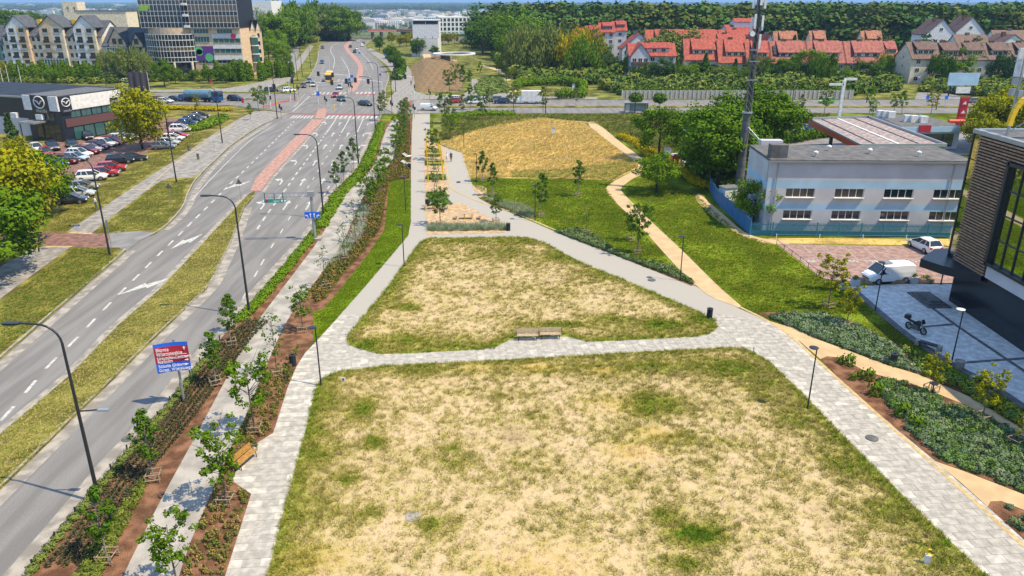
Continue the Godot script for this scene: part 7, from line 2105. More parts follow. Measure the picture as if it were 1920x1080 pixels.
func in_poly(p: PackedVector2Array) -> Vector2:
	var lo := p[0]; var hi := p[0]
	for q in p: lo = lo.min(q); hi = hi.max(q)
	for i in 400:
		var q := Vector2(rng.randf_range(lo.x, hi.x), rng.randf_range(lo.y, hi.y))
		if Geometry2D.is_point_in_polygon(q, p): return q
	return p[0]

func scatter(called: String, label: String, category: String, px: Array, y: float, count: int, mesh: Mesh, lo: float, hi: float, cols: Array, sd: int, m: Material = null, from_map := 0) -> void:
	rng.seed = sd
	var p := pts(px, y)
	var c := MultiMesh.new()
	c.transform_format = MultiMesh.TRANSFORM_3D
	c.use_colors = true
	c.mesh = mesh
	var ts := []; var cs := []
	for i in count:
		var q := in_poly(p)
		var s := rng.randf_range(lo, hi)
		var cc: Color = cols[rng.randi() % cols.size()]
		if from_map > 0:
			var mc := map_color(q)
			var yellow := mc.r > mc.g * 1.22
			if yellow and rng.randf() < .7: continue
			var k := rng.randf_range(.75, 1.15)
			cc = Color(mc.r * k, mc.g * k, mc.b * k)
			s *= 1.2 if not yellow else .75
		else:
			var k := rng.randf_range(.8, 1.2)
			cc = Color(cc.r * k, cc.g * k, cc.b * k)
		ts.append(Transform3D(Basis(Vector3.UP, rng.randf() * TAU).scaled(Vector3(s, s * rng.randf_range(.8, 1.2), s)), Vector3(q.x, y, q.y)))
		cs.append(cc)
	c.instance_count = ts.size()
	for i in ts.size():
		c.set_instance_transform(i, ts[i])
		c.set_instance_color(i, cs[i])
	var o := MultiMeshInstance3D.new()
	o.multimesh = c
	o.material_override = m if m else M.tuft
	nodename(o, called, self)
	tag(o, label, category, "", "stuff")

func hedge(called: String, label: String, px: Array, w: float, h: float, leafmat: int, per_m: int, size: float, y := PK, lumpy := .25) -> void:
	var p := line3(px, y, .8)
	var b := MB.new()
	b.has_col = true
	rng.seed = int(px[0] * 7 + px[1])
	for q in p:
		var hh := h * rng.randf_range(1.0 - lumpy, 1.0)
		leaf_cloud(b, q + Vector3(rng.randf_range(-.1, .1) * w, hh * .5, rng.randf_range(-.1, .1) * w), Vector3(w * .62, hh * .55, w * .62), int(per_m * .8), size)
	var o := part(b, called, M.leaves[leafmat])
	tag(o, label, "hedge")

func make_plants() -> void:
	tree_kind("broad", 0, 7000, .029, .022, 0, M.bark_dark, 3)
	tree_kind("willow", 1, 4200, .030, .024, 4, M.bark_dark, 2)
	tree_kind("column", 2, 1300, .045, .02, 0, M.bark_dark, 2)
	tree_kind("fir", 3, 2400, .04, .016, 5, M.bark_dark, 2)
	tree_kind("young", 4, 1300, .029, .011, 2, M.birch, 3)
	tree_kind("vase", 6, 1500, .030, .012, 2, M.bark, 3)
	tree_kind("sparse", 4, 170, .03, .008, 2, M.bark, 2)
	tree_kind("ball", 5, 900, .07, .02, 2, M.bark_dark, 1)
	tree_kind("far", 0, 1100, .06, .02, 2, M.bark_dark, 3)
	# big trees on the west side
	for q in [[22, 470, 12.5, .95, 3, "tallest yellow green tree beside the brick driveway"], [88, 414, 9.0, 1.0, 0, "green spreading tree next to the parked silver and black cars"], [-40, 420, 12, 1.1, 6, "golden yellow tree over the end of the brick driveway"], [-30, 540, 11, 1.2, 0, "green tree over the pavement past the brick driveway"], [40, 345, 7.0, 1.0, 3, "small yellow green tree in front of the showroom entrance"]]:
		tree("broad", "maple_tree", q[5], G(q[0], q[1], PK - 1.0), q[2] + 1.0, q[3], q[4], "trees by the brick driveway")
	tree("broad", "maple_tree", "large round yellow green tree standing alone in the red paved car park", G(270, 296, PK - 1.8), 14.5, .86, 3)
	tree("fir", "spruce_tree", "small blue spruce in front of the showroom wall", G(32, 300, PK), 8.5, 1.0, 5)
	for q in [[215, 148, 9.5], [245, 152, 11], [268, 152, 10]]:
		tree("willow", "weeping_birch_tree", "grey green weeping tree before the gabled apartment block", G(q[0], q[1], PK), q[2], 1.15, 4, "weeping trees before the apartments")
	for q in [[309, 163, 9.5, 0], [330, 158, 6, 0], [368, 152, 4.5, 0], [392, 156, 6, 0], [424, 156, 7, 0], [100, 160, 6, 0], [15, 150, 7, 3]]:
		tree("broad", "street_tree", "small round tree on the lawn below the round office tower" if q[0] > 280 else "small round tree before the apartment block", G(q[0], q[1], PK), q[2], .9, q[3], "small trees across the street")
	var cols := []
	for x in range(28, 190, 8): cols.append([x, 152 + (x % 3), 5.5 + (x % 5) * .5])
	for x in [388, 410, 432, 437, 443, 455, 460, 466, 472, 490, 496, 502, 508, 520, 526, 533, 540, 548]: cols.append([x, 150 - (6 if x > 500 else 0) + (x % 4), 6.0 + (x % 4) * .6])
	for q in cols:
		tree("column", "thuja", "tall narrow thuja in the row before the gabled apartment block" if q[0] < 300 else "tall narrow thuja in the row beside the round office tower", G(q[0], q[1], PK), q[2], 1.2, 0, "thuja rows by the buildings")
	# woods in the north-west
	rng.seed = 5
	for i in 46:
		var x := rng.randf_range(500, 655)
		var y := rng.randf_range(76, 92) + (8 if x < 540 else 0)
		if x > 575: y = rng.randf_range(74.5, 77)
		tree("broad" if i % 3 else "willow", "woodland_tree", "dense dark green tree in the wood beside the bend of the road", G(x, y, PK), rng.randf_range(17, 25), 1.15, [0, 2, 4, 1][i % 4], "wood beside the road bend")
	for q in [[505, 118, 12], [520, 108, 14], [532, 112, 9], [528, 122, 8], [515, 96, 16], [540, 120, 5]]:
		tree("broad", "woodland_tree", "light green tree beside the narrow side street", G(q[0], q[1], PK), q[2], 1.0, 1, "trees by the side street")
	for q in [[12, 96, 12], [25, 93, 14], [60, 96, 10], [228, 96, 16], [262, 92, 18], [280, 92, 20], [275, 80, 20], [-10, 86, 18], [20, 84, 20], [45, 82, 20], [80, 80, 18]]:
		tree("broad", "backyard_tree", "dark green tree rising behind the apartment roofs", G(q[0], q[1], PK), q[2] + 3.0, 1.0, 2, "trees behind the apartments")
	# big trees and willows along the north side of the cross street
	for q in [[975, 138, 18, 0], [968, 126, 22, 0], [955, 116, 22, 0], [945, 108, 24, 1], [985, 118, 24, 1], [965, 108, 25, 0], [935, 105, 25, 2], [1000, 110, 26, 0], [905, 112, 20, 2], [895, 98, 17, 2], [1015, 140, 14, 2], [1110, 152, 9, 2], [1055, 140, 13, 2], [1125, 148, 10, 5]]:
		tree("broad", "oak_tree", "broad dark green tree in the grove between cross street and forest", G(q[0], q[1], PK - q[2] * .16), q[2] * 1.1, 1.1, q[3], "grove beside the cross street")
	for q in [[985, 155, 17, 4], [1020, 152, 17, 4], [1000, 148, 18, 4], [1040, 145, 18, 4], [1075, 154, 16.5, 6], [1095, 156, 14, 1], [1090, 150, 17, 3]]:
		tree("willow", "willow_tree", "pale drooping willow between the hedge garden and the red-roofed house", G(q[0], q[1], PK - q[2] * .14), q[2] * 1.1, 1.0, q[3], "willows behind the hedge garden")
	tree("broad", "willow_tree", "huge grey green willow in front of the red-roofed terrace", G(1255, 156, PK - 3.0), 21.5, 1.15, 4)
	tree("broad", "willow_tree", "second huge grey green willow, on the terrace side of the larger one", G(1290, 154, PK - 3.0), 19.5, 1.1, 4)
	rng.seed = 9
	for i in 54:
		var x := 1180.0 + i * 14.2 + rng.randf_range(-5, 5)
		var y := 160.0 + rng.randf_range(-8, 5)
		var near_house := x > 1670 and x < 1725
		if near_house: continue
		tree(["broad", "willow", "fir", "broad"][i % 4], "garden_tree", ["dense garden tree before the red-roofed terrace", "drooping garden tree before the terraces", "dark garden conifer before the terraces", "dense garden tree before the red-roofed terrace"][i % 4], G(x, y, PK - .8), rng.randf_range(5.5, 10.5) + (3.0 if x > 1730 or (x > 1490 and x < 1560) else 0.0), 1.1, [0, 2, 4, 1, 5][i % 5], "garden trees by the terraces")
	for i in 26:
		var x := 1100.0 + i * 32.0 + rng.randf_range(-10, 10)
		tree("far" if i % 3 else "fir", "garden_tree", "dark tree rising between the terrace rows", G(x, rng.randf_range(118, 134), PK), rng.randf_range(9, 15), 1.0, [2, 0, 5][i % 3], "trees between the terraces")
	# forest mass behind the terraces, and the far woods
	forest("forest", "dense dark green forest beyond the red-roofed terraces", [[905, 80], [960, 92], [1060, 104], [1200, 108], [1500, 104], [1700, 106], [1930, 112], [2300, 115], [2300, 76], [1800, 76], [1300, 76], [900, 76]], 760, 24, 30, 31)
	forest("far_forest", "hazy blue green woods spread along the horizon", [[-900, 21], [2800, 21], [2800, 6.5], [-900, 6.5]], 5200, 20, 30, 32, 6.0, -25.0)
	forest("far_forest", "scattered tree belts between the far white town blocks", [[-700, 60], [480, 60], [640, 58], [1000, 58], [1300, 58], [1300, 17], [-700, 17]], 1100, 9, 15, 33, 1.3, -25.0)
	# young street trees with guards
	rng.seed = 12
	var young := [
		["young", 434, 648, 4.4, "young slender tree in the planted kerb strip by the heather rows"], ["young", 405, 722, 4.4, "young slender tree in the planted kerb strip by the heather rows"], ["young", 289, 900, 4.8, "young slender tree in the planted kerb strip by the heather rows"], ["young", 203, 1052, 4.6, "young slender tree in the planted kerb strip by the heather rows"], ["young", 436, 622, 3.6, "young slender tree in the planted kerb strip by the heather rows"],
		["young", 632, 362, 4.8, "young slender tree in the grassy kerb strip near the crossing"], ["young", 645, 342, 5.0, "young slender tree in the grassy kerb strip near the crossing"], ["young", 664, 322, 5.8, "young slender tree in the grassy kerb strip near the crossing"],
		["vase", 478, 810, 5.6, "bushy young tree in the bark mulch by the cycle path"], ["vase", 424, 945, 5.2, "bushy young tree in the bark mulch beside the wooden bench"], ["vase", 336, 1110, 4.4, "bushy young tree in the bark mulch by the cycle path"], ["vase", 568, 622, 4.0, "bushy young tree in the bark mulch by the cycle path"],
		["sparse", 520, 705, 5.6, "nearly bare young tree in the bark mulch beside the litter bin"], ["sparse", 611, 540, 4.6, "thin young tree in the planted bed along the cycle path"],
		["sparse", 647, 490, 4.8, "thin young tree in the planted bed along the cycle path"], ["sparse", 667, 455, 5.4, "thin young tree in the planted bed along the cycle path"], ["sparse", 683, 420, 5.0, "thin young tree in the planted bed along the cycle path"], ["vase", 701, 388, 6.0, "bushy young tree in the planted bed along the cycle path"], ["vase", 716, 362, 5.2, "bushy young tree in the planted bed along the cycle path"], ["vase", 690, 400, 5.0, "bushy young tree in the planted bed along the cycle path"],
		["vase", 724, 337, 5.0, "bushy young tree in the planted bed along the cycle path"], ["sparse", 740, 318, 5.0, "thin young tree in the planted bed along the cycle path"], ["vase", 744, 302, 5.0, "bushy young tree in the planted bed along the cycle path"], ["vase", 750, 288, 5.2, "bushy young tree in the planted bed along the cycle path"],
		["vase", 752, 272, 6.0, "feathery young tree by the head of the cycle path"], ["young", 758, 260, 6.5, "feathery young tree by the head of the cycle path"], ["young", 762, 245, 7.0, "feathery young tree by the head of the cycle path"], ["young", 754, 238, 6.0, "feathery young tree by the head of the cycle path"], ["young", 764, 230, 6.0, "feathery young tree by the head of the cycle path"], ["young", 716, 225, 6.5, "feathery young tree by the kerb at the crossing"], ["young", 722, 216, 6.0, "feathery young tree by the kerb at the crossing"],
		["vase", 826, 423, 4.8, "open young tree in the grass bed by the picnic tables"], ["vase", 930, 418, 3.6, "leafy young tree in the grass bed by the litter bin"], ["sparse", 820, 395, 4.4, "open young tree in the grass bed by the picnic tables"], ["sparse", 815, 362, 5.0, "open young tree between the yellow pergola and the tables"], ["sparse", 818, 340, 5.0, "open young tree among the yellow pergola frames"], ["vase", 812, 300, 5.5, "open young tree among the yellow pergola frames"],
		["young", 905, 341, 5.0, "young upright tree on the lawn beside the golden meadow"], ["young", 924, 368, 5.0, "young upright tree on the lawn beside the golden meadow"], ["young", 1015, 407, 6.0, "young airy tree on the lawn beside a black park lamp"], ["young", 1083, 368, 5.4, "young tree alone in the middle of the green lawn"], ["sparse", 1099, 440, 4.4, "bare staked sapling at the edge of the shrub bed"], ["vase", 1183, 452, 3.6, "small leafy tree beside the sandy path"], ["vase", 1195, 476, 6.0, "thin white-stemmed tree beside the sandy path"],
		["vase", 1553, 577, 5.2, "airy young tree in a wooden guard by the business yard"], ["vase", 1586, 614, 4.0, "low yellow green tree in the silvery shrub bed"], ["vase", 1745, 735, 3.2, "small yellow green tree in the shrub bed by the sandy path"], ["vase", 1840, 790, 4.0, "small spreading tree in the shrub bed by the sandy path"], ["sparse", 1905, 835, 2.6, "dark twiggy tree in the mulch by the sandy path"]]
	for q in young:
		var at := G(q[1], q[2], PK + .01)
		var lm := 2
		if q[0] == "young" and q[2] < 300: lm = 4
		if q[1] > 1500: lm = 3
		if q[0] == "vase" and q[1] < 800: lm = 0
		tree(q[0], "young_tree", q[4], at, q[3], 1.0, lm, "newly planted park trees")
		if q[2] > 280: guard(at, "small timber guard frame around the trunk of a newly planted tree")
	for q in [[1235, 300, 10.5, 1.0, 0], [1230, 362, 6.5, 1.1, 1], [1345, 352, 12.0, 1.1, 0], [1335, 330, 13, 1.0, 0], [1365, 340, 12, 1.0, 2], [1440, 300, 13.0, 1.0, 0], [1420, 290, 12, 1.0, 1], [1395, 300, 14, 1.0, 0], [1412, 424, 6.5, 1.0, 1], [1320, 340, 8.0, 1.1, 0]]:
		tree("broad", "lime_tree", "dense green tree beside the lattice mast" if q[0] > 1300 and q[1] < 400 else ("leafy tree by the corner of the blue fence" if q[1] > 400 else ("bright green round tree by the bend of the sandy path" if q[1] > 330 else "taller green tree beside the red and white toilet cabins")), G(q[0], q[1], PK), q[2], q[3], q[4], "trees around the mast")
	for q in [[1835, 290, 8], [1852, 282, 11], [1872, 276, 12], [1893, 272, 12]]:
		tree("broad", "maple_tree", "yellow green tree behind the slatted building", G(q[0], q[1], PK), q[2], 1.0, 3, "trees behind the slatted building")
	for q in [[1191, 210], [1236, 210]]:
		tree("ball", "clipped_tree", "dark green tree clipped to a ball beside the bus shelter", G(q[0], q[1], PK), 5.2, 1.15, 2, "ball trees by the bus shelter")
	for q in [[845, 262, 5.5, 1], [838, 250, 5, 4], [852, 256, 6, 1], [835, 232, 7, 2], [868, 218, 5.5, 4], [905, 226, 6, 2], [882, 205, 6.5, 0], [918, 205, 6, 4], [963, 211, 7, 4], [1018, 214, 7, 4], [1080, 200, 5, 4], [843, 175, 7, 2], [868, 170, 8, 2], [855, 160, 7, 0], [900, 145, 6, 1], [935, 142, 7, 1], [950, 160, 6, 2], [880, 165, 6, 2], [1460, 218, 7, 4], [1500, 214, 5, 4], [1545, 214, 6, 4], [1630, 213, 7, 1], [1675, 213, 5, 1], [1690, 214, 6, 1], [1745, 216, 6, 3], [1635, 220, 4, 1], [485, 205, 6, 0], [470, 225, 4, 0], [495, 208, 5, 0], [372, 214, 5, 3]]:
		tree("vase" if q[0] % 2 else "young", "street_tree", "young leafy tree planted along the cross street", G(q[0], q[1], PK), q[2], 1.1, q[3], "young trees along the cross street")
	for q in [[762, 88, 8], [750, 88, 8], [770, 86, 9], [830, 84, 8], [842, 84, 8], [852, 83, 8], [735, 84, 8], [782, 106, 7], [786, 106, 10], [815, 107, 6], [712, 96, 9], [733, 110, 7], [738, 125, 8], [745, 135, 8]]:
		tree("broad", "street_tree", "bright young tree beside the white ventilation tower", G(q[0], q[1], PK), q[2], .9, 3 if q[1] < 95 else 2, "trees by the ventilation tower")
	# hedges
	hedge("clipped_hedge", "bright green clipped hedge beside the white parked cars", [362, 246, 395, 236, 418, 224], 3.2, 1.6, 1, 260, .3)
	hedge("flowering_hedge", "long low yellow flowering hedge along the cross street", [176, 199, 250, 201, 330, 205, 428, 208], 2.4, 1.1, 6, 200, .35)
	hedge("creeper_fence", "tall green creeper-covered fence around the small garden", [968, 168, 985, 162, 1050, 160, 1085, 164, 1094, 170, 1092, 180], 2.2, 3.4, 1, 260, .4)
	hedge("creeper_fence", "green creeper-covered fence beside the garden gate", [1048, 185, 1094, 184], 2.2, 3.6, 1, 260, .4)
	hedge("clipped_hedge", "dark rounded hedge beside the fuel station forecourt", [1480, 268, 1530, 258, 1560, 256], 3.0, 2.4, 2, 240, .35)
	hedge("clipped_hedge", "low green hedge along the park edge of the cross street", [850, 222, 890, 218, 955, 216], 3.2, 1.5, 1, 200, .35)
	hedge("roadside_bushes", "rough bushes above the grey retaining wall", [1165, 178, 1300, 179, 1450, 178, 1600, 178], 4.0, 2.6, 2, 240, .5, PK, .5)
	hedge("roadside_bushes", "rough bushes along the road up to the tower", [745, 150, 750, 120, 725, 98], 4.0, 2.5, 2, 160, .5, PK, .5)
	hedge("kerb_hedge", "low leafy green hedge along the kerb by the wire fence", [30, 1115, 62, 1072, 110, 1012, 152, 960, 180, 928, 225, 872, 277, 812, 318, 764, 360, 708, 398, 662], .6, .42, 4, 420, .11)
	hedge("kerb_hedge", "dark clipped hedge along the kerb below the direction gantry", [455, 600, 500, 550, 558, 482, 592, 438], 1.1, .7, 1, 520, .13)
	hedge("kerb_hedge", "grassy green planting along the kerb towards the crossing", [602, 425, 615, 400, 640, 362, 676, 325, 696, 288, 708, 255, 716, 232], 1.8, .7, 1, 380, .2)
	hedge("shrub_row", "shaggy flowering shrubs beside the sandy paths", [1225, 290, 1260, 305, 1300, 340, 1320, 352], 2.0, 1.2, 6, 200, .25)
	hedge("shrub_row", "yellow flowering shrub row along the upper sandy path", [1165, 258, 1200, 275, 1225, 300], 2.0, 1.2, 6, 200, .25)
	# ground planting
	undergrowth()
	var grass := blade_tuft(1, 12, .13, .12, .014, .7)
	var tall := blade_tuft(2, 22, .16, .55, .016, .45)
	var mead := blade_tuft(3, 16, .35, .45, .03, .4)
	rng.seed = 44
	var sb := MB.new(); sb.has_col = true
	leaf_cloud(sb, Vector3(0, .22, 0), Vector3(.42, .26, .42), 90, .13)
	var shrub := sb.done()
	rng.seed = 45
	sb = MB.new(); sb.has_col = true
	leaf_cloud(sb, Vector3(0, .13, 0), Vector3(.11, .15, .11), 40, .07)
	var tiny := sb.done()
	scatter("grass", "short dry straw and green grass of the near meadow", "grass", MEADOW_A, PK + .05, 52000, grass, .6, 1.3, [Color.WHITE], 51, null, 1)
	scatter("grass", "short dry straw and green grass of the three-cornered meadow", "grass", MEADOW_B, PK + .05, 22000, grass, .7, 1.5, [Color.WHITE], 52, null, 1)
	scatter("meadow_grass", "tall golden dry grass of the meadow by the cross street", "grass", [822, 269, 870, 252, 905, 242, 945, 228, 1020, 222, 1095, 230, 1147, 272, 1195, 309, 1150, 338, 1050, 334, 905, 332, 882, 334, 867, 287], PK + .02, 11000, mead, .5, 1.0, [Color(.72, .54, .19), Color(.62, .46, .16), Color(.5, .43, .1), Color(.74, .55, .27), Color(.54, .38, .15)], 53)
	scatter("meadow_grass", "rough green and straw grass beside the cross street", "grass", [830, 216, 1300, 214, 1560, 214, 1520, 240, 1480, 260, 1330, 262, 1240, 300, 1180, 272, 1122, 231, 1020, 221, 905, 241, 830, 266], PK + .01, 9000, mead, .7, 1.5, [Color(.16, .2, .04), Color(.3, .27, .07), Color(.1, .15, .03)], 54)
	scatter("verge_grass", "patchy dry grass of the road median", "grass", [-60, 868, 0, 815, 130, 705, 220, 612, 302, 540, 466, 364, 474, 370, 457, 390, 436, 445, 412, 495, 387, 540, 295, 627, 207, 714, 110, 808, 0, 915, -60, 970], .14, 9000, grass, .5, 1.2, [Color(.32, .3, .07), Color(.2, .24, .04), Color(.46, .38, .16)], 55)
	scatter("verge_grass", "green and straw grass of the verge beside the driveway", "grass", [0, 660, 150, 543, 220, 480, 200, 466, 140, 465, 0, 570], .12, 5000, grass, .6, 1.4, [Color(.16, .2, .03), Color(.1, .17, .02), Color(.28, .25, .06)], 56)
	scatter("verge_grass", "green grass of the verge between driveway and bus bay", "grass", [178, 437, 300, 342, 350, 336, 340, 380, 300, 428, 220, 437], .12, 3500, grass, .6, 1.4, [Color(.16, .2, .03), Color(.12, .18, .02), Color(.26, .24, .06)], 57)
	scatter("verge_grass", "green grass between the parked cars and the pavement", "grass", [110, 400, 150, 372, 200, 345, 300, 285, 360, 250, 385, 255, 240, 352, 125, 434, 60, 432], .13, 4000, grass, .7, 1.5, [Color(.18, .2, .03), Color(.12, .17, .02), Color(.3, .26, .07)], 58)
	scatter("lawn_grass", "short green turf of the lawn beside the sandy path bend", "grass", [905, 335, 1050, 337, 1150, 342, 1136, 352, 1160, 388, 1262, 500, 1190, 486, 1120, 443, 1085, 430, 1042, 432, 1000, 410, 985, 386, 925, 378, 890, 350], PK + .01, 13000, grass, .6, 1.3, [Color(.1, .19, .006), Color(.15, .23, .012), Color(.25, .26, .03), Color(.08, .16, .006)], 101)
	scatter("lawn_grass", "short green turf of the lawn towards the brick car park", "grass", [1172, 352, 1220, 330, 1305, 365, 1390, 440, 1450, 457, 1535, 520, 1590, 545, 1640, 590, 1540, 588, 1420, 584, 1352, 540, 1212, 405], PK + .01, 13000, grass, .6, 1.3, [Color(.1, .19, .006), Color(.15, .23, .012), Color(.3, .28, .04), Color(.08, .16, .006)], 102)
	scatter("lawn_grass", "short bright green turf of the strip beside the walk", "grass", [731, 338, 770, 337, 770, 417, 765, 442, 682, 540, 598, 634, 588, 640, 590, 585, 606, 580, 640, 540, 690, 478, 721, 430, 726, 382], PK + .026, 9000, grass, .5, 1.0, [Color(.11, .21, .006), Color(.15, .23, .01), Color(.08, .17, .005), Color(.22, .23, .03)], 97)
	scatter("meadow_grass", "greener tufts along the lower edge of the golden meadow", "grass", [960, 322, 1060, 318, 1130, 310, 1180, 300, 1194, 312, 1150, 336, 1050, 333, 960, 333], PK + .02, 1500, mead, .5, 1.0, [Color(.3, .34, .06), Color(.4, .38, .09), Color(.22, .28, .05)], 98)
	scatter("ornamental_grass", "blue green tufted grass filling the bed by the picnic tables", "grass", [801, 434, 806, 424, 850, 423, 900, 424, 948, 424, 952, 432], PK + .03, 420, tall, .9, 1.4, [Color(0.26, 0.325, 0.208), Color(0.338, 0.364, 0.26), Color(0.182, 0.26, 0.13)], 59)
	scatter("ornamental_grass", "pale silvery grass band in the long planted bed", "grass", [618, 500, 630, 480, 662, 435, 676, 395, 690, 385, 690, 400, 680, 440, 650, 480, 630, 498], PK + .03, 700, tall, .8, 1.2, [Color(0.494, 0.52, 0.468), Color(0.39, 0.429, 0.364), Color(0.572, 0.559, 0.52)], 60)
	scatter("ornamental_grass", "grey green grass in the bed at the lawn corner", "grass", [908, 374, 940, 379, 985, 388, 1000, 400, 997, 411, 960, 397], PK + .03, 500, tall, .8, 1.2, [Color(0.26, 0.312, 0.182), Color(0.364, 0.39, 0.26), Color(0.195, 0.26, 0.104)], 61)
	scatter("ground_cover", "low grey green shrubs in the bed below the lawn", "ground cover", [1042, 434, 1085, 432, 1120, 445, 1150, 470, 1190, 488, 1260, 502, 1300, 533, 1200, 495], PK + .03, 1100, shrub, .5, 1.0, [Color(0.117, 0.169, 0.065), Color(0.169, 0.221, 0.091), Color(0.078, 0.13, 0.039)], 62)
	scatter("ground_cover", "dense silvery green shrubs beside the granite yard", "ground cover", [1440, 592, 1540, 590, 1590, 605, 1640, 632, 1680, 655, 1700, 680, 1722, 698, 1665, 682, 1535, 634, 1460, 602], PK + .03, 1300, shrub, .5, 1.05, [Color(0.156, 0.221, 0.117), Color(0.208, 0.26, 0.169), Color(0.104, 0.169, 0.065)], 63)
	scatter("ground_cover", "sparse leafy shrubs on the mulch below the granite yard", "ground cover", [1690, 650, 1790, 702, 1900, 762, 1985, 822, 1985, 842, 1915, 800, 1825, 745, 1725, 700], PK + .03, 160, shrub, .5, 1.3, [Color(0.182, 0.26, 0.039), Color(0.13, 0.208, 0.052), Color(0.26, 0.286, 0.039)], 64)
	scatter("ground_cover", "dense grey green shrubs between slab path and sandy path", "ground cover", [1645, 712, 1690, 716, 1720, 728, 1810, 768, 1900, 812, 1990, 880, 1990, 945, 1920, 922, 1812, 880, 1760, 860, 1700, 800, 1660, 752], PK + .03, 1250, shrub, .45, .95, [Color(0.143, 0.208, 0.104), Color(0.195, 0.247, 0.143), Color(0.104, 0.169, 0.052), Color(0.13, 0.221, 0.052)], 65)
	scatter("ground_cover", "small grey shrubs in the corner mulch bed", "ground cover", [1860, 950, 1885, 948, 1990, 990, 1990, 1060, 1920, 1005], PK + .03, 40, shrub, .5, .9, [Color(0.169, 0.221, 0.13), Color(0.13, 0.182, 0.078)], 66)
	scatter("ground_cover", "dark low planting rows in the long bed beside the cycle path", "ground cover", [584, 545, 642, 466, 676, 396, 702, 350, 738, 306, 748, 262, 754, 222, 767, 222, 767, 334, 728, 342, 720, 382, 714, 425, 682, 470, 638, 518, 610, 558, 592, 568], PK + .02, 4200, tiny, 1.0, 2.0, [Color(0.13, 0.13, 0.0325), Color(0.195, 0.156, 0.0455), Color(0.104, 0.143, 0.026), Color(0.247, 0.169, 0.052)], 67)
	scatter("ground_cover", "sparse weeds on the bark mulch by the slab path", "ground cover", [340, 1080, 440, 830, 500, 700, 560, 650, 545, 715, 505, 815, 430, 900, 465, 930, 420, 1080], PK + .02, 500, tiny, .6, 1.6, [Color(0.13, 0.156, 0.0325), Color(0.26, 0.195, 0.065)], 68)
	scatter("ground_cover", "weeds and grass on the mulch along the cycle path", "ground cover", [120, 1130, 170, 1030, 215, 975, 262, 905, 275, 905, 240, 975, 195, 1060, 160, 1130], PK + .01, 300, shrub, .3, .7, [Color(0.169, 0.195, 0.039), Color(0.117, 0.156, 0.026)], 69)
	scatter("ground_cover", "leafy planting on the open ground north of the cross street", "ground cover", [900, 182, 890, 165, 905, 148, 940, 148, 960, 170], PK + .01, 700, shrub, 1.0, 2.2, [Color(0.13, 0.208, 0.052), Color(0.208, 0.26, 0.078)], 70)
	for q in [[[802, 376, 803, 364, 834, 362, 838, 375], 71], [[800, 338, 800, 330, 834, 330, 834, 338], 72], [[799, 310, 799, 302, 830, 302, 830, 310], 73], [[799, 294, 799, 284, 824, 284, 826, 294], 74], [[804, 386, 806, 376, 838, 377, 846, 384], 75]]:
		scatter("ground_cover", "leafy green planting square in the sand strip by the yellow pergola", "ground cover", q[0], PK + .03, 110, shrub, .6, 1.1, [Color(0.091, 0.169, 0.039), Color(0.156, 0.234, 0.065)], q[1])
	# rows of small dark heather plants
	var row_l := line3([90, 1062, 172, 955, 240, 868, 300, 800, 345, 742, 400, 675, 440, 625, 470, 600], PK, .42)
	var spots := []
	rng.seed = 81
	for i in row_l.size() - 1:
		var d := (row_l[i + 1] - row_l[i]).normalized()
		var s := Vector3(-d.z, 0, d.x)
		for k in 5:
			spots.append(row_l[i] + s * (.1 + k * .42) + d * (.2 * (k % 2)) + Vector3(rng.randf_range(-.05, .05), 0, rng.randf_range(-.05, .05)))
	var hm: StandardMaterial3D = mat(lin(.055, .062, .018), .85)
	hm.vertex_color_use_as_albedo = true
	for i in mini(spots.size(), 295):
		var o := inst(tiny, "heather_plant", hm)
		o.position = spots[i] + Vector3.UP * .01
		o.rotation.y = i * 1.3
		o.scale = Vector3.ONE * rng.randf_range(1.25, 1.75)
		tag(o, "small dark clump of heather in the mulch rows beside the kerb", "plant", "heather rows along the kerb")
	if spots.size() > 295:
		var c := MultiMesh.new()
		c.transform_format = MultiMesh.TRANSFORM_3D
		c.mesh = tiny
		c.instance_count = spots.size() - 295
		for i in c.instance_count:
			c.set_instance_transform(i, Transform3D(Basis(Vector3.UP, i * 1.7).scaled(Vector3.ONE * 1.5), spots[i + 295] + Vector3.UP * .01))
		var o := MultiMeshInstance3D.new()
		o.multimesh = c; o.material_override = hm
		nodename(o, "heather_plants", self)
		tag(o, "further dark heather clumps in rows towards the tall lamp", "plant", "", "stuff")
	for q in [[1590, 684, .9], [1575, 680, .55], [1626, 712, .9], [1598, 712, .55], [1640, 740, 1.0], [1690, 780, 1.0], [1715, 803, .9], [1610, 705, .5]]:
		var o := inst(shrub, "grass_mound", M.leaves[0])
		o.position = G(q[0], q[1], PK + .03)
		o.scale = Vector3(1.6, 2.4, 1.6) * q[2]
		tag(o, "fresh green mounded shrub on the mulch beside the slab path", "shrub", "green mounds on the mulch")

func forest(called: String, label: String, px: Array, count: int, lo: float, hi: float, sd: int, wide := 1.3, g := 0.0) -> void:
	rng.seed = sd
	var p := PackedVector2Array()
	for q in px: p.append(Vector2(q[0], q[1]))
	var c := MultiMesh.new()
	c.transform_format = MultiMesh.TRANSFORM_3D
	c.use_colors = true
	c.mesh = kinds.far[0][0]
	c.instance_count = count
	for i in count:
		var q := in_poly(p)
		var at := G(q.x, q.y, g)
		var h := rng.randf_range(lo, hi)
		c.set_instance_transform(i, Transform3D(Basis(Vector3.UP, rng.randf() * TAU).scaled(Vector3(h * wide, h, h * wide)), Vector3(at.x, g - h * .15, at.z)))
		var k := rng.randf_range(.6, 1.4)
		c.set_instance_color(i, Color(.062 * k * rng.randf_range(.7, 1.6), .115 * k, .026 * k))
	var o := MultiMeshInstance3D.new()
	o.multimesh = c
	o.material_override = M.tuft
	nodename(o, called, self)
	tag(o, label, "forest", "", "stuff")

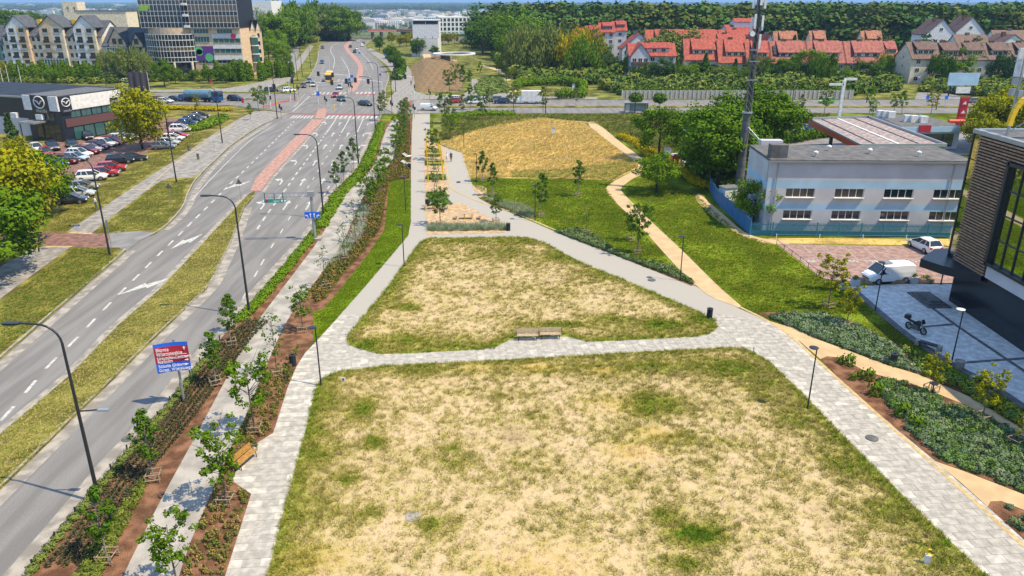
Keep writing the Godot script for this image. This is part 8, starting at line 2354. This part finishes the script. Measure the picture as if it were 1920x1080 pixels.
var guard_src: Node3D
func guard(at: Vector3, label: String) -> void:
	if guard_src == null:
		guard_src = thing("tree_guard", label, "tree guard", at, .4, "timber tree guards")
		guard_src.set_meta("called", "tree_guard")
		for i in 4:
			var b := MB.new()
			var x := .38 if i & 1 else -.38
			var z := .38 if i & 2 else -.38
			b.tube(Vector3(x, -.1, z), Vector3(x, .62, z), .035, .035, 6)
			part(b, "post", M.stake, guard_src)
		for s in [-1, 1]:
			for h in [.22, .56]:
				var b := MB.new()
				b.tube(Vector3(-.45, h, .38 * s), Vector3(.45, h, .38 * s), .035, .035, 6)
				part(b, "rail", M.stake, guard_src)
		for s in [-1, 1]:
			var b := MB.new()
			b.tube(Vector3(.38 * s, .48, -.45), Vector3(.38 * s, .48, .45), .03, .03, 6)
			part(b, "rail", M.stake, guard_src)
		return
	copy(guard_src, label, at, rng.randf() * .6)

func undergrowth() -> void:
	rng.seed = 90
	var b := MB.new(); b.has_col = true
	leaf_cloud(b, Vector3(0, .5, 0), Vector3(.8, .6, .8), 130, .26)
	var bush := b.done()
	var greens := [Color(.09, .14, .022), Color(.12, .17, .035), Color(.17, .2, .035), Color(.07, .115, .022)]
	scatter("undergrowth", "dense bushes under the grove beside the cross street", "bushes", [955, 146, 925, 108, 1000, 96, 1150, 125, 1160, 160, 1100, 158, 1050, 156, 985, 158], PK, 900, bush, 1.6, 4.0, greens, 91)
	scatter("undergrowth", "dense bushes on the bank before the red-roofed terraces", "bushes", [1120, 168, 1160, 156, 1400, 153, 1680, 152, 1690, 172, 1600, 176, 1170, 177], PK, 800, bush, .9, 3.6, greens, 92)
	scatter("undergrowth", "dense bushes beneath the garden trees of the brown terrace", "bushes", [1722, 172, 1740, 160, 1960, 158, 1960, 180, 1840, 182, 1770, 174], PK, 500, bush, 1.4, 3.0, greens, 93)
	scatter("undergrowth", "dense bushes between the rows of terraces", "bushes", [1080, 146, 1080, 112, 1500, 110, 1960, 120, 1960, 148, 1700, 142, 1300, 142], PK, 1000, bush, 2.0, 4.5, greens, 94)
	scatter("undergrowth", "dense bushes at the foot of the wood by the road bend", "bushes", [500, 104, 510, 90, 560, 82, 590, 80, 600, 76, 660, 74.5, 560, 75, 480, 80], PK, 700, bush, 2.0, 4.5, greens, 95)
	scatter("undergrowth", "garden bushes along the foot of the apartment block", "bushes", [-60, 156, -60, 142, 290, 146, 470, 146, 470, 152, 300, 154, 180, 157], PK, 700, bush, 1.0, 2.0, greens, 96)
	scatter("undergrowth", "bushes around the trunks beside the mast", "bushes", [1300, 330, 1310, 300, 1400, 290, 1450, 300, 1400, 345, 1370, 355, 1335, 350], PK, 180, bush, 1.2, 2.4, greens, 97)
